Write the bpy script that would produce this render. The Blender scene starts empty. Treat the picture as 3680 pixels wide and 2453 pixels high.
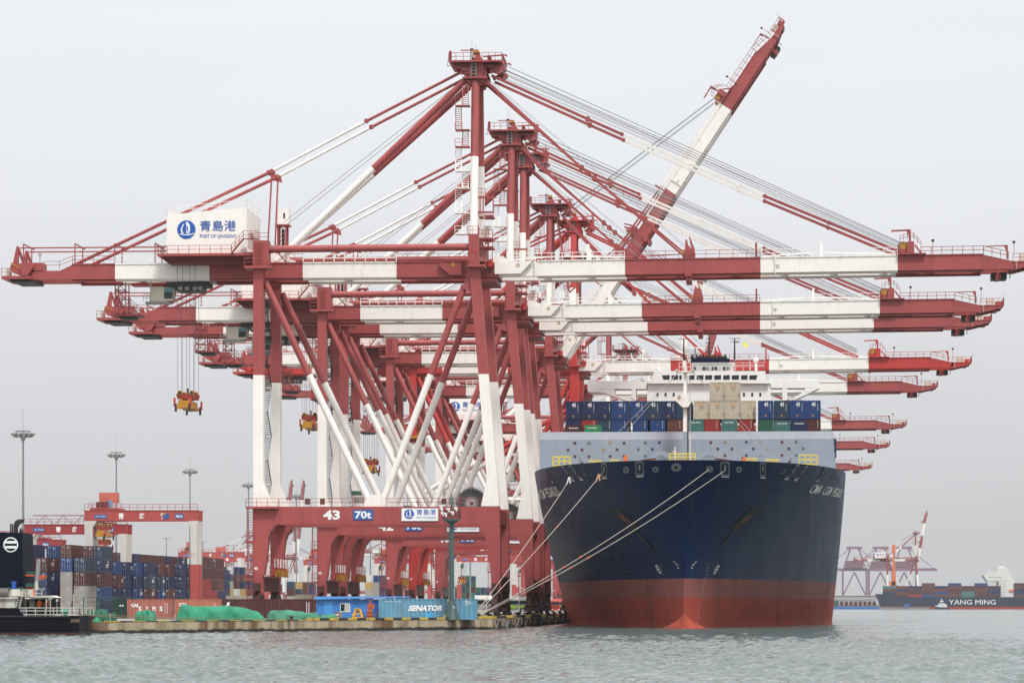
import bpy, math, random
from mathutils import Vector, Matrix
# ---------------------------------------------------------------- camera
F = 13000.0            # focal length in pixels of the 3680 px wide photograph
YH = 2176.0            # horizon row
CAMH = 3.0             # eye height above the water
AY = math.atan(884.0 / F)          # the quay runs AY to the right of the view axis
SC = bpy.context.scene
cam = bpy.data.cameras.new('camera'); camo = bpy.data.objects.new('camera', cam)
SC.collection.objects.link(camo)
camo.location = (0, 0, CAMH); camo.rotation_euler = (math.pi / 2, 0, AY)
cam.sensor_width = 36.0; cam.lens = 36.0 * F / 3680.0
cam.shift_y = (YH - 1226.5) / 3680.0
cam.clip_start = 1.0; cam.clip_end = 30000
SC.camera = camo
SC.render.resolution_x = 1024; SC.render.resolution_y = 682
SC.view_settings.view_transform = 'Standard'; SC.view_settings.look = 'None'
SC.view_settings.exposure = 0.0; SC.view_settings.gamma = 1.0
SC.view_settings.use_curve_mapping = False
# ---------------------------------------------------------------- light
W = bpy.data.worlds.new('World'); SC.world = W; W.use_nodes = True
nt = W.node_tree; nt.nodes.clear()
def nd(t, typ, **k):
    n = t.nodes.new(typ)
    for a, v in k.items(): setattr(n, a, v)
    return n
SUN_EL, SUN_AZ = math.radians(56), math.radians(150)
sky = nd(nt, 'ShaderNodeTexSky', sky_type='NISHITA'); sky.sun_disc = False
sky.sun_elevation = SUN_EL; sky.sun_rotation = SUN_AZ; sky.dust_density = 4
# overcast: a veil of cloud, brighter towards the zenith, over the blue sky
tc = nd(nt, 'ShaderNodeTexCoord'); sp = nd(nt, 'ShaderNodeSeparateXYZ'); nt.links.new(tc.outputs['Generated'], sp.inputs[0])
rp = nd(nt, 'ShaderNodeValToRGB'); nt.links.new(sp.outputs['Z'], rp.inputs[0])
els = rp.color_ramp.elements
els[0].position = 0.0; els[0].color = (0.53, 0.53, 0.535, 1)
els[1].position = 1.0; els[1].color = (1.72, 1.72, 1.72, 1)
e = els.new(0.05); e.color = (0.695, 0.70, 0.722, 1)
e = els.new(0.11); e.color = (0.83, 0.845, 0.885, 1)
e = els.new(0.165); e.color = (0.885, 0.91, 0.94, 1)
cn = nd(nt, 'ShaderNodeTexNoise'); cn.inputs['Scale'].default_value = 6.5; cn.inputs['Detail'].default_value = 3
mpn = nd(nt, 'ShaderNodeMapping'); mpn.inputs['Scale'].default_value = (1, 1, 5)
nt.links.new(tc.outputs['Generated'], mpn.inputs[0]); nt.links.new(mpn.outputs[0], cn.inputs['Vector'])
mr = nd(nt, 'ShaderNodeMapRange'); mr.inputs['To Min'].default_value = 0.95; mr.inputs['To Max'].default_value = 1.05
nt.links.new(cn.outputs['Fac'], mr.inputs[0])
mx = nd(nt, 'ShaderNodeMix', data_type='RGBA', blend_type='MULTIPLY'); mx.inputs[0].default_value = 1
nt.links.new(rp.outputs[0], mx.inputs[6]); nt.links.new(mr.outputs[0], mx.inputs[7])
sc10 = nd(nt, 'ShaderNodeMix', data_type='RGBA', blend_type='MULTIPLY'); sc10.inputs[0].default_value = 1
nt.links.new(mx.outputs[2], sc10.inputs[6]); sc10.inputs[7].default_value = (10, 10, 10, 1)
m2 = nd(nt, 'ShaderNodeMix', data_type='RGBA'); m2.inputs[0].default_value = 0.96
nt.links.new(sky.outputs[0], m2.inputs[6]); nt.links.new(sc10.outputs[2], m2.inputs[7])
bg = nd(nt, 'ShaderNodeBackground'); bg.inputs['Strength'].default_value = 0.1
wo = nd(nt, 'ShaderNodeOutputWorld')
nt.links.new(m2.outputs[2], bg.inputs['Color']); nt.links.new(bg.outputs[0], wo.inputs['Surface'])
sl = bpy.data.lights.new('sun', 'SUN'); sl.energy = 2.9; sl.angle = math.radians(10); sl.color = (1.0, 0.965, 0.92)
so = bpy.data.objects.new('sun', sl); SC.collection.objects.link(so)
# direction towards the sun: behind the camera, high, a little to the right
sd = Vector((math.sin(SUN_AZ) * math.cos(SUN_EL), math.cos(SUN_AZ) * math.cos(SUN_EL), math.sin(SUN_EL)))
so.rotation_euler = sd.to_track_quat('Z', 'Y').to_euler()
SC.cycles.max_bounces = 6; SC.cycles.diffuse_bounces = 3; SC.cycles.glossy_bounces = 3
SC.cycles.transmission_bounces = 3; SC.cycles.volume_bounces = 1; SC.cycles.transparent_max_bounces = 8
SC.cycles.caustics_reflective = False; SC.cycles.caustics_refractive = False
SC.cycles.use_denoising = True
# ---------------------------------------------------------------- measuring: pixel + distance -> place
CA, SA, TA = math.cos(AY), math.sin(AY), math.tan(AY)
def XZ(px, py, Y):
    """world x, z of the point seen at px, py that stands on the plane y = Y"""
    t = (px - 1840.0) / F
    X = Y * (t - TA) / (1 + t * TA)
    d = -X * SA + Y * CA
    return X, CAMH + (YH - py) * d / F
def at(px, py, d):
    u = (px - 1840.0) / F * d
    return Vector((u * CA - d * SA, u * SA + d * CA, CAMH + (YH - py) * d / F))
# ---------------------------------------------------------------- materials
MATS = {}
def paint(name, rgb, rough=0.5, var=0.10, streak=0.0, sc=0.6, rust=0.0, metal=0.0, spec=0.5, bump=0.0):
    """weathered paint: large soft patches, optional vertical dirt streaks and rust blooms"""
    if name in MATS: return MATS[name]
    m = bpy.data.materials.new(name); m.use_nodes = True; t = m.node_tree
    b = t.nodes['Principled BSDF']; b.inputs['Roughness'].default_value = rough
    b.inputs['Metallic'].default_value = metal; b.inputs['Specular IOR Level'].default_value = spec
    tcn = nd(t, 'ShaderNodeTexCoord')
    n1 = nd(t, 'ShaderNodeTexNoise'); n1.inputs['Scale'].default_value = sc; n1.inputs['Detail'].default_value = 6; n1.inputs['Roughness'].default_value = 0.65
    t.links.new(tcn.outputs['Object'], n1.inputs['Vector'])
    r1 = nd(t, 'ShaderNodeMapRange'); r1.inputs['From Min'].default_value = 0.3; r1.inputs['From Max'].default_value = 0.7
    r1.inputs['To Min'].default_value = 1 - var; r1.inputs['To Max'].default_value = 1 + var
    t.links.new(n1.outputs['Fac'], r1.inputs[0])
    mm = nd(t, 'ShaderNodeMix', data_type='RGBA', blend_type='MULTIPLY'); mm.inputs[0].default_value = 1
    mm.inputs[6].default_value = (*rgb, 1); t.links.new(r1.outputs[0], mm.inputs[7])
    out = mm.outputs[2]
    def layer(out, scale, lo, hi, amt, col):
        mp = nd(t, 'ShaderNodeMapping'); mp.inputs['Scale'].default_value = scale
        n = nd(t, 'ShaderNodeTexNoise'); n.inputs['Scale'].default_value = 1; n.inputs['Detail'].default_value = 5
        t.links.new(tcn.outputs['Object'], mp.inputs[0]); t.links.new(mp.outputs[0], n.inputs['Vector'])
        r = nd(t, 'ShaderNodeMapRange'); r.inputs['From Min'].default_value = lo; r.inputs['From Max'].default_value = hi
        r.inputs['To Max'].default_value = amt; t.links.new(n.outputs['Fac'], r.inputs[0])
        x = nd(t, 'ShaderNodeMix', data_type='RGBA'); t.links.new(r.outputs[0], x.inputs[0])
        t.links.new(out, x.inputs[6]); x.inputs[7].default_value = (*col, 1)
        return x.outputs[2]
    if streak: out = layer(out, (1.6, 1.6, 0.12), 0.5, 0.78, streak, tuple(c * 0.35 + 0.02 for c in rgb))
    if rust: out = layer(out, (1.1, 1.1, 0.35), 0.57 - .07 * rust, 0.75 - .1 * rust, min(1, rust), (0.16, 0.06, 0.025))
    t.links.new(out, b.inputs['Base Color'])
    if bump:
        bp = nd(t, 'ShaderNodeBump'); bp.inputs['Strength'].default_value = bump; bp.inputs['Distance'].default_value = 0.05
        t.links.new(n1.outputs['Fac'], bp.inputs['Height']); t.links.new(bp.outputs[0], b.inputs['Normal'])
    MATS[name] = m; return m
RED = paint('red_paint', (0.325, 0.061, 0.058), 0.5, 0.14, 0.45, 0.25, rust=.2)
VRED = paint('fresh_red_paint', (0.44, 0.035, 0.028), 0.45, 0.10, 0.3, 0.25)
WHITE = paint('white_paint', (0.82, 0.79, 0.745), 0.5, 0.04, 0.13, 0.2, rust=.12)
CREAM = paint('cream_paint', (0.60, 0.55, 0.46), 0.6, 0.10, 0.4, 0.3)
PINK = paint('primer_pink', (0.50, 0.24, 0.22), 0.6, 0.15, 0.3, 0.6)
GREY = paint('grey_steel', (0.24, 0.25, 0.25), 0.5, 0.12, 0.2)
DARK = paint('dark_machinery', (0.022, 0.02, 0.022), 0.6, 0.3)
GALV = paint('galvanised_steel', (0.42, 0.42, 0.41), 0.45, 0.12, 0.2)
YEL = paint('yellow_paint', (0.42, 0.20, 0.02), 0.5, 0.15, 0.3, 1.2)
BRIGHTYEL = paint('bright_yellow_paint', (0.75, 0.62, 0.04), 0.5, 0.1)
ORANGE = paint('orange_paint', (0.75, 0.16, 0.02), 0.5, 0.1)
SIGNBLUE = paint('sign_blue', (0.02, 0.10, 0.34), 0.5, 0.06)
LOGOBLUE = paint('logo_blue', (0.01, 0.085, 0.40), 0.5, 0.05)
SIGNWHITE = paint('sign_white', (0.80, 0.80, 0.80), 0.5, 0.03)
GLASS = paint('dark_glass', (0.012, 0.026, 0.03), 0.12, 0.1, spec=0.5)
TEAL = paint('teal_glass', (0.03, 0.22, 0.26), 0.1, 0.1, spec=0.8)
ROPE = paint('rope', (0.36, 0.33, 0.28), 0.8, 0.15)
WIRE = paint('wire_rope', (0.10, 0.10, 0.12), 0.5, 0.1)
BLACK = paint('black_rubber_and_recess', (0.012, 0.012, 0.013), 0.7, 0.2)
GREEN = paint('dark_green_paint', (0.03, 0.10, 0.07), 0.5, 0.1)
# ---------------------------------------------------------------- mesh collector
class MB:
    def __init__(s): s.v = []; s.f = []; s.m = []; s.mats = []; s.smooth = []
    def mi(s, mat):
        if mat not in s.mats: s.mats.append(mat)
        return s.mats.index(mat)
    def add(s, vs, fs, mat, smooth=False):
        o = len(s.v); s.v.extend([tuple(p) for p in vs]); k = s.mi(mat)
        for f in fs: s.f.append(tuple(i + o for i in f)); s.m.append(k); s.smooth.append(smooth)
        return s
    def box(s, x0, x1, y0, y1, z0, z1, mat):
        if x0 > x1: x0, x1 = x1, x0
        if y0 > y1: y0, y1 = y1, y0
        if z0 > z1: z0, z1 = z1, z0
        vs = [(x, y, z) for z in (z0, z1) for y in (y0, y1) for x in (x0, x1)]
        return s.add(vs, [(0, 2, 3, 1), (4, 5, 7, 6), (0, 1, 5, 4), (2, 6, 7, 3), (0, 4, 6, 2), (1, 3, 7, 5)], mat)
    def beam(s, a, b, w, h, mat, up=(0, 0, 1)):
        a = Vector(a); b = Vector(b); d = (b - a)
        if d.length < 1e-6: return s
        d.normalize(); u = Vector(up)
        if abs(d.dot(u)) > 0.98: u = Vector((0, 1, 0))
        r = d.cross(u).normalized(); u = r.cross(d).normalized()
        vs = [p + r * (i * w / 2) + u * (j * h / 2) for p in (a, b) for j in (-1, 1) for i in (-1, 1)]
        return s.add(vs, [(0, 1, 3, 2), (4, 6, 7, 5), (0, 4, 5, 1), (2, 3, 7, 6), (0, 2, 6, 4), (1, 5, 7, 3)], mat)
    def tube(s, a, b, r, mat, n=12, r2=None, caps=True):
        a = Vector(a); b = Vector(b); d = (b - a)
        if d.length < 1e-6: return s
        d.normalize(); u = Vector((0, 0, 1)) if abs(d.z) < 0.98 else Vector((0, 1, 0))
        x = d.cross(u).normalized(); y = x.cross(d).normalized(); r2 = r if r2 is None else r2
        vs = []
        for p, rr in ((a, r), (b, r2)):
            for i in range(n):
                t = 2 * math.pi * i / n; vs.append(p + (x * math.cos(t) + y * math.sin(t)) * rr)
        fs = [(i, (i + 1) % n, n + (i + 1) % n, n + i) for i in range(n)]
        s.add(vs, fs, mat, n > 6)
        if caps: s.add(vs, [tuple(range(n))[::-1], tuple(range(n, 2 * n))], mat)
        return s
    def prism(s, pts, y0, y1, mat, axis='y'):
        """polygon in the xz plane (or xy, yz) swept between y0 and y1"""
        n = len(pts)
        def P(p, y): return {'y': (p[0], y, p[1]), 'z': (p[0], p[1], y), 'x': (y, p[0], p[1])}[axis]
        vs = [P(p, y0) for p in pts] + [P(p, y1) for p in pts]
        fs = [tuple(range(n)), tuple(range(2 * n - 1, n - 1, -1))] + [(i, n + i, n + (i + 1) % n, (i + 1) % n) for i in range(n)]
        return s.add(vs, fs, mat)
    def rail(s, pts, mat, h=1.1, step=2.0, r=0.035, mid=2, kick=False):
        for a, b in zip(pts[:-1], pts[1:]):
            a = Vector(a); b = Vector(b); L = (b - a).length; n = max(1, round(L / step))
            for i in range(n + 1):
                p = a.lerp(b, i / n); s.beam(p, p + Vector((0, 0, h)), r * 2, r * 2, mat, up=(0, 1, 0))
            for k in range(mid):
                o = Vector((0, 0, h * (k + 1) / mid)); s.beam(a + o, b + o, r * 2, r * 2, mat)
        return s
    def ladder(s, a, b, w, mat, step=0.4, r=0.04, side=(1, 0, 0)):
        a = Vector(a); b = Vector(b); sd_ = Vector(side).normalized() * (w / 2)
        s.beam(a - sd_, b - sd_, r * 2, r * 2, mat); s.beam(a + sd_, b + sd_, r * 2, r * 2, mat)
        n = max(1, int((b - a).length / step))
        for i in range(1, n):
            p = a.lerp(b, i / n); s.beam(p - sd_, p + sd_, r * 2, r * 1.6, mat)
        return s
    def build(s, name, parent=None, loc=None, rot=None):
        me = bpy.data.meshes.new(name); me.from_pydata([tuple(p) for p in s.v], [], s.f)
        for m in s.mats: me.materials.append(m)
        me.polygons.foreach_set('material_index', s.m); me.polygons.foreach_set('use_smooth', s.smooth)
        me.update(); o = bpy.data.objects.new(name, me); SC.collection.objects.link(o)
        if parent: o.parent = parent
        if loc: o.location = loc
        if rot: o.rotation_euler = rot
        return o
def tag(o, label=None, cat=None, group=None, kind=None):
    for k, v in (('label', label), ('category', cat), ('group', group), ('kind', kind)):
        if v: o[k] = v
    return o
def empty(name, loc=(0, 0, 0), rz=0, **k):
    o = bpy.data.objects.new(name, None); SC.collection.objects.link(o); o.location = loc
    o.rotation_euler = (0, 0, rz); o.empty_display_size = 1; return tag(o, **k)
def copy_tree(o, parent=None):
    c = o.copy(); SC.collection.objects.link(c)
    if parent: c.parent = parent
    for ch in [x for x in KIDS(o)]: copy_tree(ch, c)
    return c
def KIDS(o): return [x for x in SC.collection.objects if x.parent == o]
TXT = {}
def text_mesh(s, h, bold=0.0, depth=0.0, shear=0.0, width=None):
    """flat lettering as (verts, faces), cap height h, starting at x=0, baseline 0, in the xz plane facing -y"""
    key = (s, round(bold, 3))
    if key not in TXT:
        c = bpy.data.curves.new('t', 'FONT'); c.body = s; c.size = 1; c.offset = bold; c.resolution_u = 2
        o = bpy.data.objects.new('t', c); SC.collection.objects.link(o)
        dg = bpy.context.evaluated_depsgraph_get(); me = bpy.data.meshes.new_from_object(o.evaluated_get(dg))
        TXT[key] = ([tuple(v.co) for v in me.vertices], [tuple(p.vertices) for p in me.polygons])
        bpy.data.objects.remove(o); bpy.data.meshes.remove(me); bpy.data.curves.remove(c)
    vs, fs = TXT[key]
    if not vs: return [], []
    x0 = min(v[0] for v in vs); x1 = max(v[0] for v in vs); y0 = min(v[1] for v in vs); y1 = max(v[1] for v in vs)
    k = h / (y1 - y0); kx = (width / (x1 - x0)) if width else k
    return [((v[0] - x0) * kx + shear * (v[1] - y0) * k, 0.0, (v[1] - y0) * k) for v in vs], fs
def put_text(mb, s, x, y, z, h, mat, bold=0.0, shear=0.0, width=None, axis='y'):
    vs, fs = text_mesh(s, h, bold, 0, shear, width)
    if axis == 'y': vv = [(x + v[0], y, z + v[2]) for v in vs]
    elif axis == 'x+': vv = [(x, y + v[0], z + v[2]) for v in vs]      # on a face looking towards +x
    mb.add(vv, fs, mat); return mb
def disc(mb, x, y, z, r, mat, n=28):
    vs = [(x + r * math.cos(2 * math.pi * i / n), y, z + r * math.sin(2 * math.pi * i / n)) for i in range(n)]
    mb.add(vs, [tuple(range(n))], mat)
def logo(mb, x, y, z, r):
    """round blue port emblem: white sails over a wave"""
    disc(mb, x, y, z, r, LOGOBLUE)
    def leaf(pts, dy): mb.add([(x + a * r, y - dy, z + b * r) for a, b in pts], [tuple(range(len(pts)))], SIGNWHITE)
    A = [(-.05, .85), (.2, .78), (.38, .45), (.42, .05), (.3, -.38), (.12, -.42), (.02, -.4)]
    B = [(.02, -.4), (-.1, -.1), (-.12, .3), (-.05, .85)]
    leaf(A + [(-.02, 0.0), (.0, .4)], .02)
    leaf([(-.18, .7), (-.45, .45), (-.62, .0), (-.5, -.42), (-.3, -.45), (-.46, -.05), (-.38, .3)], .02)
    mb.add([(x + a * r, y - .03, z + b * r) for a, b in [(.02, .5), (.2, .2), (.2, -.1), (.08, -.3), (.04, -.02)]], [(0, 1, 2, 3, 4)], LOGOBLUE)
    leaf([(-.75, -.42), (-.2, -.52), (.3, -.5), (.85, -.38), (.88, -.46), (.3, -.62), (-.2, -.62), (-.72, -.52)], .02)
def port_sign(mb, x, y, z, w):
    """emblem + characters + latin line; x,z = left bottom of the lettering block, w = its width"""
    r = w * 0.155; logo(mb, x + r, y, z + w * 0.155, r)
    put_text(mb, '青島港', x + w * .385, y, z + w * .125, w * .18, LOGOBLUE, bold=0.006, width=w * .61)
    put_text(mb, 'PORT OF QINGDAO', x + w * .385, y, z + w * .005, w * .068, LOGOBLUE, bold=0.004, width=w * .615)
# ================================================================ ship-to-shore crane
# Measured on the nearest crane: its front frame stands on the plane y = Y43.  Local axes: x towards the
# water from the seaside rail, y along the quay, z up from the quay deck.
Y43, XR, ZD = 528.5, -38.4, 1.55
def L(px, py, yo=0.0):
    X, Z = XZ(px, py, Y43 + yo); return X - XR, Z - ZD
def LV(px, py, yo=0.0):
    x, z = L(px, py, yo); return Vector((x, yo, z))
YG = (6.3, 13.1)        # near faces of the two girders
GW = 1.4
FR = (0.0, 18.8)        # near faces of the two frames
def spreader(name_, label, loc, group='spreaders hanging from the quay cranes', ropes=20.0):
    """yellow telescopic spreader under its red head block, long side along the quay"""
    o = empty(name_, loc, label=label, cat='spreader', group=group)
    a = MB()
    for y in (-2.2, 2.2):
        a.prism([(-1.5, 0.5), (1.5, 0.5), (1.7, 1.3), (1.2, 2.0), (.5, 1.5), (-.5, 1.5), (-1.2, 2.0), (-1.7, 1.3)], y - .35, y + .35, paint('head_block_red', (.27, .03, .025), .5, .2, .3))
        for x in (-1.05, 1.05):
            a.tube((x, y - .5, 1.55), (x, y + .5, 1.55), .45, YEL, 14); a.tube((x, y - .55, 1.55), (x, y + .55, 1.55), .3, DARK, 12)
    a.box(-1.1, 1.1, -2.0, 2.0, .55, 1.1, paint('head_block_red', (.27, .03, .025))); a.tube((0, -.3, 1.2), (0, -.3, 2.5), .16, DARK, 8); a.build('head_block', o)
    b = MB(); b.box(-1.15, 1.15, -3.2, 3.2, -1.1, .1, YEL); b.box(-.6, .6, -6.0, 6.0, -1.2, -.6, YEL)
    b.prism([(-1.45, -1.25), (1.45, -1.25), (1.2, .1), (.9, .55), (.3, .2), (-.3, .2), (-.9, .55), (-1.2, .1)], -3.4, -2.7, YEL)
    b.prism([(-1.45, -1.2), (1.45, -1.2), (.9, 0.1), (.35, .45), (-.35, .45), (-.9, .1)], 2.7, 3.4, YEL)
    for y in (-6.1, 6.1):
        b.box(-1.22, 1.22, y - .25, y + .25, -1.25, -.75, YEL)
        for x in (-1.2, 1.2):
            b.box(x - .16, x + .16, y - .3, y + .3, -1.9, -.5, DARK)
    b.build('spreader_frame', o)
    c = MB()
    for y in (-6.1, 6.1):
        for x in (-1.42, 1.42): c.box(x - .14, x + .14, y - .28, y + .28, -1.0, .5, VRED)
    c.build('guide_arm', o)
    w = MB()
    for y in (-2.2, 2.2):
        for x in (-1.5, -.6, .6, 1.5): w.tube((x, y, 1.9), (x * 1.05, y, ropes), .035, WIRE, 5, caps=False)
    w.build('hoist_rope', o); o.scale = (.85, .85, .85)
    return o
def reds(px, *cuts): pass
def make_crane(R, kind, raised=None, trolley_px=673.0, trolley=True):
    """kind 'a': tapering seaside leg, V braces.  kind 'b': upright legs, mid-height ties and a K brace."""
    o = empty('container_crane')
    def seg(pxs, mats): return list(zip(pxs[:-1], pxs[1:], mats))
    # ---- upper legs and lower portal frames, front and back
    zs = L(1400, 1818)[1]; zc = L(900, 1347)[1]; zt = L(900, 866)[1]
    for k, y in enumerate(FR):
        TH = 1.9
        ll = MB(); x0 = L(909.5, 1300)[0]; x1 = L(946, 1300)[0]
        ll.prism([(x0, zs), (L(977, 1815)[0], zs), (L(950, 1745)[0], L(950, 1745)[1]), (x1, L(946, 1725)[1]), (x1, zc), (x0, zc)], y, y + TH, WHITE)
        ll.box(x0, x1, y, y + TH, zc, L(900, 965)[1], R)
        ll.build('leg', o)
        hd = MB(); hx0 = L(908, 900)[0]; hx1 = L(966, 900)[0]; h0 = L(900, 965)[1]; ht = L(900, 864)[1]
        hd.prism([(hx0, h0), (x1 + .1, h0), (hx1, L(966, 948)[1]), (hx1, ht), (hx0, ht)], y - .1, y + TH + .1, R)
        hd.box(hx0 - 1.1, hx1 + .4, y - 1.0, y + TH + 1.0, h0, h0 + .35, R)
        hd.rail([(hx0 - 1.1, y - 1.0, h0 + .35), (hx1 + .4, y - 1.0, h0 + .35)], R, step=1.3)
        hd.rail([(hx0 - .2, y + TH + .2, ht), (hx0 - .2, y - .1, ht), (hx1, y - .1, ht)], R, step=1.3)
        hd.ladder((hx0 + 1.0, y - .35, h0 + .3), (hx0 + 1.0, y - .35, ht), .8, R)
        hd.build('leg_head', o)
        sl_ = MB()
        if kind == 'a':
            a0, b0 = L(1685, 962)[0], L(1722, 962)[0]; a1, b1 = L(1719, 1340)[0], L(1754, 1340)[0]
            a2, b2 = L(1749, 1720)[0], L(1786.5, 1720)[0]; a3, b3 = L(1728, 1816)[0], L(1795, 1816)[0]
        else:
            a0, b0 = L(1744, 962)[0], L(1790, 962)[0]; a1, b1 = a0, b0; a2, b2 = a0, b0; a3, b3 = a0 - .3, b0
        z2 = L(1750, 1720)[1]
        sl_.prism([(a1, zc), (a2, z2), (a3, zs), (b3, zs), (b2, z2), (b1, zc)], y, y + TH, WHITE)
        sl_.prism([(a0, h0), (a1, zc), (b1, zc), (b0, h0)], y, y + TH, R)
        if kind == 'a':      # shoulder plate from which the diagonal leaves
            p = [L(1684, 962), L(1661, 1036), L(1690, 1046), L(1705, 1130), L(1708, 1000)]
            sl_.prism(p, y + .35, y + TH - .35, R)
        sl_.build('leg', o)
        hs = MB(); sx = 0 if kind == 'a' else L(1744, 900)[0] - L(1685, 900)[0]
        q0 = L(1683, 900)[0] + sx; q1 = L(1718, 900)[0] + sx
        hs.prism([(q0 + .1, h0 + .0), (q1 + .1, h0), (q1, L(0, 852)[1]), (q0, L(0, 852)[1])], y - .12, y + TH + .12, R)
        hs.box(q0 - .05, q1 + .05, y - .16, y + TH + .16, L(0, 915)[1], L(0, 910)[1], VRED)
        hs.box(q0 - .1, q1 + 1.0, y - 1.0, y + TH + 1.0, h0, h0 + .35, R)
        hs.rail([(q0 - .1, y - 1.0, h0 + .35), (q1 + 1.0, y - 1.0, h0 + .35), (q1 + 1.0, y + TH, h0 + .35)], R, step=1.3)
        zz = L(0, 852)[1]
        hs.rail([(q0 - .1, y - .1, zz), (q1, y - .1, zz), (q1, y + TH, zz)], R, step=.8)
        hs.build('leg_head', o)
        # portal frame
        pf = MB(); zl = L(900, 2068)[1]; zb = L(900, 2138)[1]
        def rnd(pts): return [L(a, b) for a, b in pts]
        left = rnd([(909.5, 1819), (976, 1819), (994, 1881), (984, 1889), (981, 1898), (972, 1905), (966, 1925), (950, 2060), (943, 2070), (943, 2134), (909.5, 2134)])
        pf.prism(left, y, y + TH, R)
        sx2 = 0
        pf.prism(rnd([(976, 1819), (1728, 1819), (1716, 1881), (994, 1881)]), y, y + TH, R)
        if kind == 'a':
            right = rnd([(1728, 1819), (1795, 1819), (1798, 2060), (1798, 2134), (1766, 2134), (1764, 2060), (1741, 1912), (1733, 1898), (1726, 1893), (1716, 1881)])
        else:
            right = rnd([(1728, 1819), (1790, 1819), (1790, 2134), (1748, 2134), (1748, 1950), (1738, 1905), (1728, 1893), (1716, 1881)])
        pf.prism(right, y, y + TH, R)
        # flange lip round the opening
        lip = rnd([(966, 1925), (972, 1905), (981, 1898), (984, 1889), (994, 1881), (1716, 1881)])
        for a, b in zip(lip[:-1], lip[1:]): pf.beam((a[0], y + TH / 2, a[1] - .02), (b[0], y + TH / 2, b[1] - .02), TH + .5, .12, DARK if k == 9 else R)
        for c in ((924, 2105), (1782, 2100)):
            x, z = L(*c); pf.tube((x, y - .22, z), (x, y, z), .42, R, 16)
        pf.build('portal_frame', o)
        # gusset where the V braces meet
        g = MB(); g.prism(rnd([(1303, 1819), (1310, 1800), (1325, 1775), (1372, 1775), (1386, 1800), (1394, 1819)]), y + .4, y + TH - .4, WHITE)
        g.build('gusset', o)
        yc = y + TH / 2
        # horizontal tie tube near the top
        tt = MB(); a = L(950, 893); b = L(1684, 885)
        if kind == 'b': b = (b[0] + sx, b[1])
        tt.tube((a[0], yc, a[1]), (b[0], yc, b[1]), .54, R, 16)
        tt.tube((a[0] - .1, yc, a[1]), (a[0] + 1.0, yc, a[1]), .62, R, 16); tt.build('tie_tube', o)
        # diagonal braces in two colours
        for p, q in ((((950, 1012), (1326, 1806))), ((1668, 1022) if kind == 'a' else (1740, 1022), (1371, 1806))):
            d = MB(); A_ = Vector((L(*p)[0], yc, L(*p)[1])); B_ = Vector((L(*q)[0], yc, L(*q)[1]))
            t = (A_.z - zc) / (A_.z - B_.z); M_ = A_.lerp(B_, t)
            d.tube(A_, M_, .5, R, 16); d.tube(M_, B_, .5, WHITE, 16); d.build('brace', o)
        if kind == 'b':
            d = MB(); z5 = L(0, 1640)[1]; xl, xr = L(946, 0)[0], L(1744, 0)[0]
            d.tube((xl, yc, z5), (xr, yc, z5), .45, WHITE, 14); d.build('mid_tie', o)
            d = MB(); A_ = Vector((xl, yc, z5 + .6)); B_ = Vector((xr, yc, L(0, 1180)[1])); M_ = A_.lerp(B_, .42)
            d.tube(A_, M_, .5, WHITE, 14); d.tube(M_, B_, .5, R, 14); d.build('brace', o)
    # ---- cross members along the quay: portal sills, base sills, buffers
    for px0, px1 in ((909.5, 972), (1750, 1792)):
        xa, xb = L(px0, 1850)[0] + .15, L(px1, 1850)[0] - .15
        c = MB(); c.box(xa, xb, 1.9, 18.8, L(0, 1880)[1], zs - .4, R)
        c.build('cross_beam', o)
    z1_, z0_ = L(0, 2070)[1], L(0, 2124)[1]
    for px0, px1 in ((912, 941), (1768, 1796)):
        xa, xb = L(px0, 2100)[0], L(px1, 2100)[0]; MR_ = paint('greasy_maroon', (.115, .026, .028), .6, .25, .5, .5) if kind == 'a' else paint('greasy_red', (.17, .022, .02), .6, .25, .5, .5); BG_ = paint('bogie_grime', (.055, .014, .014), .65, .3, .4, .5)
        c = MB(); c.box(xa, xb, 1.9, 18.8, z0_, z1_, MR_); c.box(xa + .2, xb - .2, -3.0, 0, z0_ + .1, z0_ + 1.2, BG_); c.box(xa + .2, xb - .2, 20.7, 24, z0_ + .1, z0_ + 1.2, BG_)
        c.build('sill_beam', o)
        for yy in (1.0, 19.7):
            b = MB(); xm = (xa + xb) / 2
            b.prism([(yy - 4.4, 1.5), (yy - 4.2, 2.3), (yy - 1, z0_ + .02), (yy + 1, z0_ + .02), (yy + 4.2, 2.3), (yy + 4.4, 1.5)], xm - .45, xm + .45, BG_, axis='x')
            for s in (-1, 1):
                b.prism([(yy + s * 2.4 - 1.9, .55), (yy + s * 2.4 - 1.7, 1.3), (yy + s * 2.4 - .4, 1.9), (yy + s * 2.4 + .4, 1.9), (yy + s * 2.4 + 1.7, 1.3), (yy + s * 2.4 + 1.9, .55)], xm - .55, xm + .55, BG_, axis='x')
                for q in (-1.3, -.45, .45, 1.3): b.tube((xm - .12, yy + s * 2.4 + q, .4), (xm + .12, yy + s * 2.4 + q, .4), .38, DARK, 14)
                b.box(xm - .8, xm - .5, yy + s * 2.4 - .6, yy + s * 2.4 + .6, .5, 1.4, DARK)
            b.build('bogie', o)
    # red service basket with white slats on the landside sill, and its stair
    bk = MB(); xa = L(950, 2060)[0]; zb = z1_ + .05
    bk.box(xa - .2, xa + 1.0, 2.4, 18.4, zb, zb + .15, VRED); bk.box(xa + .9, xa + 1.0, 2.4, 18.4, zb, zb + 1.2, VRED)
    for i in range(5): bk.box(xa + 1.0, xa + 1.08, 3.4 + i * 3.2, 4.6 + i * 3.2, zb + 1.3, zb + 2.6, SIGNWHITE)
    for i in range(4): bk.box(xa + 1.0, xa + 1.3, 4.0 + i * 4, 5.2 + i * 4, zb - .1, zb + 1.0, YEL)
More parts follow.
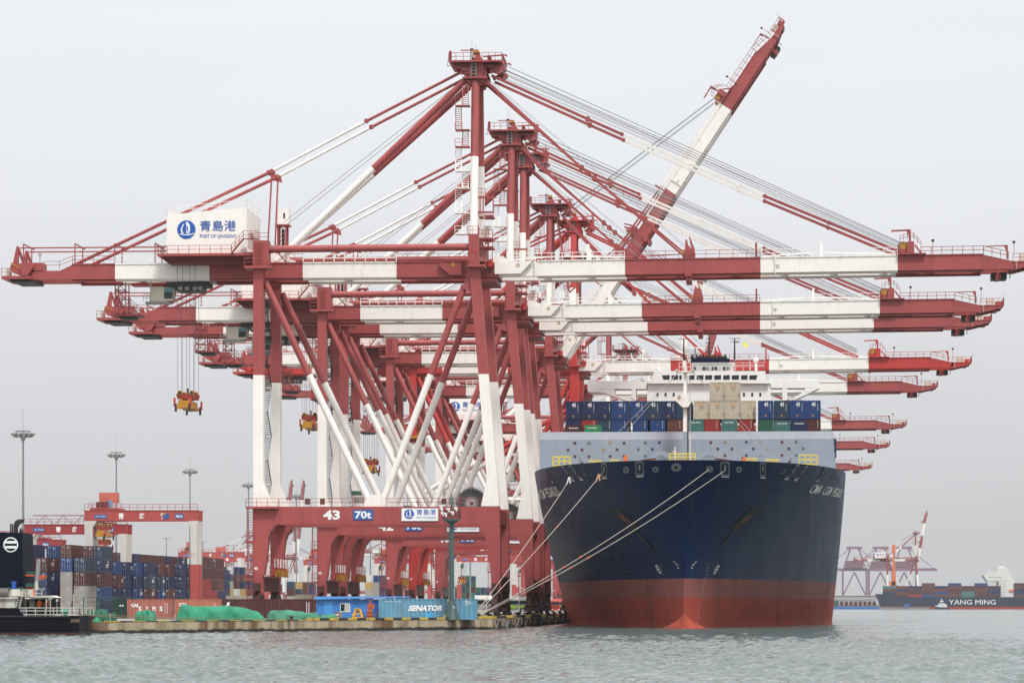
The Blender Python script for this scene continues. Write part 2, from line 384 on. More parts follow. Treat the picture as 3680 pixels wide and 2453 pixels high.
    bk.rail([(xa + 1.0, 2.4, zb + 1.0), (xa + 1.0, 18.4, zb + 1.0)], VRED, h=1.7, step=1.6); bk.build('service_basket', o)
    stp = MB(); xa = L(946, 0, 20)[0] + 1.6
    stp.ladder((xa, 20.5, .2), (xa, 24.5, z1_), 1.0, DARK, step=.42, r=.06); stp.box(xa - .6, xa + .8, 19, 21, z1_, z1_ + .12, R)
    stp.rail([(xa - .6, 20.6, z1_ + .1), (xa + .8, 20.6, z1_ + .1)], R); stp.build('access_stair', o)
    # landside caged ladder
    la = MB(); xl = L(897, 1900)[0]
    for xx in (xl - .45, xl + .45):
        for yy in (.3, 1.2): la.beam((xx, yy, .3), (xx, yy, zs), .08, .08, R)
    n = 40
    for i in range(n):
        z = .6 + (zs - .6) * i / n; la.beam((xl - .45, .3, z), (xl + .45, .3, z), .07, .07, R); la.beam((xl - .45, 1.2, z), (xl + .45, 1.2, z), .05, .05, R)
    for z in (L(0, 1952)[1], L(0, 2085)[1]):
        la.box(xl - .6, xl + .6, -.1, 1.4, z, z + .35, R); la.rail([(xl - .6, -.1, z + .3), (xl + .6, -.1, z + .3)], R, h=1.4, step=.6)
    la.build('caged_ladder', o)
    # walkway on top of the portal
    wk = MB(); x0 = L(886, 0)[0]; x1 = L(1305, 0)[0]
    wk.box(x0, L(1003, 0)[0], -1.0, 0.0, zs - .3, zs, R)
    wk.rail([(x0, -1.0, zs), (L(1003, 0)[0], -1.0, zs)], R, h=1.15, step=1.5); wk.rail([(L(1003, 0)[0], -.1, zs), (x1, -.1, zs)], R, h=1.15, step=1.5)
    wk.rail([(L(1390, 0)[0], -.1, zs), (L(1726, 0)[0], -.1, zs)], R, h=1.15, step=1.5)
    for px in (1104, 1158, 1595):
        a = L(px, 0)[0]; wk.box(a - .35, a + .35, .0, .4, zs + .3, zs + 1.1, paint('brown_box', (.12, .04, .03)))
    wk.build('walkway', o)
    rm = MB(); a, b = L(1258, 0)[0], L(1306, 0)[0]
    rm.box(a, b, 3, 5.5, zs, zs + 1.75, WHITE); rm.box(a - .1, b + .1, 2.9, 5.6, zs + 1.75, zs + 2.35, GREEN); rm.box(a + .2, b - .2, 2.96, 2.99, zs + .6, zs + 1.5, GREY)
    rm.build('checker_cabin', o)
    # cable reel
    cr = MB(); c = L(1694, 1806, 5); cx, cz = c[0], zs + .55; R_ = 2.25
    cr.tube((cx, 5.2, cz), (cx, 5.5, cz), .22, R, 12)
    n = 40
    for i in range(n):
        t = 2 * math.pi * i / n; d = Vector((math.cos(t), 0, math.sin(t)))
        c0 = Vector((cx, 5.3, cz)); cr.beam(c0 + d * .3, c0 + d * (1.0), .05, .05, SIGNWHITE); cr.beam(c0 + d * 1.0, c0 + d * R_, .06, .06, GREY)
        t2 = 2 * math.pi * (i + 1) / n; d2 = Vector((math.cos(t2), 0, math.sin(t2))); cr.beam(c0 + d * R_, c0 + d2 * R_, .1, .35, DARK, up=(0, 1, 0))
        cr.beam(c0 + d * (R_ + .25), c0 + d2 * (R_ + .25), .06, .06, GREY)
    cr.tube((cx, 5.42, cz), (cx, 5.62, cz), 2.15, paint('reel_cable', (.05, .045, .05), .7), 32); cr.build('cable_reel', o)
    # signs on the portal beam
    sg = MB(); a, z = L(1200, 1870)
    sx0, sz0 = L(1269, 1867); sx1, sz1 = L(1341, 1830)
    sg.box(sx0, sx1, -.1, -.01, sz0, sz1, SIGNBLUE); put_text(sg, '70t', sx0 + .25, -.13, sz0 + .2, (sz1 - sz0) - .4, SIGNWHITE, bold=.03, width=(sx1 - sx0) - .5)
    sg.build('load_sign', o)
    sg = MB(); sx0, sz0 = L(1442, 1872); sx1, sz1 = L(1576, 1824)
    sg.box(sx0, sx1, -.14, -.01, sz0, sz1, GREY); sg.box(sx0 + .07, sx1 - .07, -.16, -.145, sz0 + .07, sz1 - .07, SIGNWHITE)
    port_sign(sg, sx0 + .45, -.18, sz0 + .33, (sx1 - sx0) - .8); sg.build('name_board', o)
    # ---- twin girder: backreach to the hinge
    for y in YG:
        g = MB(); zt_, zb_ = L(1400, 944, 6.3)[1], L(1400, 996, 6.3)[1]
        X = lambda px: L(px, 0, 6.3)[0]
        hinge = X(1768)
        for a, b, m in seg([258, 413, 752, 1088, 1425, 1768], [R, WHITE, R, WHITE, R]):
            g.box(X(a), X(b), y, y + GW, zb_, zt_, m); g.box(X(a), X(b), y - .12, y + GW + .12, zt_ + .003, zt_ + .18, m); g.box(X(a), X(b), y + .5, y + GW + .35, zb_ - .25, zb_ - .003, m)
        g.prism([(X(76), zb_ + .3), (X(130), zt_ - .85), (X(215), zt_ - .85), (X(258), zt_ + .0), (X(258), zb_), (X(110), zb_)], y, y + GW, R)
        g.build('girder', o)
    hinge = L(1768, 0, 6.3)[0]; zt_, zb_ = L(1400, 944, 6.3)[1], L(1400, 996, 6.3)[1]; X = lambda px: L(px, 0, 6.3)[0]; Z = lambda py: L(1400, py, 6.3)[1]
    for px in (100, 260, 480, 740, 960, 1230, 1500, 1740): cb = MB(); cb.box(X(px), X(px) + .9, 7.7, 13.1, zb_ + .2, zt_ - .3, R); cb.build('cross_tie', o)
    for q0_, q1_ in ((892, 965), (1690, 1722)): cb = MB(); cb.box(X(q0_), X(q1_), 1.9, 18.8, zt_ + .3, zt_ + 1.3, R); cb.build('cross_tie', o)
    gr = MB()
    gr.rail([(X(160), 6.0, zt_ - .6), (X(215), 6.0, zt_ - .6), (X(262), 6.0, zt_ + .18), (X(412), 6.0, zt_ + .18)], R, step=1.7); gr.build('girder_rail', o); gr = MB()
    gr.rail([(X(413), 6.0, zt_ + .18), (X(592), 6.0, zt_ + .18)], WHITE, step=1.7); gr.build('girder_rail', o); gr = MB()
    gr.rail([(X(1030), 6.0, zt_ + .3), (X(1088), 6.0, zt_ + .3)], R, step=1.3); gr.rail([(X(1090), 6.0, zt_ + .2), (X(1425), 6.0, zt_ + .2)], WHITE, step=1.5, r=.06); gr.rail([(X(1426), 6.0, zt_ + .2), (X(1690), 6.0, zt_ + .2)], R, step=1.5)
    gr.build('girder_rail', o)
    sh = MB()     # side platform and stair near the seaside leg
    sh.prism([(X(1580), Z(958)), (X(1580), Z(948)), (X(1660), Z(948)), (X(1660), Z(990)), (X(1618), Z(990))], 5.6, 6.2, R)
    disc(sh, X(1629), 5.55, Z(954), .32, YEL); sh.build('side_platform', o)
    # end of the backreach: tail platform, cabinets, the A-shaped rope posts
    e = MB(); e.box(X(8), X(110), 5.6, 15.0, zb_ + .05, zb_ + .5, R); e.prism([(X(30), zb_ + .05), (X(120), zb_ + .05), (X(118), zb_ - .35), (X(42), zb_ - .35)], 6.4, 14.4, DARK)
    e.prism([(X(78), zb_ + .5), (X(115), zb_ + .1), (X(122), zt_ + .2), (X(40), zt_ + .35), (X(34), zt_ - .5), (X(48), zb_ + 1.0)], 6.4, 7.5, R)
    e.prism([(X(80), zb_ + .5), (X(100), zb_ + .5), (X(124), zt_ - .3), (X(118), zt_ + .4), (X(80), zt_ + .3)], 5.5, 6.35, R)
    e.beam((X(38), 6.35, zt_ + .25), (X(80), 6.35, zt_ - .6), .1, .18, YEL)
    for y in (6.9, 13.5):
        e.prism([(X(44), zt_ + .3), (X(57), Z(876)), (X(62), Z(874)), (X(64), Z(884)), (X(64), zt_ + .3)], y - .3, y + .3, R)
        e.beam((X(61), y, Z(878)), (X(82), y, zt_ + .3), .35, .4, R)
    e.box(X(16), X(30), 7, 9, zb_ + .5, zb_ + 1.75, CREAM); e.box(X(120), X(153), 6.2, 9.5, zt_ - .8, zt_ + .35, R)
    e.tube((X(140), 7, zt_ + .3), (X(140), 7, zt_ + 1.5), .05, R, 6); e.box(X(135), X(144), 6.7, 7.2, zt_ + 1.4, zt_ + 1.8, GALV)
    e.rail([(X(8), 5.6, zb_ + .5), (X(78), 5.6, zb_ + .5)], R, step=1.0); e.build('tail_platform', o)
    hg = MB(); DRS = paint('dark_red_steel_and_gap', (.16, .025, .025)); xa, xb = X(404), X(442); zt4 = zb_ - .3; zb4 = Z(1118)
    for x in (xa, xb):
        for y in (8.6, 11.4): hg.beam((x, y, zt4), (x, y, zb4), .16, .16, R)
    n4 = 4
    for i in range(n4):
        za, zb5 = zt4 + (zb4 - zt4) * i / n4, zt4 + (zb4 - zt4) * (i + 1) / n4
        hg.beam((xa, 8.6, za), (xb, 8.6, zb5), .1, .1, R); hg.beam((xb, 8.6, za), (xa, 8.6, zb5), .08, .08, DRS); hg.beam((xa, 8.6, zb5), (xb, 8.6, zb5), .14, .14, DRS); hg.beam((xa, 11.4, zb5), (xb, 11.4, zb5), .12, .12, DRS)
    hg.box(X(400), X(496), 8.0, 12.0, zb4 - .35, zb4 - .1, DRS); hg.rail([(X(400), 8.0, zb4 - .1), (X(496), 8.0, zb4 - .1)], R, step=.9); hg.rail([(X(452), 8.2, zb4 + 1.4), (X(494), 8.2, zb4 - .1)], DRS, step=.6); hg.beam((X(446), 9, zb4 + 1.6), (X(492), 9, zb4 - .1), .7, .14, DRS)
    hg.prism([(X(410), zb4 - .35), (X(480), zb4 - .35), (X(470), zb4 - .75), (X(425), zb4 - .75)], 8.4, 11.6, DARK); hg.build('hanging_gangway', o)
    # festoon pipes on outrigger posts above the backreach
    fp = MB()
    for y, x0 in ((6.3, 72), (12.5, 72)):
        fp.beam((X(x0), y, Z(882)), (X(598), y, Z(882)), .14, .2, R)
        for px in (84, 269, 412, 557):
            fp.beam((X(px), y, Z(868)), (X(px), y, zt_ + .1), .16, .16, R)
    for px in (84, 269, 412, 557):
        fp.beam((X(px), 6.3, Z(868)), (X(px), 14.5, Z(868) - .0), .14, .16, R)
    fp.build('festoon_frame', o)
    # ---- machinery house on its platform
    mh = MB(); a, b = X(613) - .0, X(898); zl, zr = Z(776), Z(750); z0 = Z(917); y0, y1 = 2.6, 17.6
    vs = [(a, y0, z0), (b, y0, z0), (b, y0, zr), (a, y0, zl), (a, y1, z0), (b, y1, z0), (b, y1, zr), (a, y1, zl)]
    mh.add(vs, [(0, 1, 2, 3), (5, 4, 7, 6), (4, 0, 3, 7), (1, 5, 6, 2), (3, 2, 6, 7), (0, 4, 5, 1)], WHITE)
    mh.rail([(b, y1, zr), (b, y0, zr), (a, y0, zl), (a, y1, zl)], WHITE, h=1.1, step=2.0)
    mho = mh.build('machinery_house', o)
    s_ = MB(); port_sign(s_, X(651), y0 - .06, Z(862), X(862) - X(651)); s_.build('painted_name', mho)
    d_ = MB()
    for i in range(6): d_.box(b + .01, b + .1, y0 + 2 + i * 2.2, y0 + 3.2 + i * 2.2, z0 + 1.2, z0 + 3.4, GALV)
    d_.build('louvre', mho)
    pl = MB(); pl.box(X(584), X(955), 1.2, 18.4, z0 - .36, z0 - .004, R)
    pl.prism([(X(590), z0 - .37), (X(955), z0 - .37), (X(955), Z(950)), (X(618), Z(950))], 3.0, 17.4, paint('red_shaded_underside', (0.14, 0.03, 0.03), .7))  # darker red puts the soffit's shade into its colour
    pl.rail([(X(584), 1.2, z0), (X(850), 1.2, z0)], R, h=1.15, step=1.5)
    pl.rail([(X(584), 1.2, z0), (X(584), 16, z0)], R, h=1.15, step=1.5)
    pl.build('house_platform', o)
    st = MB(); st.beam((X(850), 1.2, z0), (X(893), 1.2, Z(866)), .9, .16, R); st.rail([(X(850), .8, z0), (X(893), .8, Z(866))], R, step=1.0)
    st.rail([(X(893), .8, Z(866)), (X(946), .8, Z(866))], R, step=1.0); st.box(X(893), X(946), .8, 1.9, Z(868), Z(866), R)
    st.build('house_stair', o); st = MB()
    st.beam((X(1002), 2.5, Z(905)), (X(1040), 2.5, Z(948)), .8, .16, R); st.rail([(X(1000), 2.1, Z(903)), (X(1040), 2.1, Z(948))], R, step=1.0); st.build('house_stair', o)
    tw = MB()      # small lift motor room on a lattice behind the landside leg
    a, b = X(964), X(1015); tw.box(a + .2, b - .1, 14.0, 16.5, Z(783), Z(725), WHITE); tw.box(a, b, 13.8, 16.7, Z(788), Z(783), R); tw.box(X(994), X(1000), 13.95, 13.99, Z(762), Z(742), DARK)
    for xx in (a + .4, b - .5):
        for yy in (14.2, 16.2): tw.beam((xx, yy, Z(788)), (xx, yy, Z(900)), .25, .25, R)
    for i in range(6): tw.beam((a + .4, 14.1, Z(790 + 16 * i)), (b - .5, 14.1, Z(806 + 16 * i)), .12, .12, R)
    tw.box(a + .9, b - .9, 14.6, 15.8, Z(868), Z(800), DARK); tw.build('lift_tower', o)
    # ---- masts, apex
    zm = Z(572); zmb = L(0, 852, 3)[1]
    dxm = 0 if kind == 'a' else L(1744, 900)[0] - L(1685, 900)[0]
    for (yb, yt) in ((3.0, 6.4), (17.8, 14.4)):
        m = MB(); xb_, xt_ = L(1702, 850, 3)[0] + dxm, L(1708, 300, 6)[0] + dxm
        B_ = Vector((xb_, yb, zmb - .2)); T_ = Vector((xt_, yt, L(1700, 290, 6)[1]))
        if kind == 'a': t = (zm - B_.z) / (T_.z - B_.z)
        else: t = (zm - B_.z) / (T_.z - B_.z)
        M_ = B_.lerp(T_, t)
        if kind == 'a': m.tube(B_, M_, .6, WHITE, 16); m.tube(M_, T_, .6, R, 16)
        else: m.beam(B_, M_, 1.2, 1.3, WHITE); m.beam(M_, T_, 1.2, 1.3, R)
        m.build('mast', o)
    ap = MB(); XA = lambda px: L(px, 0, 8)[0] + dxm; ZA = lambda py: L(1700, py, 8)[1]
    ap.prism([(XA(1694), ZA(302)), (XA(1735), ZA(302)), (XA(1740), ZA(240)), (XA(1724), ZA(190)), (XA(1705), ZA(190)), (XA(1696), ZA(235))], 6.2, 7.6, R)
    ap.prism([(XA(1694), ZA(302)), (XA(1735), ZA(302)), (XA(1740), ZA(240)), (XA(1724), ZA(190)), (XA(1705), ZA(190)), (XA(1696), ZA(235))], 13.2, 14.6, R)
    ap.box(XA(1668), XA(1754), 5.4, 15.4, ZA(290), ZA(284), R)
    for y in (6.4, 13.4):
        ap.prism([(XA(1628), ZA(234)), (XA(1632), ZA(241)), (XA(1658), ZA(247)), (XA(1676), ZA(266)), (XA(1680), ZA(290)), (XA(1697), ZA(290)), (XA(1697), ZA(234))], y, y + 1.0, R)
        ap.prism([(XA(1734), ZA(234)), (XA(1734), ZA(294)), (XA(1750), ZA(290)), (XA(1752), ZA(264)), (XA(1744), ZA(244)), (XA(1770), ZA(239)), (XA(1802), ZA(238)), (XA(1802), ZA(234))], y, y + 1.0, R)
        ap.beam((XA(1762), y + .5, ZA(266)), (XA(1806), y + .5, ZA(238)), .5, .45, R); ap.prism([(XA(1778), ZA(268)), (XA(1796), ZA(272)), (XA(1815), ZA(260)), (XA(1816), ZA(249)), (XA(1806), ZA(244))], y, y + .9, R)
    ap.box(XA(1618), XA(1808), 5.2, 15.6, ZA(232), ZA(226), R)
    ap.rail([(XA(1618), 5.2, ZA(226)), (XA(1696), 5.2, ZA(226))], R, step=1.1); ap.rail([(XA(1736), 5.2, ZA(226)), (XA(1808), 5.2, ZA(226)), (XA(1808), 15, ZA(226))], R, step=1.1)
    ap.rail([(XA(1666), 5.2, ZA(284)), (XA(1694), 5.2, ZA(284))], R, step=.9)
    ap.box(XA(1698), XA(1714), 5.95, 6.15, ZA(288), ZA(226), paint('dark_red_steel_and_gap', (.16, .025, .025))); ap.ladder((XA(1706), 5.85, ZA(286)), (XA(1706), 5.85, ZA(226)), .75, GREY, step=.45, r=.06); ap.box(XA(1672), XA(1692), 6.2, 6.38, ZA(280), ZA(262), paint('dark_red_steel_and_gap', (.16, .025, .025))); ap.box(XA(1640), XA(1690), 6.2, 6.38, ZA(246), ZA(238), paint('dark_red_steel_and_gap', (.16, .025, .025))); ap.box(XA(1742), XA(1795), 6.2, 6.38, ZA(240), ZA(236), DARK)  # thin dark plates stand in for the shaded gaps of the head
    ap.box(XA(1703), XA(1726), 6.0, 7.8, ZA(196), ZA(190), YEL)
    ap.beam((XA(1656), 7, ZA(184.5)), (XA(1721), 7, ZA(184.5)), .12, .16, R); ap.beam((XA(1719), 7, ZA(184)), (XA(1719), 7, ZA(192)), .2, .2, R)
    for px, h in ((1692, 182), (1697, 182)): ap.beam((XA(px), 7.5, ZA(226)), (XA(px), 7.5, ZA(h)), .12, .12, DARK)
    ap.box(XA(1691), XA(1702), 7.2, 7.8, ZA(182), ZA(177), DARK)
    ap.tube((XA(1697), 7.5, ZA(182)), (XA(1697), 7.5, ZA(137)), .025, GREY, 5); ap.tube((XA(1707), 8.5, ZA(190)), (XA(1707), 8.5, ZA(158)), .02, GREY, 5)
    ap.box(XA(1619), XA(1627), 5.3, 6.3, ZA(228), ZA(192), R); ap.beam((XA(1620), 5.2, ZA(205)), (XA(1613), 5.2, ZA(246)), .08, .1, R); ap.beam((XA(1613), 5.2, ZA(246)), (XA(1624), 5.2, ZA(246)), .08, .1, R)
    for y, px in ((5.8, 1826), (14.6, 1826)):
        ap.beam((XA(1740), y, ZA(212)), (XA(px - 8), y, ZA(207)), .16, .22, R); ap.beam((XA(px - 8), y, ZA(206)), (XA(px), y, ZA(212)), .12, .25, R)
    ap.box(XA(1755), XA(1768), 6, 8, ZA(226), ZA(212), R); ap.box(XA(1702), XA(1711), 5.8, 5.98, ZA(215), ZA(207), GALV)
    ap.build('apex_head', o)
    # mast stairs
    ms = MB(); lv = [300, 391, 478, 538, 625, 685, 775, 850]
    for i, (a, b) in enumerate(zip(lv[:-1], lv[1:])):
        m = R if b < 600 else WHITE
        px = 1680 if i % 2 == 0 else 1655
        yy = 4.6 + i * -.1
        ms.ladder((XA(px), yy + .2, ZA(b)), (XA(px - 4), yy + 1.6, ZA(a)), .85, m, step=.33, r=.05)
        ms.box(XA(1643), XA(1694), yy - .3, yy + 1.5, ZA(b + 1.5), ZA(b - 2.2), m)
        ms.rail([(XA(1643), yy - .3, ZA(b - 2.2)), (XA(1668), yy - .3, ZA(b - 2.2))], m, h=1.05, step=.8)
    ms.build('mast_stair', o)
    # service frames and the boom latch house right of the mast
    hf = MB(); XB = lambda px: L(px, 0, 5)[0] + dxm; ZB = lambda py: L(1700, py, 5)[1]
    for px in (1727, 1738, 1774):
        hf.beam((XB(px), 4, ZB(705)), (XB(px), 4, ZB(770)), .16, .16, R)
    for py in (712, 766, 778): hf.beam((XB(1720), 4, ZB(py)), (XB(1776), 4, ZB(py)), .2, .3, R)
    hf.rail([(XB(1719), 3.8, ZB(708)), (XB(1746), 3.8, ZB(708))], R, step=.7); hf.prism([(XB(1720), ZB(782)), (XB(1774), ZB(782)), (XB(1774), ZB(776)), (XB(1738), ZB(776))], 4, 8, R)
    hf.tube((XB(1750), 7, ZB(862)), (XB(1750), 7, ZB(808)), .62, WHITE, 14); hf.rail([(XB(1722), 3.8, ZB(806)), (XB(1742), 3.8, ZB(806))], WHITE, step=.6)
    for py in (862, 893): hf.box(XB(1720), XB(1774), 3.6, 8, ZB(py), ZB(py - 5), R); hf.rail([(XB(1720), 3.6, ZB(py - 5)), (XB(1772), 3.6, ZB(py - 5))], R, step=.6)
    hf.prism([(XB(1722), ZB(940)), (XB(1750), ZB(940)), (XB(1748), ZB(898)), (XB(1734), ZB(872)), (XB(1722), ZB(868))], 4.4, 4.9, PINK)
    for px in (1722, 1738, 1772): hf.beam((XB(px), 3.7, ZB(940)), (XB(px), 3.7, ZB(825)), .1, .1, R)
    hf.box(XB(1724), XB(1790), 6.0, 14.8, Z(1000), Z(946), paint('dark_red_steel_and_gap', (.16, .025, .025), .6)); hf.tube((XB(1760), 5.4, Z(950)), (XB(1760), 6.5, Z(950)), .55, VRED, 14)
    hf.box(XB(1722), XB(1783), 5.4, 16, Z(1018), Z(1004), paint('dark_red_steel_and_gap', (.16, .025, .025)))
    hf.build('hinge_platform', o)
    # ---- rear stays and struts
    AP = lambda y: Vector((XA(1668), y, ZA(270)))
    for y in (7.0, 13.8):
        s_ = MB(); P0 = Vector((XA(1675), y, ZA(292))); P1 = Vector((L(992, 940, y)[0], y, L(992, 940, y)[1] ))
        t = (P0.z - Z(603)) / (P0.z - P1.z); M_ = P0.lerp(P1, t); s_.tube(P0, M_, .5, R, 16); s_.tube(M_, P1, .5, WHITE, 16)
        s_.prism([(X(965), zt_ + .1), (X(1035), zt_ + .1), (X(1040), Z(918)), (X(985), Z(905)), (X(965), Z(908))], y - .35, y + .35, WHITE)
        s_.build('back_strut', o)
        s_ = MB(); Q = [Vector((XA(1660), y, ZA(262))), Vector((X(1315), y, Z(432))), Vector((X(975), y, Z(610))), Vector((X(266), y, zt_ + .1))]
        s_.tube(Q[0], Q[1], .22, R, 10); s_.tube(Q[1], Q[2], .22, WHITE, 10); s_.tube(Q[2], Q[3], .25, R, 10)
        for q in Q[1:3]: s_.tube(q - Vector((0, .3, 0)), q + Vector((0, .3, 0)), .35, R, 10)
        s_.build('back_stay', o)
        s_ = MB(); s_.beam(Q[2], (X(958) if y < 9 else X(962), y, zt_ + 1.3), .22, .22, R); s_.prism([(X(950), Z(622)), (X(990), Z(632)), (X(985), Z(606)), (X(958), Z(606))], y - .15, y + .15, R); s_.build('stay_post', o)
    w = MB()
    for y in (8.5, 12.0): w.tube((XA(1665), y, ZA(285)), (X(1012), y, Z(790)), .045, GREY, 5, caps=False)
    w.build('rope', o)
    # ================ boom: parts are children of the boom object, whose origin is the hinge
    HZ = (zt_ + zb_) / 2
    H = Vector((hinge, 0, HZ)); RX = lambda px: X(px) - hinge
    H2 = zt_ - HZ; HB = zb_ - HZ
    bm = MB()
    def T(px): return X(px) - hinge
    for y in YG:
        pts = [(1930, 2246, WHITE), (2246, 2733, R), (2733, 3226, WHITE), (3226, 3535, R)]
        bm.prism([(T(1775), HB + .35), (T(1775), H2 + .9), (T(1808), H2 + .9), (T(1832), H2 + .1), (T(1930), H2), (T(1930), HB), (T(1790), HB)], y, y + GW, WHITE)
        for a, b, m in pts:
            bm.box(T(a), T(b), y, y + GW, HB, H2, m); bm.box(T(a), T(b), y - .12, y + GW + .12, H2 + .003, H2 + .17, m); bm.box(T(a), T(b), y + .5, y + GW + .35, HB - .22, HB - .003, m)
        bm.prism([(T(3535), H2), (T(3640), H2 - 1.0), (T(3648), HB + .7), (T(3630), HB), (T(3535), HB)], y, y + GW, R)
        bm.prism([(T(3640), H2 - 1.0), (T(3735), H2 - 1.15), (T(3735), H2 - 1.4), (T(3645), HB - .1), (T(3630), HB)], y, y + GW, R)
    bo = bm.build('boom', o, loc=H)
    bo.rotation_euler = (0, -math.radians(0.5 if raised is None else raised), 0)
    for px in (1960, 2120, 2300, 2470, 2640, 2820, 3000, 3180, 3350, 3520, 3700): q = MB(); q.box(T(px), T(px) + .6, YG[0] + GW, YG[1], HB + .25, H2 - .35 if px < 3600 else H2 - 1.2, WHITE if px < 2240 or 2733 < px < 3220 else R); q.build('boom_tie', bo)
    q = MB(); q.box(T(3640), T(3738), 6.2, 14.6, H2 - 1.15, H2 - 1.0, R)
    q.build('tip_platform', bo)
    q = MB(); yy = 6.0
    q.rail([(T(1835), yy, H2 + .1), (T(2245), yy, H2 + .15)], WHITE, step=1.5, r=.05); q.rail([(T(2247), yy, H2 + .15), (T(2732), yy, H2 + .15)], R, step=2.0)
    q.rail([(T(2733), yy, H2 + .15), (T(3225), yy, H2 + .15)], WHITE, step=2.0); q.rail([(T(3310), yy, H2 + .15), (T(3535), yy, H2 + .15), (T(3625), yy, H2 - .75)], R, step=1.5, r=.045)
    q.rail([(T(3640), 6.2, H2 - 1.0), (T(3738), 6.2, H2 - 1.0), (T(3738), 14.6, H2 - 1.0)], R, step=1.0)
    q.build('boom_rail', bo)
    q = MB(); q.tube((T(1840), 7, H2 + .3), (T(1990), 7, H2 + .75), .09, WHITE, 8); q.tube((T(1990), 7, H2 + .75), (T(2246), 7, H2 + .5), .09, WHITE, 8)
    q.build('boom_pipe', bo); q = MB()
    q.tube((T(2246), 7, H2 + .45), (T(2440), 7, H2 + .8), .08, R, 8); q.build('boom_pipe', bo); q = MB(); q.tube((T(2740), 7, H2 + .3), (T(2930), 7, H2 + .75), .08, WHITE, 8); q.tube((T(2930), 7, H2 + .75), (T(3220), 7, H2 + .35), .08, WHITE, 8)
    q.build('boom_pipe', bo)
    q = MB()
    for y in (6.6, 13.4): q.prism([(T(2452), H2 + .1), (T(2495), H2 + .1), (T(2497), H2 + 1.5), (T(2480), H2 + 3.3), (T(2476), H2 + 3.3), (T(2486), H2 + 1.8), (T(2484), H2 + 1.6), (T(2478), H2 + 2.0), (T(2474), H2 + 2.0), (T(2470), H2 + 2.9), (T(2464), H2 + 2.9), (T(2462), H2 + 1.2)], y - .3, y + .3, R)
    q.tube((T(2458), 6.4, H2 + 1.1), (T(2458), 14.0, H2 + 1.1), .35, YEL, 12)
    q.build('stay_tower', bo)
    q = MB(); q.box(T(3228), T(3328), 5.6, 15.4, H2 + .17, H2 + .35, R); q.box(T(3260), T(3286), 6.1, 14.9, H2 + .35, H2 + 2.1, R)
    for y in (6.8, 13.8): q.tube((T(3246), y - .3, H2 + 1.3), (T(3246), y + .3, H2 + 1.3), .85, R, 16); q.tube((T(3246), y - .35, H2 + 1.5), (T(3246), y + .35, H2 + 1.5), .55, YEL, 14)
    q.beam((T(3271), 6.5, H2 + 2.1), (T(3271), 6.5, H2 + 3.9), .3, .3, R); q.beam((T(3271), 6.5, H2 + 3.8), (T(3204), 6.5, H2 + 3.7), .2, .25, R); q.prism([(T(3258), H2 + 3.7), (T(3269), H2 + 3.7), (T(3269), H2 + 2.8)], 6.4, 6.6, R)
    q.beam((T(3288), 6.2, H2 + 1.6), (T(3310), 6.2, H2 + .4), .2, .25, R); q.rail([(T(3235), 6.0, H2 + 2.0), (T(3262), 6.0, H2 + 2.4), (T(3284), 6.0, H2 + 2.4), (T(3310), 6.0, H2 + 1.2)], R, h=.9, step=.7)
    q.build('sheave_house', bo)
    q = MB()
    q.beam((T(3620), 6.3, H2 - .7), (T(3620), 6.3, H2 + 1.3), .22, .22, R); q.beam((T(3622), 6.3, H2 + 1.3), (T(3540), 6.3, H2 + 1.2), .12, .16, R); q.prism([(T(3608), H2 + 1.2), (T(3619), H2 + 1.2), (T(3619), H2 + .4)], 6.25, 6.4, R)
    q.build('tip_davit', bo); q = MB()
    q.beam((T(2718), 6.3, H2), (T(2718), 6.3, H2 + 2.3), .3, .25, R); q.build('boom_post', bo); q = MB(); q.beam((T(2953), 8, H2), (T(2953), 8, H2 + 2.4), .3, .25, WHITE); q.build('boom_post', bo); q = MB(); q.beam((T(2112), 8, H2), (T(2112), 8, H2 + 2.6), .45, .4, WHITE); q.beam((T(2118), 8, H2), (T(2118), 8, H2 + 1.7), .45, .4, WHITE)
    q.build('boom_post', bo)
    for px, h in ((3353, 2.0), (3644, 1.6)): q = MB(); q.beam((T(px), 6.1, H2 - .2), (T(px), 6.1, H2 + h), .08, .08, R); q.box(T(px) - .2, T(px) + .2, 6.0, 6.3, H2 + h, H2 + h + .35, DARK); q.build('boom_light', bo)
    q = MB()
    q.box(T(3668), T(3700), 7, 9, H2 - 1, H2 + .15, CREAM); q.box(T(3705), T(3725), 7, 9, H2 - 1, H2 - .4, R); q.beam((T(3736), 6.2, H2 + .1), (T(3745), 6.2, H2 + .75), .06, .06, R); q.build('tip_cabinet', bo); q = MB()
    q.beam((T(3652), 6.0, H2 - 1.1), (T(3652), 6.0, HB + .0), .2, .15, PINK)
    q.build('tip_strut', bo)
    q = MB(); q.box(T(3568), T(3622), 8.5, 12.5, HB - 1.25, HB - .3, DARK); q.beam((T(3590), 6.3, HB), (T(3580), 6.3, HB - 1.7), .12, .12, R); q.beam((T(3632), 6.3, HB), (T(3628), 6.3, HB - 1.4), .12, .12, DARK); q.tube((T(3590), 8.4, HB - .8), (T(3590), 12.6, HB - .8), .55, R, 10); q.build('underslung_stop', bo); q = MB()
    for y in (6.0, 12.8): q.prism([(T(2458), HB + .25), (T(2474), HB + 1.0), (T(2490), HB + .25), (T(2486), HB - .35), (T(2462), HB - .35)], y, y + .28, R)
    q.box(T(2464), T(2484), 6.5, 14.2, HB - 1.0, HB - .4, R)
    q.build('boom_bracket', bo)
    q = MB(); q.box(T(1778), T(1872), 5.9, 6.15, HB + .35, H2 - .1, WHITE); q.prism([(T(1872), HB + .35), (T(1912), H2 + .0), (T(1872), H2 + 0)], 5.9, 6.15, WHITE)
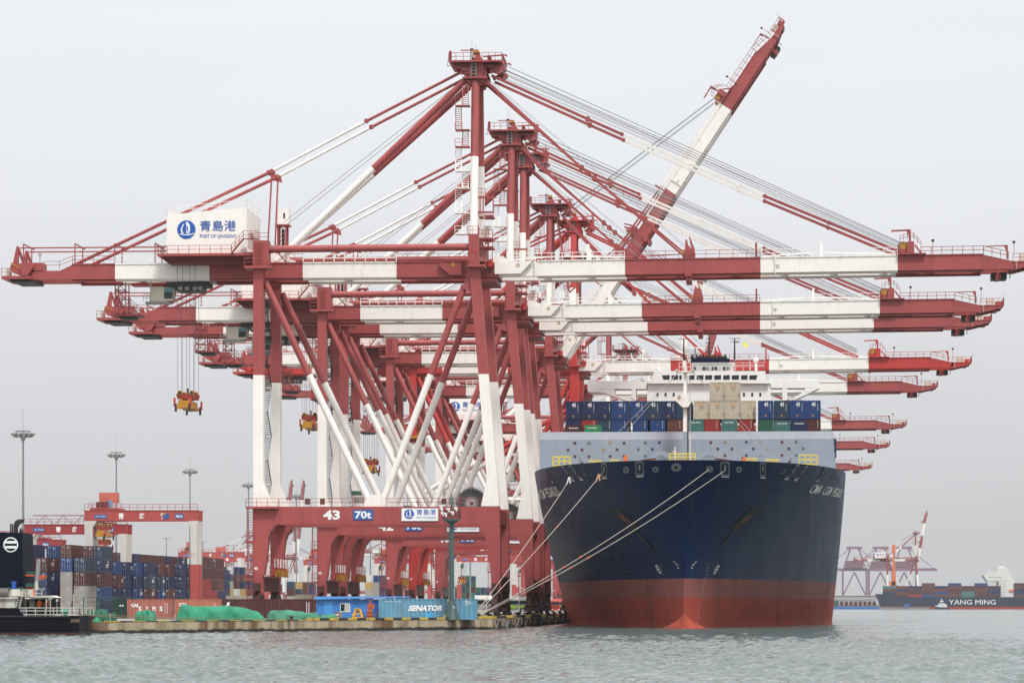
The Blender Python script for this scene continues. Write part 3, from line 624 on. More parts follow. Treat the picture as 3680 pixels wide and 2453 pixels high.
    q.beam((T(1878), 5.8, HB + .4), (T(1918), 5.8, H2 + .1), .12, .16, GREY); q.build('hinge_cladding', bo); q = MB(); q.beam((T(1925), 5.85, HB - .1), (T(1925), 5.85, H2 + .5), .13, .13, WHITE); q.build('drain_pipe', bo); q = MB(); q.beam((T(2786), 6.1, HB - .2), (T(2786), 6.1, H2 + .1), .13, .13, WHITE); q.beam((T(2786), 6.1, H2 - 1.1), (T(2802), 6.1, H2 - 1.1), .13, .1, GREY); q.build('drain_pipe', bo); q = MB()
    disc(q, T(1862), 5.86, H2 - .55, .27, YEL); disc(q, T(1862), 5.85, H2 - .6, .13, WHITE, 12)
    q.build('boom_roundel', bo)
    # forestays and boom hoist ropes
    A1 = lambda y: Vector((XA(1768), y, ZA(276))); bmx = Matrix.Translation(H) @ Matrix.Rotation(-math.radians(.5 if raised is None else raised), 4, 'Y')
    BP = lambda px, y, z: bmx @ Vector((T(px), y, z))
    if raised is None:
        for y in (6.9, 13.6):
            s_ = MB(); P = A1(y); E_ = BP(3248, y, H2 + .4)
            lens = [0, .235, .318, .665, 1.0]; mm = [R, R, WHITE, R]
            def pt(t): return P.lerp(E_, t) + Vector((0, 0, -1.2 * 4 * t * (1 - t) * .35))
            for i in range(4): s_.beam(pt(lens[i]), pt(lens[i + 1]), .22, .42, mm[i])
            for t in (.235, .318, .48, .6, .665, .82):
                c = pt(t); s_.tube(c - Vector((0, .3, 0)), c + Vector((0, .3, 0)), .42 if t < .3 else .3, R if t < .33 or t > .66 else WHITE, 10)
            s_.build('outer_forestay', o)
            s_ = MB(); P = Vector((XA(1745), y, ZA(292))); K = Vector((L(2090, 603, y)[0] + dxm * .5, y, L(2090, 603, y)[1])); E_ = BP(2470, y, H2 + .6)
            s_.beam(P, K, .22, .36, R); s_.beam(K, E_, .22, .3, R)
            for t in (0, .06, .12):
                c = K.lerp(E_, t); s_.tube(c - Vector((0, .35, 0)), c + Vector((0, .35, 0)), .42, R, 12)
            s_.build('inner_forestay', o)
        w = MB()
        for i, y in enumerate((6.0, 7.4, 12.6, 14.2)):
            w.tube((XA(1812), y, ZA(240 + 4 * (i % 2) * 3)), BP(3240, y, H2 + 1.9), .05, WIRE, 5, caps=False)
            w.tube((XA(1800), y, ZA(262)), BP(3246, y, H2 + 1.4), .035, GREY, 5, caps=False)
        for y in (8, 12): w.tube((XA(1760), y, ZA(290)), BP(2475, y, H2 + 1.8), .03, GREY, 5, caps=False)
        w.build('hoist_wire', o)
    else:
        rr = math.radians(raised)
        for y in (6.9, 13.6):
            s_ = MB(); P = A1(y); K = P + Vector((14.5, 0, -15.5)); E_ = BP(3248, y, H2 + .4); E2 = BP(2700, y, H2 + 1.2)
            s_.beam(P, K, .22, .42, R); K2 = BP(2250, y, H2 + 1.8); s_.beam(K, K2, .22, .42, R); s_.beam(K2, E2, .2, .35, R); s_.beam(E2, E_, .2, .35, WHITE)
            s_.tube(K - Vector((0, .35, 0)), K + Vector((0, .35, 0)), .45, R, 12); s_.build('outer_forestay', o)
            s_ = MB(); P = Vector((XA(1745), y, ZA(292))); K = BP(2060, y, H2 + 5.5); s_.beam(P, K, .22, .36, R); s_.beam(K, BP(2470, y, H2 + .6), .22, .3, R); s_.build('inner_forestay', o)
        w = MB()
        for y in (6.0, 7.4, 12.6, 14.2): w.tube((XA(1812), y, ZA(245)), BP(3238, y, H2 + 1.9), .05, WIRE, 5, caps=False)
        w.build('hoist_wire', o)
    # ---- trolley and driver's cab
    if trolley:
        tr = MB(); cx = L(trolley_px, 0, 6)[0]; u = 1 / 24.3; zz = zb_ - .25
        tr.box(cx - 3.5, cx + 2.8, 7.9, 12.9, zz - .75, zz - .1, DARK); tr.box(cx - 2.0, cx + 1.9, 8.3, 12.6, zz - 1.45, zz - .7, DARK)
        for dx in (-1.4, -.4, .8, 1.6): tr.tube((cx + dx, 8, zz - 1.05), (cx + dx, 12.8, zz - 1.05), .36, GREY, 12)
        tr.box(cx - 9.0, cx - 3.4, 9.0, 12.0, zz - .5, zz - .12, VRED); tr.build('trolley', o)
        cbm = MB(); c0 = cx - 6.1; zc0 = zz - .75
        cbm.box(c0, c0 + 2.1, 8.8, 11.2, zc0 - 2.2, zc0, CREAM); cbm.prism([(c0 + 2.1, zc0 - 2.2), (c0 + 3.4, zc0 - 2.05), (c0 + 3.7, zc0 - .1), (c0 + 2.1, zc0)], 8.8, 11.2, CREAM)
        cbm.prism([(c0 - .8, zc0 - 2.45), (c0 + 3.2, zc0 - 2.45), (c0 + 2.9, zc0 - 2.2), (c0 - .5, zc0 - 2.2)], 8.6, 11.4, GREY); cbm.beam((c0 + .1, 8.9, zc0 - .1), (c0 + .1, 8.9, zz), .25, .25, GALV); cbm.beam((c0 + 1.9, 10.9, zc0 - .1), (c0 + 1.9, 10.9, zz), .25, .25, GALV)
        cbm.rail([(c0 - 1.0, 8.7, zc0 - 2.2), (c0, 8.7, zc0 - 2.2)], GALV, step=.5)
        co = cbm.build('driver_cab', o)
        wn = MB(); wn.prism([(c0 + 2.15, zc0 - 1.75), (c0 + 3.35, zc0 - 1.75), (c0 + 3.5, zc0 - .75), (c0 + 2.15, zc0 - .75)], 8.72, 8.79, GLASS)
        wn.prism([(c0 + 2.15, zc0 - .68), (c0 + 3.5, zc0 - .68), (c0 + 3.6, zc0 - .15), (c0 + 2.15, zc0 - .15)], 8.72, 8.79, TEAL); wn.build('cab_window', co)
    # zigzag stair between the landside legs
    zg = MB(); xs = L(959, 0, 8)[0]; z = zs; k = 0
    while z < h0 - 4:
        m = WHITE if z < zc - 2 else DARK
        a, b = (5.0, 9.5) if k % 2 == 0 else (9.5, 5.0)
        zg.ladder((xs, a, z), (xs, b, z + 3.6), .95, GREY if z < zc - 2 else DARK, step=.42, r=.075); zg.box(xs - .5, xs + .5, b - .8, b + .8, z + 3.6, z + 3.7, m)
        z += 3.6; k += 1
    zg.beam((xs - .5, 7.2, zs), (xs - .5, 7.2, z), .12, .12, WHITE); zg.build('leg_stair', o)
    return o
def crane_number(o, s):
    n = MB(); x, z = L(1161, 1866); x1 = L(1222, 0)[0]; put_text(n, s, x, -.04, z, L(0, 1834)[1] - z, SIGNWHITE, bold=.04, width=x1 - x)
    x, z = L(912, 2046); put_text(n, s, x, -.04, z, .45, SIGNWHITE, bold=.03); n.build('painted_number', o)
def place(o, r):
    d = 530.0 / r; o.location = (XR, (d - 2.64) / CA * 1.0, ZD)
# ================================================================ cranes
G = 'ship-to-shore cranes along the quay'
crA = make_crane(RED, 'a'); kidsA = {}
def crane_copy(src): return copy_tree(src)
AL = [(1.0, '43', 'nearest red and white quay crane, numbered 43 on its portal beam'),
      (.872, '42', 'second red and white quay crane, numbered 42, just behind the nearest one'),
      (.829, '41', 'third quay crane, boom lowered close under that of crane 42'),
      (.638, '39', 'quay crane numbered 39 whose boom passes behind the ship bridge'),
      (.527, '38', 'faded quay crane whose boom tip shows level with the upper deck containers'),
      (.468, '37', 'distant quay crane whose boom tip shows just above the breakwater top'),
      (.405, '36', 'distant quay crane whose boom tip shows beside the bow rail'),
      (.292, '35', 'far quay crane whose boom tip peeps out beside the painted ship name'),]
srcs = []
for i, (r, num, lab) in enumerate(AL):
    o = crA if i == 0 else crane_copy(crA)
    place(o, r); tag(o, lab, 'crane', G); srcs.append((o, num))
for o, num in srcs: crane_number(o, num)
c40 = make_crane(RED, 'a', raised=56.5, trolley=False); place(c40, .736); crane_number(c40, '40')
tag(c40, 'quay crane numbered 40 with its long boom raised steeply to the sky', 'crane', G)
cfar = [copy_tree(c40) for _ in range(2)]
def lift_boom(o, deg):
    for ch in list(KIDS(o)):
        if ch.name.split('.')[0] == 'boom': ch.rotation_euler = (0, -math.radians(deg), 0)
        elif ch.name.split('.')[0] in ('outer_forestay', 'inner_forestay', 'hoist_wire', 'painted_number'): bpy.data.objects.remove(ch)
for o, r, a, lab in ((cfar[0], .395, 76, 'hazy quay crane with upright boom, left of the other distant raised boom'),
                     (cfar[1], .335, 74, 'farther hazy quay crane with upright boom, right of the other distant raised boom')):
    place(o, r); lift_boom(o, a); tag(o, lab, 'crane', G)
c47 = make_crane(VRED, 'b', trolley_px=300); place(c47, .69); c47.scale = (1, 1, 1.022)
for ch in KIDS(c47):
    if ch.name.split('.')[0] == 'boom': ch.scale = (1.05, 1, 1)
crane_number(c47, '47')
tag(c47, 'brighter red quay crane numbered 47 with upright legs and mid-height ties', 'crane', G)
spreader('spreader', 'yellow spreader hanging in the open sky left of the nearest crane', tuple(at(676, 1446, 541)), ropes=24)
# ================================================================ container builder (long side along y)
def cmat(name, rgb, rust=.35): return paint('container_' + name, tuple(c * (.62 if max(rgb) < .3 else .9) for c in rgb), .55, .14, .25, .5, rust)
CC = {'navy': cmat('navy', (.009, .026, .115)), 'blue': cmat('blue', (.010, .062, .25)), 'steel_blue': cmat('steel_blue', (.02, .06, .12)),
      'maroon': cmat('maroon', (.11, .022, .024)), 'brown': cmat('brown', (.17, .055, .038)), 'red': cmat('red', (.30, .025, .02)), 'grey': cmat('grey', (.34, .33, .30)),
      'beige': cmat('beige', (.55, .49, .37), .8), 'teal': cmat('teal', (.07, .25, .22)), 'green': cmat('green', (.02, .15, .08)), 'orange': cmat('orange', (.47, .17, .10)),
      'salmon': cmat('salmon', (.42, .145, .11)), 'light_blue': cmat('light_blue', (.13, .33, .47)), 'dark_green': cmat('dark_green', (.015, .06, .045)), 'white': cmat('white', (.6, .6, .58)),
      'yellow': cmat('tan', (.45, .30, .10)), 'bright_green': cmat('bright_green', (.02, .30, .10))}
RIB = paint('lock_rods', (.30, .31, .33), .5, .1)
CM = {}
def container(col, x, y, z, Ln=12.19, H=2.9, doors=True, rot=0.0, simple=False, label=None, group=None):
    """x, y = centre of the near end, bottom at z; the box runs Ln to the back"""
    key = (col, round(Ln, 1), round(H, 2), doors, simple)
    if key not in CM:
        m = CC[col]; b = MB(); w = 1.219
        if simple:
            b.box(-w, w, 0, Ln, 0, H, m)
        else:
            b.box(-w + .085, w - .085, .05, Ln - .05, .06, H - .03, m)
            for sx in (-1, 1):
                for yy in (0, Ln - .16): b.box(sx * w, sx * (w - .16), yy, yy + .16, 0, H, m)
                b.box(sx * w, sx * (w - .1), .16, Ln - .16, 0, .16, m); b.box(sx * w, sx * (w - .1), .16, Ln - .16, H - .1, H, m)
                n = int((Ln - .4) / .55)
                for i in range(n):
                    yy = .25 + (Ln - .5) * i / n; b.box(sx * (w - .09), sx * (w - .004), yy, yy + .27, .16, H - .1, m)
            for yy in (0, Ln - .12): b.box(-w + .16, w - .16, yy, yy + .12, 0, .15, m); b.box(-w + .16, w - .16, yy, yy + .12, H - .12, H, m)
            if not doors:
                for i in range(8):
                    xx = -w + .2 + i * .262; b.box(xx, xx + .13, .012, .06, .15, H - .12, m)
        me = b.build('container_body'); d = None
        if doors and not simple:
            q = MB(); 
            for sx in (-1, 1):
                q.box(sx * .01, sx * (w - .17), .015, .05, .16, H - .13, m)
                for xx in (.28, .75): q.tube((sx * xx, -.03, .1), (sx * xx, -.03, H - .06), .028, RIB, 6); q.box(sx * xx - .1, sx * xx + .12, -.04, .01, H * .38, H * .41, RIB)
                for zz in (.4, H * .5, H - .45): q.box(sx * (w - .3), sx * (w - .12), -.02, .015, zz, zz + .08, RIB)
            rnd_ = random.Random(hash_(col)); q.box(-.95, -.7, -.005, .014, H * .45, H * .53, YEL); q.box(.15, .6, -.005, .014, H * .83, H * .86, SIGNWHITE); q.box(.15, .7, -.005, .014, H * .74, H * .76, SIGNWHITE); q.box(-.8, -.35, -.005, .014, H * .85, H * .88, SIGNWHITE)
            d = q.build('container_door')
        CM[key] = (me.data, d.data if d else None)
        SC.collection.objects.unlink(me); bpy.data.objects.remove(me)
        if d: SC.collection.objects.unlink(d); bpy.data.objects.remove(d)
    a, d = CM[key]
    o = bpy.data.objects.new('shipping_container', a); SC.collection.objects.link(o); o.location = (x, y, z); o.rotation_euler = (0, 0, rot)
    tag(o, label, 'container', group)
    if d:
        k = bpy.data.objects.new('container_door', d); SC.collection.objects.link(k); k.parent = o
    return o
def hash_(s): return sum(ord(c) * (i + 3) for i, c in enumerate(s))
ORD = ['first', 'second', 'third', 'fourth', 'fifth', 'sixth', 'seventh', 'eighth', 'ninth', 'tenth', 'eleventh', 'twelfth', 'thirteenth', 'fourteenth', 'fifteenth', 'sixteenth', 'seventeenth', 'eighteenth', 'nineteenth', 'twentieth']
CN = {'navy': 'navy', 'blue': 'bright blue', 'steel_blue': 'steel blue', 'maroon': 'maroon', 'brown': 'brown', 'red': 'red', 'grey': 'grey', 'beige': 'rusty beige', 'teal': 'teal', 'green': 'green', 'orange': 'orange', 'salmon': 'salmon', 'light_blue': 'light blue', 'dark_green': 'dark green', 'white': 'white', 'yellow': 'tan', 'bright_green': 'bright green'}
# ================================================================ the container ship at the berth
SX, SY = -9.95, 487.4            # stem at the waterline
ship = empty('container_ship', (SX, SY, 0), label='huge navy and red container ship moored bow-on beside the quay', cat='ship')
NAVY = paint('hull_navy', (.0018, .014, .058), .36, .25, 0, .08, rust=0, spec=.14)
def hull_dirt(m):
    """diagonal scuffs and rubbed patches low on the side"""
    t = m.node_tree; b = t.nodes['Principled BSDF']; src = b.inputs['Base Color'].links[0].from_socket
    tc_ = nd(t, 'ShaderNodeTexCoord'); mp = nd(t, 'ShaderNodeMapping'); mp.inputs['Rotation'].default_value = (0, math.radians(35), 0); mp.inputs['Scale'].default_value = (.9, .02, .07)
    n = nd(t, 'ShaderNodeTexNoise'); n.inputs['Scale'].default_value = 1; n.inputs['Detail'].default_value = 6; n.inputs['Roughness'].default_value = .6
    t.links.new(tc_.outputs['Object'], mp.inputs[0]); t.links.new(mp.outputs[0], n.inputs['Vector'])
    r = nd(t, 'ShaderNodeMapRange'); r.inputs['From Min'].default_value = .54; r.inputs['From Max'].default_value = .74; r.inputs['To Max'].default_value = .5; t.links.new(n.outputs['Fac'], r.inputs[0])
    x = nd(t, 'ShaderNodeMix', data_type='RGBA'); t.links.new(r.outputs[0], x.inputs[0]); t.links.new(src, x.inputs[6]); x.inputs[7].default_value = (.03, .03, .032, 1); t.links.new(x.outputs[2], b.inputs['Base Color'])
    r2 = nd(t, 'ShaderNodeMapRange'); r2.inputs['To Min'].default_value = b.inputs['Roughness'].default_value - .05; r2.inputs['To Max'].default_value = b.inputs['Roughness'].default_value + .2; t.links.new(n.outputs['Fac'], r2.inputs[0]); t.links.new(r2.outputs[0], b.inputs['Roughness'])
def hull_seams(m):
    # plate seams as fine weld ridges and black fender rubbing between 1 and 10 m above the water
    t = m.node_tree; b = t.nodes['Principled BSDF']; src = b.inputs['Base Color'].links[0].from_socket
    tc_ = nd(t, 'ShaderNodeTexCoord'); sp_ = nd(t, 'ShaderNodeSeparateXYZ'); t.links.new(tc_.outputs['Object'], sp_.inputs[0])
    cb = nd(t, 'ShaderNodeCombineXYZ'); ad = nd(t, 'ShaderNodeMath', operation='ADD'); ab = nd(t, 'ShaderNodeMath', operation='ABSOLUTE'); t.links.new(sp_.outputs['X'], ab.inputs[0]); t.links.new(ab.outputs[0], ad.inputs[0]); t.links.new(sp_.outputs['Y'], ad.inputs[1])
    t.links.new(ad.outputs[0], cb.inputs['X']); t.links.new(sp_.outputs['Z'], cb.inputs['Y'])
    br = nd(t, 'ShaderNodeTexBrick'); t.links.new(cb.outputs[0], br.inputs['Vector']); br.inputs['Scale'].default_value = 1; br.inputs['Brick Width'].default_value = 9; br.inputs['Row Height'].default_value = 2.6; br.inputs['Mortar Size'].default_value = .05; br.inputs['Mortar Smooth'].default_value = .5
    bp = nd(t, 'ShaderNodeBump'); bp.inputs['Strength'].default_value = .5; bp.inputs['Distance'].default_value = .04; t.links.new(br.outputs['Fac'], bp.inputs['Height'])
    n = nd(t, 'ShaderNodeTexNoise'); n.inputs['Scale'].default_value = .12; n.inputs['Detail'].default_value = 2; t.links.new(tc_.outputs['Object'], n.inputs['Vector'])
    b2 = nd(t, 'ShaderNodeBump'); b2.inputs['Strength'].default_value = .35; b2.inputs['Distance'].default_value = .5; t.links.new(n.outputs['Fac'], b2.inputs['Height']); t.links.new(b2.outputs[0], bp.inputs['Normal']); t.links.new(bp.outputs[0], b.inputs['Normal'])
    mp = nd(t, 'ShaderNodeMapping'); mp.inputs['Scale'].default_value = (.18, .05, .55); n2 = nd(t, 'ShaderNodeTexNoise'); n2.inputs['Detail'].default_value = 8; n2.inputs['Roughness'].default_value = .7; n2.inputs['Scale'].default_value = 1
    t.links.new(tc_.outputs['Object'], mp.inputs[0]); t.links.new(mp.outputs[0], n2.inputs['Vector'])
    r = nd(t, 'ShaderNodeMapRange'); r.inputs['From Min'].default_value = .56; r.inputs['From Max'].default_value = .66; r.inputs['To Max'].default_value = .8; t.links.new(n2.outputs['Fac'], r.inputs[0])
    rz = nd(t, 'ShaderNodeMapRange'); rz.inputs['From Min'].default_value = 11; rz.inputs['From Max'].default_value = 6; t.links.new(sp_.outputs['Z'], rz.inputs[0])
    ry = nd(t, 'ShaderNodeMapRange'); ry.inputs['From Min'].default_value = 9; ry.inputs['From Max'].default_value = 20; t.links.new(ab.outputs[0], ry.inputs[0])
    m1 = nd(t, 'ShaderNodeMath', operation='MULTIPLY'); m2_ = nd(t, 'ShaderNodeMath', operation='MULTIPLY'); t.links.new(r.outputs[0], m1.inputs[0]); t.links.new(rz.outputs[0], m1.inputs[1]); t.links.new(m1.outputs[0], m2_.inputs[0]); t.links.new(ry.outputs[0], m2_.inputs[1])
    x = nd(t, 'ShaderNodeMix', data_type='RGBA'); t.links.new(m2_.outputs[0], x.inputs[0]); t.links.new(src, x.inputs[6]); x.inputs[7].default_value = (.018, .016, .016, 1); t.links.new(x.outputs[2], b.inputs['Base Color'])
hull_dirt(NAVY); hull_seams(NAVY)
BOOT1 = paint('antifouling_red', (.33, .056, .036), .75, .15, .25, .25, rust=.3, spec=.2); hull_dirt(BOOT1); hull_seams(BOOT1)
BOOT2 = paint('faded_boot_top', (.25, .062, .052), .55, .15, .25, .25, rust=.3); hull_dirt(BOOT2); hull_seams(BOOT2)
HZT, HBM = 22.35, 22.8
def stem(z): v = max(0, min(1, z / HZT)); return -7.0 * max(0, (v - .25) / .75) ** 1.5
def hb(s, z):
    v = max(0, min(1, z / HZT)); Ln = 55 + 90 * (1 - v) ** 1.25
    t = (s - stem(z)) / Ln
    if t <= 0: return 0.0
    if t >= 1: return HBM
    a = 1.55 + .55 * v; b = 1 + 1.05 * v ** 1.4
    return HBM * (1 - (1 - t) ** a) ** (1 / b)
def hull_px(px, py, side, z=None):
    """s, z on the hull shell seen at px, py"""
    best = None
    for i in range(1200):
        s = -7 + i * .07
        zz = z
        d = (SY + s) * CA - (SX + side * 15) * SA
        zz = CAMH + (YH - py) * d / F
        x = SX + side * hb(s, min(zz, HZT)); Y = SY + s
        d = -x * SA + Y * CA; u = x * CA + Y * SA; q = 1840 + F * u / d
        e = abs(q - px)
        if hb(s, min(zz, HZT)) <= 0: e += 50
        if best is None or e < best[0]: best = (e, s, zz)
    return best[1], best[2]
zr = [-1.5, 0, 1, 2, 3, 4.1, 4.1001, 5.4, 6.7, 6.7001, 8, 9.5, 11, 12.5, 14, 15.5, 17, 18.5, 19.6, 20.6, 21.4, HZT]
tr_ = [(i / 44) ** 1.6 for i in range(45)]
def hull_mesh():
    m = MB(); m.mats = [BOOT1, BOOT2, NAVY]; cols = len(tr_) + 1
    for side in (1, -1):
        o = len(m.v)
        for z in zr:
            v = max(0, min(1, z / HZT)); Ln = 55 + 90 * (1 - v) ** 1.25; s0 = stem(z)
            for t in tr_: s = s0 + t * (Ln); m.v.append((side * hb(s, z), s, z))
            m.v.append((side * HBM, 330, z))
        for j in range(len(zr) - 1):
            k = 0 if zr[j + 1] <= 4.11 and zr[j] < 4.1 else (1 if zr[j] < 6.7 and zr[j] > 4.0 else 2)
            for i in range(cols - 1):
                a = o + j * cols + i; f = (a, a + 1, a + cols + 1, a + cols)
                m.f.append(f if side > 0 else f[::-1]); m.m.append(k); m.smooth.append(True)
    # bulb just breaking the surface
    o = len(m.v); N, M_ = 24, 9
    for j in range(M_ + 1):
        z = -1.5 + 3.5 * j / M_; k = max(0.0, 1 - max(0, z) / 2.0); wv = 3.0 * (.25 * k ** .6 + .75 * k ** 2.0) + .02; nv = 3.2
        for i in range(N):
            ph = 2 * math.pi * i / N; m.v.append((wv * math.cos(ph), 3.5 + (3.5 + nv) * math.sin(ph) if math.sin(ph) < 0 else 3.5 + 6 * math.sin(ph), z))
    for j in range(M_):
        for i in range(N): m.f.append((o + j * N + i, o + j * N + (i + 1) % N, o + (j + 1) * N + (i + 1) % N, o + (j + 1) * N + i)); m.m.append(0); m.smooth.append(True)
    return m.build('hull', ship)
hull = hull_mesh()
dk = MB(); GREYBLUE = paint('deck_grey_blue', (.27, .33, .40), .6, .08, .15, .3)
LGREY = paint('breakwater_pale', (.44, .48, .55), .55, .05, .1, .3)
pts = [(max(0, hb(s, 20.3) - .8), s) for s in [stem(20.3) + 1.2 + (330 - 0) * (i / 40) ** 2.5 for i in range(41)]]
dk.prism([(x, y) for x, y in pts] + [(-x, y) for x, y in pts[::-1]], 20.3, 20.5, paint('ship_deck_red', (.18, .06, .045), .7), axis='z')
dk.build('main_deck', ship)
def s_of_x(x, z):
    lo, hi = stem(z), 150.0
    for _ in range(40):
        m_ = (lo + hi) / 2
        if hb(m_, z) < x: lo = m_
        else: hi = m_
    return hi
def frame_at(side, s, z):
    e = .25; p = Vector((side * hb(s, z), s, z)); q = Vector((side * hb(s + e, z), s + e, z)); r = Vector((side * hb(s, min(z + .3, HZT)), s, min(z + .3, HZT)))
    T = (q - p).normalized() * side; U = Vector((0, 0, 1)); N = T.cross(U).normalized()
    return p, T, U, N
def on_hull(mb, side, px, py, poly, mat, off):
    s, z = hull_px(px, py, side); p, T, U, N = frame_at(side, s, z)
    vs = []
    for a, b in poly:
        # follow the shell: move along the tangent, then snap to the hull
        q = p + T * a; zz = z + b; zc_ = min(zz, HZT)
        if abs(T.x) < .6: vs.append(Vector((hb(q.y, zc_) * side, q.y, zz)) + N * off)
        else:
            sd2 = side if q.x * side > 0 else -side; vs.append(Vector((q.x, s_of_x(abs(q.x), zc_), zz)) + N * off)
    mb.add(vs, [tuple(range(len(vs)))], mat)
def P7(u, v): return 1900 + u * .51, 1200 + v * .51
STEELN = paint('fairlead_rim', (.13, .15, .20), .4, .2, 0, 1, rust=.5)
for u, v, w in ((140, 285, 30), (275, 272, 44), (330, 265, 44), (535, 252, 66), (785, 240, 72), (1385, 240, 76), (1647, 247, 64), (1858, 260, 46), (1923, 268, 46), (2065, 275, 32)):
    f = MB(); px, py = P7(u, v + 707); side = 1 if px > 2463 else -1; W_ = max(.95, w * .51 / 25.5 * (1.0 if 500 < u < 1700 else 1.5)) ; W_ = min(W_, 1.5); h = .98
    c = .22; oc = [(-W_ / 2 + c, -h), (W_ / 2 - c, -h), (W_ / 2, -h + c), (W_ / 2, h - c), (W_ / 2 - c, h), (-W_ / 2 + c, h), (-W_ / 2, h - c), (-W_ / 2, -h + c)]
    on_hull(f, side, px, py, oc, STEELN, .06); on_hull(f, side, px, py, [(a * .72, b * .72) for a, b in oc], BLACK, .08)
    on_hull(f, side, px, py, [(-.12, -.2), (.12, -.2), (.12, .45), (-.12, .45)], GREYBLUE, .1)
    on_hull(f, side, px, py, [(-W_ * .42, -h - .12), (W_ * .42, -h - .12), (W_ * .42, -h - .02), (-W_ * .42, -h - .02)], SIGNWHITE, .09); f.build('roller_fairlead', ship)
for u, v, w in ((393, 272, 20), (688, 250, 30), (898, 247, 26), (1080, 233, 38), (1268, 242, 30), (1482, 246, 28), (1795, 260, 22), (2088, 288, 20)):
    f = MB(); px, py = P7(u, v + 707); side = 1 if px > 2463 else -1; r = w * .51 / 26 / 1.3
    el = [(math.cos(i * .5236) * r * 1.25, math.sin(i * .5236) * r) for i in range(12)]
    on_hull(f, side, px, py, el, STEELN, .06); on_hull(f, side, px, py, [(a * .66, b * .6) for a, b in el], paint('fairlead_lining', (.22, .2, .15)) if w > 25 else BLACK, .08)
    on_hull(f, side, px, py, [(a * .4, b * .4 - .02) for a, b in el], BLACK, .1); f.build('oval_fairlead', ship)
for u, v in ((2125, 302), (2148, 304), (2178, 316), (2195, 322), (55, 322), (75, 312)):
    f = MB(); px, py = P7(u, v + 707); on_hull(f, 1 if u > 1000 else -1, px, py, [(math.cos(i) * .28, math.sin(i) * .22) for i in range(6)], BLACK, .06); f.build('scupper', ship)
# anchor pockets: flat black patch painted for the shaded recess, rust-brown patch inside
for side in (1, -1):
    f = MB(); p = [(-1.3, 1.3), (1.9, 1.3), (.2, -1.5), (-2.3, -1.6)] if side > 0 else [(1.3, 1.3), (-1.9, 1.3), (-.2, -1.5), (2.3, -1.6)]
    px, py = (2688, 1860) if side > 0 else (2238, 1860)
    on_hull(f, side, px, py, p, BLACK, .08)
    on_hull(f, side, px, py, [(a * .5 - .2 * side, b * .4 - .1) for a, b in p], paint('rusty_anchor', (.10, .045, .02), .8, .3), .12)
    f.build('anchor_pocket', ship)
RUN = paint('rust_run', (.055, .028, .016), .8, .3)
for u, v, ln in ((140, 305, 1.2), (275, 292, 1.5), (340, 290, 1.0), (535, 275, .8), (1858, 283, 1.4), (1930, 290, 1.9), (2060, 300, 2.4), (1650, 270, .9)):
    f = MB(); px, py = P7(u, v + 707); on_hull(f, 1 if px > 2463 else -1, px, py, [(-.16, 0), (.16, 0), (.06, -ln * .6), (0, -ln)], RUN, .05); f.build('rust_run', ship)
for side in (1, -1):
    f = MB(); px, py = (2650, 1895) if side > 0 else (2276, 1895); on_hull(f, side, px, py, [(-.5 * side, .3), (.5 * side, .2), (-.7 * side, -3.2), (-1.3 * side, -3.6)], paint('anchor_scrape', (.018, .016, .016), .8, .3), .05); f.build('anchor_scrape', ship)
# painted name on both bows
def arc_table(z):
    T_ = [(0, 0.0)]; s = stem(z); x = 0.0; L_ = 0.0; out = [(0.0, s)]
    while s < 120:
        s2 = s + .2; x2 = hb(s2, z); L_ += math.hypot(.2, x2 - x); s, x = s2, x2; out.append((L_, s))
    return out
AT = arc_table(19.0)
def s_of_arc(a):
    lo, hi = 0, len(AT) - 1
    while hi - lo > 1:
        m_ = (lo + hi) // 2
        if AT[m_][0] < a: lo = m_
        else: hi = m_
    k = (a - AT[lo][0]) / (AT[hi][0] - AT[lo][0]); return AT[lo][1] + (AT[hi][1] - AT[lo][1]) * k
def arc_of_x(x): return min(AT, key=lambda q: abs(hb(q[1], 19.0) - x) + (0 if q[1] < 60 else 9))[0]
NAMEW = paint('name_white', (.72, .72, .66), .6, .1, .3, 1)
def hull_text(s_, side, a0, z0, h, width, shear=.25):
    m = MB(); vs, fs = text_mesh(s_, h, .01, 0, 0, width); out = []
    for u, _, w in vs:
        a = a0 + u + w * shear if side > 0 else a0 + width - u - w * shear
        s = s_of_arc(a); z = z0 + w; p, T, U, N = frame_at(side, s, z); out.append(p + N * .07)
    m.add(out, fs, NAMEW); m.build('painted_name', ship)
a0 = arc_of_x(17.0); hull_text('CMA  CGM  PEGASUS', 1, a0, 18.7, 1.2, 24.5); hull_text('CMA  CGM  PEGASUS', -1, arc_of_x(17.9), 18.5, 1.3, 24.5, .25)
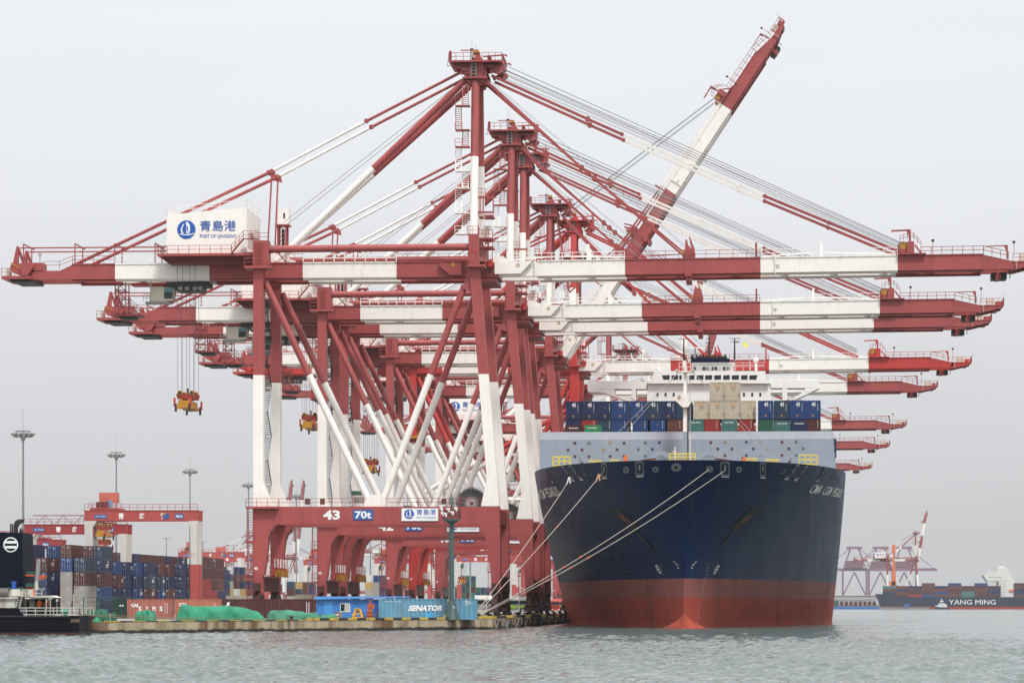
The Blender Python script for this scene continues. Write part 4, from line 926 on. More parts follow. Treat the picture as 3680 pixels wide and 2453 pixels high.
# thruster and bulb marks
for side in (1, -1):
    f = MB()
    c = (2573, 2045) if side > 0 else (2367, 2045)
    n = 14; on_hull(f, side, c[0], c[1], [(math.cos(i * 2 * math.pi / n) * .58, math.sin(i * 2 * math.pi / n) * .62) for i in range(n)], NAMEW, .06)
    on_hull(f, side, c[0], c[1], [(math.cos(i * 2 * math.pi / n) * .46, math.sin(i * 2 * math.pi / n) * .46) for i in range(n)], NAVY, .08)
    on_hull(f, side, c[0], c[1], [(-.42, -.06), (.42, -.06), (.42, .06), (-.42, .06)], NAMEW, .1); on_hull(f, side, c[0], c[1], [(-.07, -.4), (.07, -.4), (.07, .4), (-.07, .4)], NAMEW, .1)
    f.build('thruster_mark', ship)
    f = MB(); cx, cy = (2490, 2028) if side > 0 else (2435, 2028)
    for poly in ([(.2, .45), (.7, .45), (.7, .37), (.2, .37)], [(.2, .45), (.28, .45), (.28, .0), (.2, .0)], [(-.2, .0), (.28, .0), (.28, .08), (-.2, .08)], [(-.2, .0), (-.12, .0), (-.12, -.5), (-.2, -.5)], [(-.2, -.5), (.2, -.5), (.2, -.42), (-.2, -.42)]):
        on_hull(f, side, cx, cy, [(a * side * .95, b) for a, b in poly], NAMEW, .07)
    f.build('bulb_mark', ship)
    f = MB()      # draught marks
    for i in range(18):
        z = 8.6 - i * .45; s = max(stem(z) + 5 + (i * .08), 4); p, T, U, N = frame_at(side, s, z)
        f.add([p + N * .06 + T * a + U * b for a, b in ((-.06, 0), (.06, 0), (.06, .11), (-.06, .11))], [(0, 1, 2, 3)], NAMEW)
    f.build('draught_marks', ship)
# ---- breakwater
def SLo(u, v, Y):         # pixel of the 1900,1200 crop at world plane Y -> ship-local x, z
    X, Z = XZ(*P7(u, v), Y); return X - SX, Z
YB = 546.0; yb = YB - SY
b = MB(); xl, zt1 = SLo(78, 690, YB); xr, _ = SLo(2140, 690, YB); zt2 = SLo(1000, 742, YB)[1]
b.box(xl, xr, yb, yb + .5, 20.5, zt2, GREYBLUE); b.box(xl, xr, yb - .01, yb + .5, zt2 + .004, zt1, LGREY)
b.box(xr - .3, xr, yb + .5, yb + 9, 20.5, zt1 - .05, GREYBLUE); b.box(xl, xl + .3, yb + .5, yb + 9, 20.5, zt1 - .05, GREYBLUE)
b.add([(xr, yb, 20.5), (xr + .9, yb, 20.5), (xr, yb, zt1)], [(0, 1, 2)], GREYBLUE)
bw = b.build('breakwater', ship)
hc = {'m': 'maroon', 'g': 'teal', 'b': 'blue', 'y': 'yellow', 'w': 'grey', 'd': 'brown'}
for u, v, k in ((325, 768, 'm'), (424, 768, 'g'), (574, 766, 'y'), (672, 767, 'm'), (822, 765, 'g'), (921, 764, 'b'), (277, 816, 'm'), (376, 815, 'm'), (526, 814, 'y'), (624, 813, 'm'), (773, 812, 'g'), (872, 811, 'b'),
                (326, 862, 'm'), (425, 861, 'd'), (574, 860, 'm'), (672, 860, 'm'), (823, 858, 'g'), (1283, 762, 'm'), (1383, 761, 'y'), (1534, 760, 'b'), (1634, 760, 'w'), (1785, 760, 'm'), (1885, 759, 'g'),
                (1333, 808, 'm'), (1432, 808, 'm'), (1583, 807, 'b'), (1683, 807, 'w'), (1834, 806, 'm'), (1935, 806, 'g'), (1383, 855, 'm'), (1534, 854, 'b'), (1634, 855, 'w'), (1785, 853, 'm'), (1885, 853, 'g'), (375, 908, 'd'), (1837, 900, 'd')):
    h = MB(); x, z = SLo(u, v, YB); disc(h, x, yb - .02, z, .27, GREY, 16); disc(h, x, yb - .03, z, .2, CC[hc[k]], 16); h.build('breakwater_porthole', bw)
# ---- foremast
YM = 541.0; ym = YM - SY; f = MB()
def sm(u, v): return SLo(u, v, YM)
x0, _ = sm(1085, 700); x1, _ = sm(1122, 700)
f.box(x0, x1, ym, ym + 1.2, 20.5, sm(0, 690)[1], GREYBLUE); f.prism([(x0 + .05, sm(0, 690)[1]), (x1 - .05, sm(0, 690)[1]), (x1 - .15, sm(0, 240)[1]), (x0 + .15, sm(0, 240)[1])], ym + .05, ym + 1.0, WHITE)
f.prism([(sm(1040, 0)[0], sm(0, 478)[1]), (sm(1150, 0)[0], sm(0, 478)[1]), (sm(1122, 0)[0], sm(0, 520)[1]), (sm(1085, 0)[0], sm(0, 520)[1])], ym - .8, ym + 1.6, WHITE)
f.rail([(sm(1040, 0)[0], ym - .8, sm(0, 478)[1]), (sm(1150, 0)[0], ym - .8, sm(0, 478)[1])], WHITE, step=.7)
f.box(sm(1042, 0)[0], sm(1166, 0)[0], ym - .6, ym + 1.4, sm(0, 275)[1], sm(0, 268)[1], WHITE); f.rail([(sm(1060, 0)[0], ym - .6, sm(0, 268)[1]), (sm(1140, 0)[0], ym - .6, sm(0, 268)[1])], WHITE, h=1.3, step=.5)
for u in (1044, 1162): f.tube((sm(u, 0)[0], ym - .9, sm(0, 262)[1]), (sm(u, 0)[0], ym - .3, sm(0, 262)[1]), .22, GALV, 10)
f.box(sm(1085, 0)[0], sm(1108, 0)[0], ym, ym + .8, sm(0, 240)[1], sm(0, 190)[1], WHITE); f.tube((sm(1097, 0)[0], ym + .4, sm(0, 190)[1]), (sm(1097, 0)[0], ym + .4, sm(0, 170)[1]), .25, DARK, 10)
f.tube((sm(1060, 0)[0], ym - .5, sm(0, 452)[1]), (sm(1060, 0)[0], ym + .1, sm(0, 452)[1]), .3, YEL, 10); f.beam((sm(1122, 0)[0], ym, 21), (sm(1122, 0)[0], ym, sm(0, 500)[1]), .15, .2, DARK)
f.prism([(sm(1085, 0)[0], sm(0, 478)[1]), (sm(1125, 0)[0], sm(0, 478)[1]), (sm(1112, 0)[0], sm(0, 392)[1]), (sm(1092, 0)[0], sm(0, 392)[1])], ym - .3, ym + .05, WHITE)
f.ladder(((x1 + .2), ym, 21), ((x1 + .1), ym, sm(0, 300)[1]), .45, GALV); fmo = f.build('foremast', ship)
w = MB()
for u0, v0, u1, v1 in ((1050, 275, 415, 905), (1050, 275, 520, 880), (1165, 275, 1700, 880), (1165, 275, 1775, 900)):
    a = sm(u0, v0); X_, Z_ = SLo(u1, v1, 515); w.tube((a[0], ym, a[1]), (X_, 515 - SY, Z_), .035, GREY, 5, caps=False)
w.build('mast_stay', fmo)
# ---- forecastle gear
def yel_cage(u0, u1, v0, v1, Y, name='railing_cage', depth=1.6, mat=BRIGHTYEL, extra=True):
    c = MB(); (xa, zt_c), (xb, zb_c) = SLo(u0, v0, Y), SLo(u1, v1, Y); ya = Y - SY; r = .05 if u1 - u0 > 60 else .035
    zb_c = min(zb_c, zt_c - .7)
    for y in (ya, ya + depth):
        for zz in (zt_c, (zt_c + zb_c) / 2, zb_c): c.beam((xa, y, zz), (xb, y, zz), r * 2, r * 2, mat)
        for i in range(4): xx = xa + (xb - xa) * i / 3; c.beam((xx, y, 20.5), (xx, y, zt_c), r * 2, r * 2, mat)
    for xx in (xa, xb):
        for zz in (zt_c, zb_c): c.beam((xx, ya, zz), (xx, ya + depth, zz), r * 2, r * 2, mat)
    c.build(name, ship)
yel_cage(170, 290, 862, 925, 512); yel_cage(1908, 2034, 850, 915, 512); yel_cage(428, 508, 890, 905, 506); yel_cage(575, 635, 883, 898, 502); yel_cage(992, 1174, 840, 886, 498)
yel_cage(1538, 1603, 875, 892, 502); yel_cage(1673, 1760, 882, 900, 506)
for u in (680, 1517):
    c = MB(); X_, Z0 = SLo(u, 892, 500); _, Z1 = SLo(u, 852, 500); y = 500 - SY; s_ = 1 if u < 1000 else -1
    c.prism([(X_ - .25, 20.5), (X_ + .2, 20.5), (X_ + .25, Z1 - .35), (X_ + .35 * s_ , Z1 - .2), (X_ + .2 * s_, Z1), (X_ - .15, Z1 - .1), (X_ - .28, Z1 - .8)], y, y + .35, ORANGE); c.build('life_raft_davit', ship)
for u in (935, 1272):
    c = MB(); X_, Z_ = SLo(u, 895, 506); y = 506 - SY; r = 1.35
    for i in range(14):
        a, b_ = math.pi * i / 14, math.pi * (i + 1) / 14
        c.beam((X_ + r * math.cos(a), y, Z_ - .3 + r * math.sin(a)), (X_ + r * math.cos(b_), y, Z_ - .3 + r * math.sin(b_)), .8, .14, GREYBLUE, up=(0, 1, 0))
    c.box(X_ - .1, X_ + .1, y, y + .6, 20.5, Z_ + 1.0, GREYBLUE); c.tube((X_, y, Z_ - .5), (X_, y + .7, Z_ - .5), .7, YEL, 14); c.box(X_ - 1.6, X_ + 1.6, y + .2, y + 1.2, 20.5, Z_ - .4, GREYBLUE); c.build('windlass', ship)
    s_ = -1 if u < 1000 else 1; k = MB()
    for i in range(18):
        X2, Z2 = SLo(u + s_ * (45 + i * 6), 878 + i * .8 + 3 * math.sin(i * 1.7), 500); k.box(X2 - .12, X2 + .12, 500 - SY, 500.25 - SY, Z2 - .09, Z2 + .09, paint('rusty_chain', (.22, .09, .045), .8, .3)); 
    k.build('anchor_chain', ship)
c = MB(); X_, Z_ = SLo(1030, 885, 497); y = 497 - SY; c.tube((X_, y, 20.5), (X_, y, SLo(0, 795, 497)[1]), .07, WHITE, 8); c.beam((X_ - .35, y, SLo(0, 830, 497)[1]), (X_ + .25, y, SLo(0, 830, 497)[1]), .1, .1, WHITE)
c.tube((SLo(1137, 0, 497)[0], y, 20.5), (SLo(1137, 0, 497)[0], y, SLo(0, 710, 497)[1]), .05, WHITE, 8); c.build('jack_staff', ship)
for u in (362, 1847):
    c = MB(); X_, Z_ = SLo(u, 905, 508); y = 508 - SY; c.tube((X_, y, 20.5), (X_, y, SLo(0, 878, 508)[1]), .09, GREY, 8); c.tube((X_, y - .2, SLo(0, 880, 508)[1]), (X_, y + .2, SLo(0, 880, 508)[1]), .2, GREY, 8); c.build('deck_light', ship)
for sd_ in (-1, 1):       # side platforms aft of the breakwater
    c = MB(); x = sd_ * 22.4; c.box(x - .6, x + .6, 62, 72, 20.5, 22.6, GREY); c.rail([(x + .5 * sd_, 62, 22.6), (x + .5 * sd_, 72, 22.6)], GREY, step=2); c.rail([(x - .5, 62, 22.6), (x + .5, 62, 22.6)], GREY, step=.5, h=1.4); c.build('side_platform', ship)
# ---- containers on deck
YC = 577.0; GS = 'containers stacked on the ship deck'
def shipbox(col, u, Y, ztop, H=2.9, mark=None, label=None, w=105, Ln=13.7):
    X_, _ = XZ(1900 + (u + w / 2) * .51, 1440, Y); o = container(col, X_, Y, ztop - H, Ln=Ln, H=H, doors=False, label=label, group=GS)
    d = MB()
    if mark == '45':
        put_text(d, '45', -.25, -.01, H - .9, .62, SIGNWHITE, bold=.018, width=.66)
    if mark in ('45', 'o'):
        d.box(-.1, .13, -.01, .005, .35, .68, YEL); d.box(.72, .76, -.01, .005, 1.2, 2.5, SIGNWHITE); d.box(-.06, .06, -.01, .005, 1.75, 1.87, YEL)
    elif mark == 'x': put_text(d, 'OOCL', -.45, -.01, H - .82, .2, ORANGE, bold=.03, width=.8); d.box(-.09, .1, -.01, .005, H - 1.25, H - 1.05, SIGNBLUE)
    elif mark: put_text(d, mark, -.8, -.01, H - .55, .24, SIGNWHITE, bold=.02, width=1.5)
    if d.v: d.build('painted_marking', o)
    return o
ztop = XZ(2463, 1440, YC)[1]; zt2c = XZ(2463, 1506, YC)[1]; zt0 = XZ(2463, 1373, YC)[1]
TOP = [(262, 'navy', '45'), (374, 'navy', '45'), (484, 'navy', 'o'), (592, 'blue', '45'), (712, 'blue', '45'), (822, 'steel_blue', '45'), (932, 'navy', '45'), (1043, 'steel_blue', None),
       (1163, 'beige', 'x'), (1275, 'beige', 'x'), (1385, 'beige', 'x'), (1495, 'beige', 'o'), (1617, 'blue', '45'), (1729, 'steel_blue', '45'), (1841, 'blue', '45'), (1951, 'blue', '45')]
for i, (u, c, mk) in enumerate(TOP):
    shipbox(c, u, YC, ztop, mark=mk, label=f'{CN[c]} container, {ORD[i]} from the left in the long top row on the ship')
for i, (u, c) in enumerate(((1275, 'beige'), (1385, 'beige'))):
    shipbox(c, u, YC, zt0, mark='x', label='rusty beige container standing alone above the top row, ' + ('left' if i == 0 else 'right') + ' of the pair')
LOW = [(262, 'navy', None), (374, 'red', 'o'), (484, 'steel_blue', 'o'), (592, 'blue', 'o'), (733, 'blue', 'o'), (857, 'blue', 'o'), (980, 'brown', 'o'), (1128, 'teal', 'GOLD TEXTAI'), (1240, 'red', 'o'), (1360, 'teal', 'GOLD TEXTAI'), (1482, 'red', 'o'),
       (1617, 'green', None), (1729, 'navy', None), (1841, 'navy', None), (1951, 'maroon', 'o')]
for i, (u, c, mk) in enumerate(LOW):
    shipbox(c, u, YC, zt2c - .08, H=2.6, mark=mk, label=f'{CN[c]} container, {ORD[i]} from the left in the lower row on the ship')
shipbox('maroon', 262, 560, XZ(0, 1534, 560)[1], H=2.6, mark='tex', w=112, Ln=6.06, label='maroon container lettered tex, low at the left end behind the breakwater')
shipbox('bright_green', 388, 560, XZ(0, 1534, 560)[1], H=2.6, mark='EVERGREEN', w=122, Ln=6.06, label='bright green container with white lettering just above the breakwater top')
shipbox('teal', 1735, 560, XZ(0, 1521, 560)[1], H=2.6, mark='GOLD TEXTAI', w=108, Ln=6.06, label='pale teal container set lower and nearer than its row, right of the mast')
shipbox('navy', 1850, 560, XZ(0, 1521, 560)[1], H=2.6, mark='CRONOS', w=116, Ln=6.06, label='navy container lettered across its top edge, low at the right behind the breakwater')
for j, (Y, H0) in enumerate(((YC + 1, 29.6), (YC + 16, 26.6))):
    o = container('navy', SX + 21.2, Y, H0 - 2.9 - 3.2 * j, Ln=12.19, H=2.9, doors=True, label='navy container at the outboard edge of the deck, ' + ('upper' if j == 0 else 'lower') + ' one', group=GS)
c = MB()
for u in (1608,):
    X_, Z_ = SLo(u, 470, YC - 1); c.box(X_ - .12, X_ + .12, YC - 1 - SY, YC - .6 - SY, 21, Z_ + .2, WHITE)
for u in (702,): X_, Z_ = SLo(u, 470, YC - 1); c.box(X_ - .1, X_ + .1, YC - SY, YC + .4 - SY, 21, Z_, DARK)
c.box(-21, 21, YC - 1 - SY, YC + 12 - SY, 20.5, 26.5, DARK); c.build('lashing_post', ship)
# ---- bridge and accommodation
YW = 750.0; yw = YW - SY
def sb(u, v): return SLo(u, v, YW)
def poly7(ps): return [sb(*p) for p in ps]
a = MB(); SW = paint('ship_white', (.78, .78, .76), .5, .03, .12)
a.prism(poly7([(835, 350), (1705, 350), (1705, 640), (835, 640)]), yw, yw + 14, SW); ac = a.build('accommodation', ship)
a = MB(); a.prism(poly7([(885, 262), (1668, 262), (1668, 325), (1700, 330), (1700, 349), (840, 349), (840, 330), (870, 322)]), yw - 1, yw + 9, SW); bh = a.build('bridge', ship)
for i, (u0, u1) in enumerate(((945, 997), (1005, 1057), (1060, 1082), (1128, 1172), (1182, 1235), (1242, 1296), (1306, 1359), (1369, 1420), (1430, 1485), (1495, 1545), (1553, 1608))):
    g = MB(); k = 8 if i == 0 else 0; e = 6 if i == 10 else 0
    g.prism(poly7([(u0 - k + 2, 293), (u1 - 2 + e, 290), (u1 - 4, 322), (u0 + k * .5 + 2, 322)]), yw - 1.06, yw - 1.02, GLASS); g.build('bridge_window', bh)
for u in (908, 965, 1022, 1517, 1575, 1632):
    g = MB(); g.prism(poly7([(u - 7, 413), (u + 7, 413), (u + 7, 439), (u - 7, 439)]), yw - .06, yw - .02, GLASS); g.build('cabin_window', ac)
for sgn, ps, slots in ((0, [(415, 322), (455, 322), (462, 330), (840, 332), (840, 468), (690, 470), (530, 414), (430, 410), (415, 400)], [[(605, 425), (612, 388), (722, 388), (722, 432), (668, 432)], [(757, 470), (757, 388), (835, 388), (835, 470)]]),
                       (1, [(1700, 324), (2050, 324), (2050, 380), (1865, 466), (1700, 466)], [[(1712, 380), (1785, 380), (1788, 430), (1788, 466), (1712, 466)], [(1822, 410), (1822, 380), (1945, 380), (1945, 395), (1925, 412)]])):
    a = MB()
    if sgn == 0:
        for q in ([(415, 322), (455, 322), (462, 330), (840, 332), (840, 386), (500, 386), (500, 408), (430, 410), (415, 400)], [(500, 387), (604, 387), (612, 434), (668, 434), (752, 470), (690, 470), (530, 414), (500, 407)], [(724, 387), (756, 387), (756, 468), (724, 452)], [(668, 434), (723, 434), (723, 455)]): a.prism(poly7(q), yw, yw + 6, SW)
    else:
        for q in ([(1700, 324), (2050, 324), (2050, 379), (1700, 379)], [(1788, 380), (1821, 380), (1821, 466), (1788, 466)], [(1946, 380), (2050, 380), (1990, 408), (1946, 408)], [(1930, 409), (1990, 409), (1870, 464), (1855, 460)]): a.prism(poly7(q), yw, yw + 6, SW)
    u0, u1, v = (470, 835, 330) if sgn == 0 else (1705, 2048, 324)
    a.rail([(sb(u0, v)[0], yw + 5.5, sb(u0, v)[1]), (sb(u1, v)[0], yw + 5.5, sb(u1, v)[1])], SW, step=2); a.build('bridge_wing', ship)
a = MB(); a.prism(poly7([(1150, 203), (1440, 203), (1440, 262), (1150, 262)]), yw + 2, yw + 8, SW); a.prism(poly7([(1145, 198), (1448, 198), (1448, 204), (1145, 204)]), yw + 1, yw + 9, SW)
for u in (1160, 1225, 1245, 1290, 1310, 1370, 1398): a.prism(poly7([(u, 224), (u + 16, 224), (u + 16, 250), (u, 250)]), yw + 1.9, yw + 1.98, GLASS)
a.rail([(sb(1150, 262)[0], yw, sb(0, 262)[1]), (sb(1665, 262)[0], yw, sb(0, 262)[1])], SW, h=1.6, step=1.5)
a.rail([(sb(1450, 262)[0], yw, sb(0, 262)[1]), (sb(1665, 262)[0], yw, sb(0, 262)[1])], SW, h=2.2, step=3)
a.build('upper_bridge', bh)
a = MB(); a.prism(poly7([(1140, 170), (1415, 170), (1415, 201), (1140, 201)]), yw + .5, yw + 6, paint('funnel_navy', (.002, .006, .03), .5, .1, spec=.15))
for i, u in enumerate((1152, 1182, 1205, 1228, 1252, 1290, 1312, 1338, 1362, 1385)):
    a.prism(poly7([(u - 13, 170), (u + 13, 170), (u + 11, 156), (u + 7, 152), (u + 6, 140 + 4 * (i % 3)), (u - 6, 140 + 4 * (i % 3)), (u - 7, 152), (u - 11, 156)]), yw + 1, yw + 4, BLACK)
a.build('funnel_top', ship)
for u, v0, v1, bars in ((1090, 22, 200, (28,)), (1270, -10, 198, (30, 60, 90, 120)), (1450, 22, 198, (28, 50))):
    a = MB(); x, z0 = sb(u, v1); z1 = sb(u, v0)[1]; a.tube((x, yw + 4, z0), (x, yw + 4, z1), .22, BLACK, 8, r2=.12)
    for k, bq in enumerate(bars): zz = sb(0, bq)[1]; w_ = 1.6 if k else (2.2 if u != 1270 else 1.0); a.beam((x - w_ * .5, yw + 4, zz), (x + w_ * .5, yw + 4, zz), .12, .12, BLACK)
    if u == 1450: a.beam((x, yw + 4, sb(0, 60)[1]), (x + 1, yw + 4, sb(0, 50)[1]), .12, .12, BLACK)
    a.build('signal_mast', ship)
for u, v, r in ((1600, 176, 20), (913, 243, 17)):
    a = MB(); x, z = sb(u, v); R_ = r * .51 / 17.35; N = 14
    for j in range(8):
        t0, t1 = -math.pi / 2 + math.pi * j / 8, -math.pi / 2 + math.pi * (j + 1) / 8
        a.tube((x, yw + 2, z + R_ * math.sin(t0)), (x, yw + 2, z + R_ * math.sin(t1)), R_ * math.cos(t0) + .001, SW, N, r2=R_ * math.cos(t1) + .001, caps=False)
    a.tube((x, yw + 2, sb(0, 262)[1]), (x, yw + 2, z - R_ * .9), .2, SW, 8); a.build('radar_dome', ship)
a = MB(); x, z = sb(1172, 95); a.tube((x, yw + 1, sb(0, 200)[1]), (x, yw + 1, z), .18, GREY, 8); a.beam((x - 2, yw + 1, z), (x + 2.2, yw + 1, z), .25, .3, SW); a.tube((sb(1132, 0)[0], yw, sb(0, 188)[1]), (sb(1132, 0)[0], yw + .5, sb(0, 188)[1]), .38, CREAM, 12); a.build('radar_scanner', ship)
a = MB(); a.prism(poly7([(1508, 48), (1530, 52), (1545, 68), (1546, 92), (1528, 82), (1510, 80)]), yw + 3, yw + 3.05, paint('flag_yellow', (.8, .75, .1), .7)); tag(a.build('signal_flag', ship))
# ================================================================ quay, wall, things on it
ZQ = 1.3                                    # deck height
CX, CY = -34.9, 453.8                       # quay corner
K = 63.0 / 32.4                             # front edge: y falls K for each metre towards -x
def edge(x): return CY + (x - CX) * K
XF = -73.5                                  # where the tug hides the front quay's end
deckm = paint('quay_deck_concrete', (.25, .24, .22), .9, .15, 0, .2)
def wallmat():
    m = paint('quay_wall_concrete', (.37, .30, .20), .9, .2, .0, .6, rust=0); t = m.node_tree; b = t.nodes['Principled BSDF']; src = b.inputs['Base Color'].links[0].from_socket
    tc_ = nd(t, 'ShaderNodeTexCoord'); sp_ = nd(t, 'ShaderNodeSeparateXYZ'); t.links.new(tc_.outputs['Object'], sp_.inputs[0])
    def mixin(src, fac, col):
        x = nd(t, 'ShaderNodeMix', data_type='RGBA'); t.links.new(fac, x.inputs[0]); t.links.new(src, x.inputs[6]); x.inputs[7].default_value = (*col, 1); return x.outputs[2]
    # rust runs below the coping
    mp = nd(t, 'ShaderNodeMapping'); mp.inputs['Scale'].default_value = (.3, .3, .04); n = nd(t, 'ShaderNodeTexNoise'); n.inputs['Scale'].default_value = 1.2; n.inputs['Detail'].default_value = 6
    t.links.new(tc_.outputs['Object'], mp.inputs[0]); t.links.new(mp.outputs[0], n.inputs['Vector'])
    r = nd(t, 'ShaderNodeMapRange'); r.inputs['From Min'].default_value = .47; r.inputs['From Max'].default_value = .62; r.inputs['To Max'].default_value = .9; t.links.new(n.outputs['Fac'], r.inputs[0])
    src = mixin(src, r.outputs[0], (.11, .045, .02))
    # wet weed band at the waterline, ragged top
    n2 = nd(t, 'ShaderNodeTexNoise'); n2.inputs['Scale'].default_value = .9; n2.inputs['Detail'].default_value = 5; t.links.new(tc_.outputs['Object'], n2.inputs['Vector'])
    ma = nd(t, 'ShaderNodeMath', operation='MULTIPLY_ADD'); t.links.new(n2.outputs['Fac'], ma.inputs[0]); ma.inputs[1].default_value = .5; t.links.new(sp_.outputs['Z'], ma.inputs[2])
    r2 = nd(t, 'ShaderNodeMapRange'); r2.inputs['From Min'].default_value = .74; r2.inputs['From Max'].default_value = .58; r2.inputs['To Min'].default_value = 0; r2.inputs['To Max'].default_value = 1; t.links.new(ma.outputs[0], r2.inputs[0])
    src = mixin(src, r2.outputs[0], (.022, .02, .015)); t.links.new(src, b.inputs['Base Color']); return m
WALL = wallmat()
g = MB(); pts = [(-3000, edge(XF) - 0), (XF, edge(XF)), (CX, CY), (CX, 1900), (-3000, 1900)]
g.add([(x, y, ZQ) for x, y in pts], [(0, 1, 2, 3, 4)], deckm); tag(g.build('ground'), kind='structure')
# wall: front run with panel joints, then the berth face
w = MB(); uF = Vector((CX - XF, CY - edge(XF), 0)); LF = uF.length; uF.normalize(); nF = Vector((uF.y, -uF.x, 0))
n = 6
for i in range(n):
    a = Vector((XF, edge(XF), 0)) + uF * (LF * i / n + .03); b_ = Vector((XF, edge(XF), 0)) + uF * (LF * (i + 1) / n - .03)
    off = nF * .0
    vs = [a + off, b_ + off, b_ - nF * 1.0, a - nF * 1.0]
    w.add([(p.x, p.y, z) for z in (-2, ZQ + .004) for p in vs], [(0, 1, 5, 4), (1, 2, 6, 5), (2, 3, 7, 6), (3, 0, 4, 7), (4, 5, 6, 7)], WALL)
w.add([(CX - 1, CY + 1, z) if q == 0 else (CX, CY + .0, z) if q == 1 else (CX, 1900, z) if q == 2 else (CX - 1, 1900, z) for z in (-2, ZQ + .004) for q in range(4)], [(0, 1, 5, 4), (1, 2, 6, 5), (2, 3, 7, 6), (3, 0, 4, 7), (4, 5, 6, 7)], WALL)
w.add([(XF, edge(XF), z) if q == 0 else (-400, edge(XF), z) for z in (-2, ZQ + .002) for q in range(2)], [(0, 1, 3, 2)], WALL)
tag(w.build('quay_wall'), kind='structure')
# black and yellow coping along the front edge (its middle stretch is missing)
KY = paint('kerb_yellow', (.46, .31, .04), .8, .3, .2, 2, rust=.5); KB = paint('kerb_black', (.03, .03, .035), .8, .3, 0, 2)
def kerb(px0, px1, hgt, step, label):
    m = MB()
    def xe(px):
        t = (px - 1840) / F; lo = -90.0; hi = CX + 8
        for _ in range(50):
            mid = (lo + hi) / 2; y = edge(mid); d = -mid * SA + y * CA; u = mid * CA + y * SA
            if u / d < t: lo = mid
            else: hi = mid
        return lo
    a, b_ = xe(px0), xe(px1); N = max(2, round((b_ - a) * math.hypot(1, K) / step))
    for i in range(N):
        p = Vector((a + (b_ - a) * i / N, 0, 0)); q = Vector((a + (b_ - a) * (i + 1) / N, 0, 0)); p.y = edge(p.x); q.y = edge(q.x); h2 = hgt
        o1 = nF * .05; i1 = -nF * .45
        vs = [p + o1, q + o1, q + i1, p + i1]
        m.add([(v.x, v.y, z) for z in (ZQ + .006, ZQ + h2) for v in vs], [(0, 1, 5, 4), (1, 2, 6, 5), (2, 3, 7, 6), (3, 0, 4, 7), (4, 5, 6, 7)], KY if i % 2 == 0 else KB)
    tag(m.build('kerb'), label, 'kerb'); return m
kerb(1114, 1690, .30, 2.0, 'bold black and yellow kerb in front of the blue shed and container')
kerb(385, 1110, .10, 2.2, 'low worn black and yellow kerb in front of the green tarpaulins')
# piers, fenders and chains on the berth face
GP = 'concrete fender piers along the berth face'
STEELB = paint('fender_panel', (.025, .022, .02), .7, .3); TYRE = BLACK; CHN = paint('galvanised_chain', (.22, .2, .17), .7, .3)
for i in range(16):
    y = CY + 1.0 + i * 19.2; p = MB(); p.box(CX + .02, CX + 1.45, y, y + 7, -1.5, ZQ + .1, WALL); p.box(CX - .3, CX + 1.5, y - .05, y + 7.05, ZQ + .1, ZQ + .42, KY if i % 2 == 0 else KB)
    tag(p.build('fender_pier'), f'stained concrete fender pier with {"yellow" if i % 2 == 0 else "black"} cap, {ORD[i]} from the quay corner', 'pier', GP)
    f = MB(); x = CX + .4; yy = y + 9.0
    f.box(CX + .1, CX + 1.9, yy, yy + 1.6, -.2, ZQ - .1, STEELB); f.box(CX + 1.0, CX + 1.5, yy - .2, yy - .02, .0, 1.0, paint('fender_facing', (.10, .16, .2), .7, .4) if i % 2 else paint('rust_plate', (.14, .06, .03), .8, .4))
    f.tube((CX + .2, yy + 1.7, .35), (CX + 1.5, yy + 1.7, .35), .45, TYRE, 12); f.tube((CX + .1, yy - 1.2, .2), (CX + 1.2, yy - 1.2, .2), .35, paint('fender_rubber', (.06, .07, .09), .6), 12)
    tag(f.build('berth_fender'), f'black rubber berth fender at the waterline, {ORD[i]} from the quay corner', 'fender', 'rubber fenders along the berth face')
    c = MB(); P_ = [Vector((CX + 1.5, y - .1, ZQ - .1)), Vector((CX + 1.2, y + 2, .5)), Vector((CX + 1.5, y + 5, .35)), Vector((CX + 1.3, yy, .9))]
    for k in range(9):
        t0, t1 = k / 9, (k + 1) / 9
        def cp(t): return Vector((CX + 1.55 + .6 * t, y - .2 + (yy - y) * t * .3, ZQ - .2 - .9 * math.sin(math.pi * t) + t * .1))
        c.beam(cp(t0), cp(t1), .09, .09, CHN)
    tag(c.build('fender_chain'), f'sagging rusty chain hanging on the berth wall, {ORD[i]} from the quay corner', 'chain', 'chains hanging along the berth face')
    b_ = MB(); xb, ybb = CX - .6, y + 4
    b_.tube((xb, ybb, ZQ), (xb, ybb, ZQ + .35), .22, DARK, 12); b_.tube((xb, ybb, ZQ + .35), (xb, ybb, ZQ + .62), .25, DARK, 12, r2=.42); b_.box(xb - .55, xb + .15, ybb - .18, ybb + .18, ZQ + .55, ZQ + .72, DARK)
    tag(b_.build('mooring_bollard'), f'black mushroom bollard on the berth edge, {ORD[i]} from the quay corner', 'bollard', 'black bollards along the berth edge')
# crane rails
for x, w_ in ((XR - .1, 'seaside'), (XR - 33.5, 'landside')):
    r_ = MB(); r_.box(x - .06, x + .06, 470, 1900, ZQ + .002, ZQ + .06, GREY); tag(r_.build('crane_rail'), 'long steel rail in the quay deck under the ' + w_ + ' crane legs', 'rail')
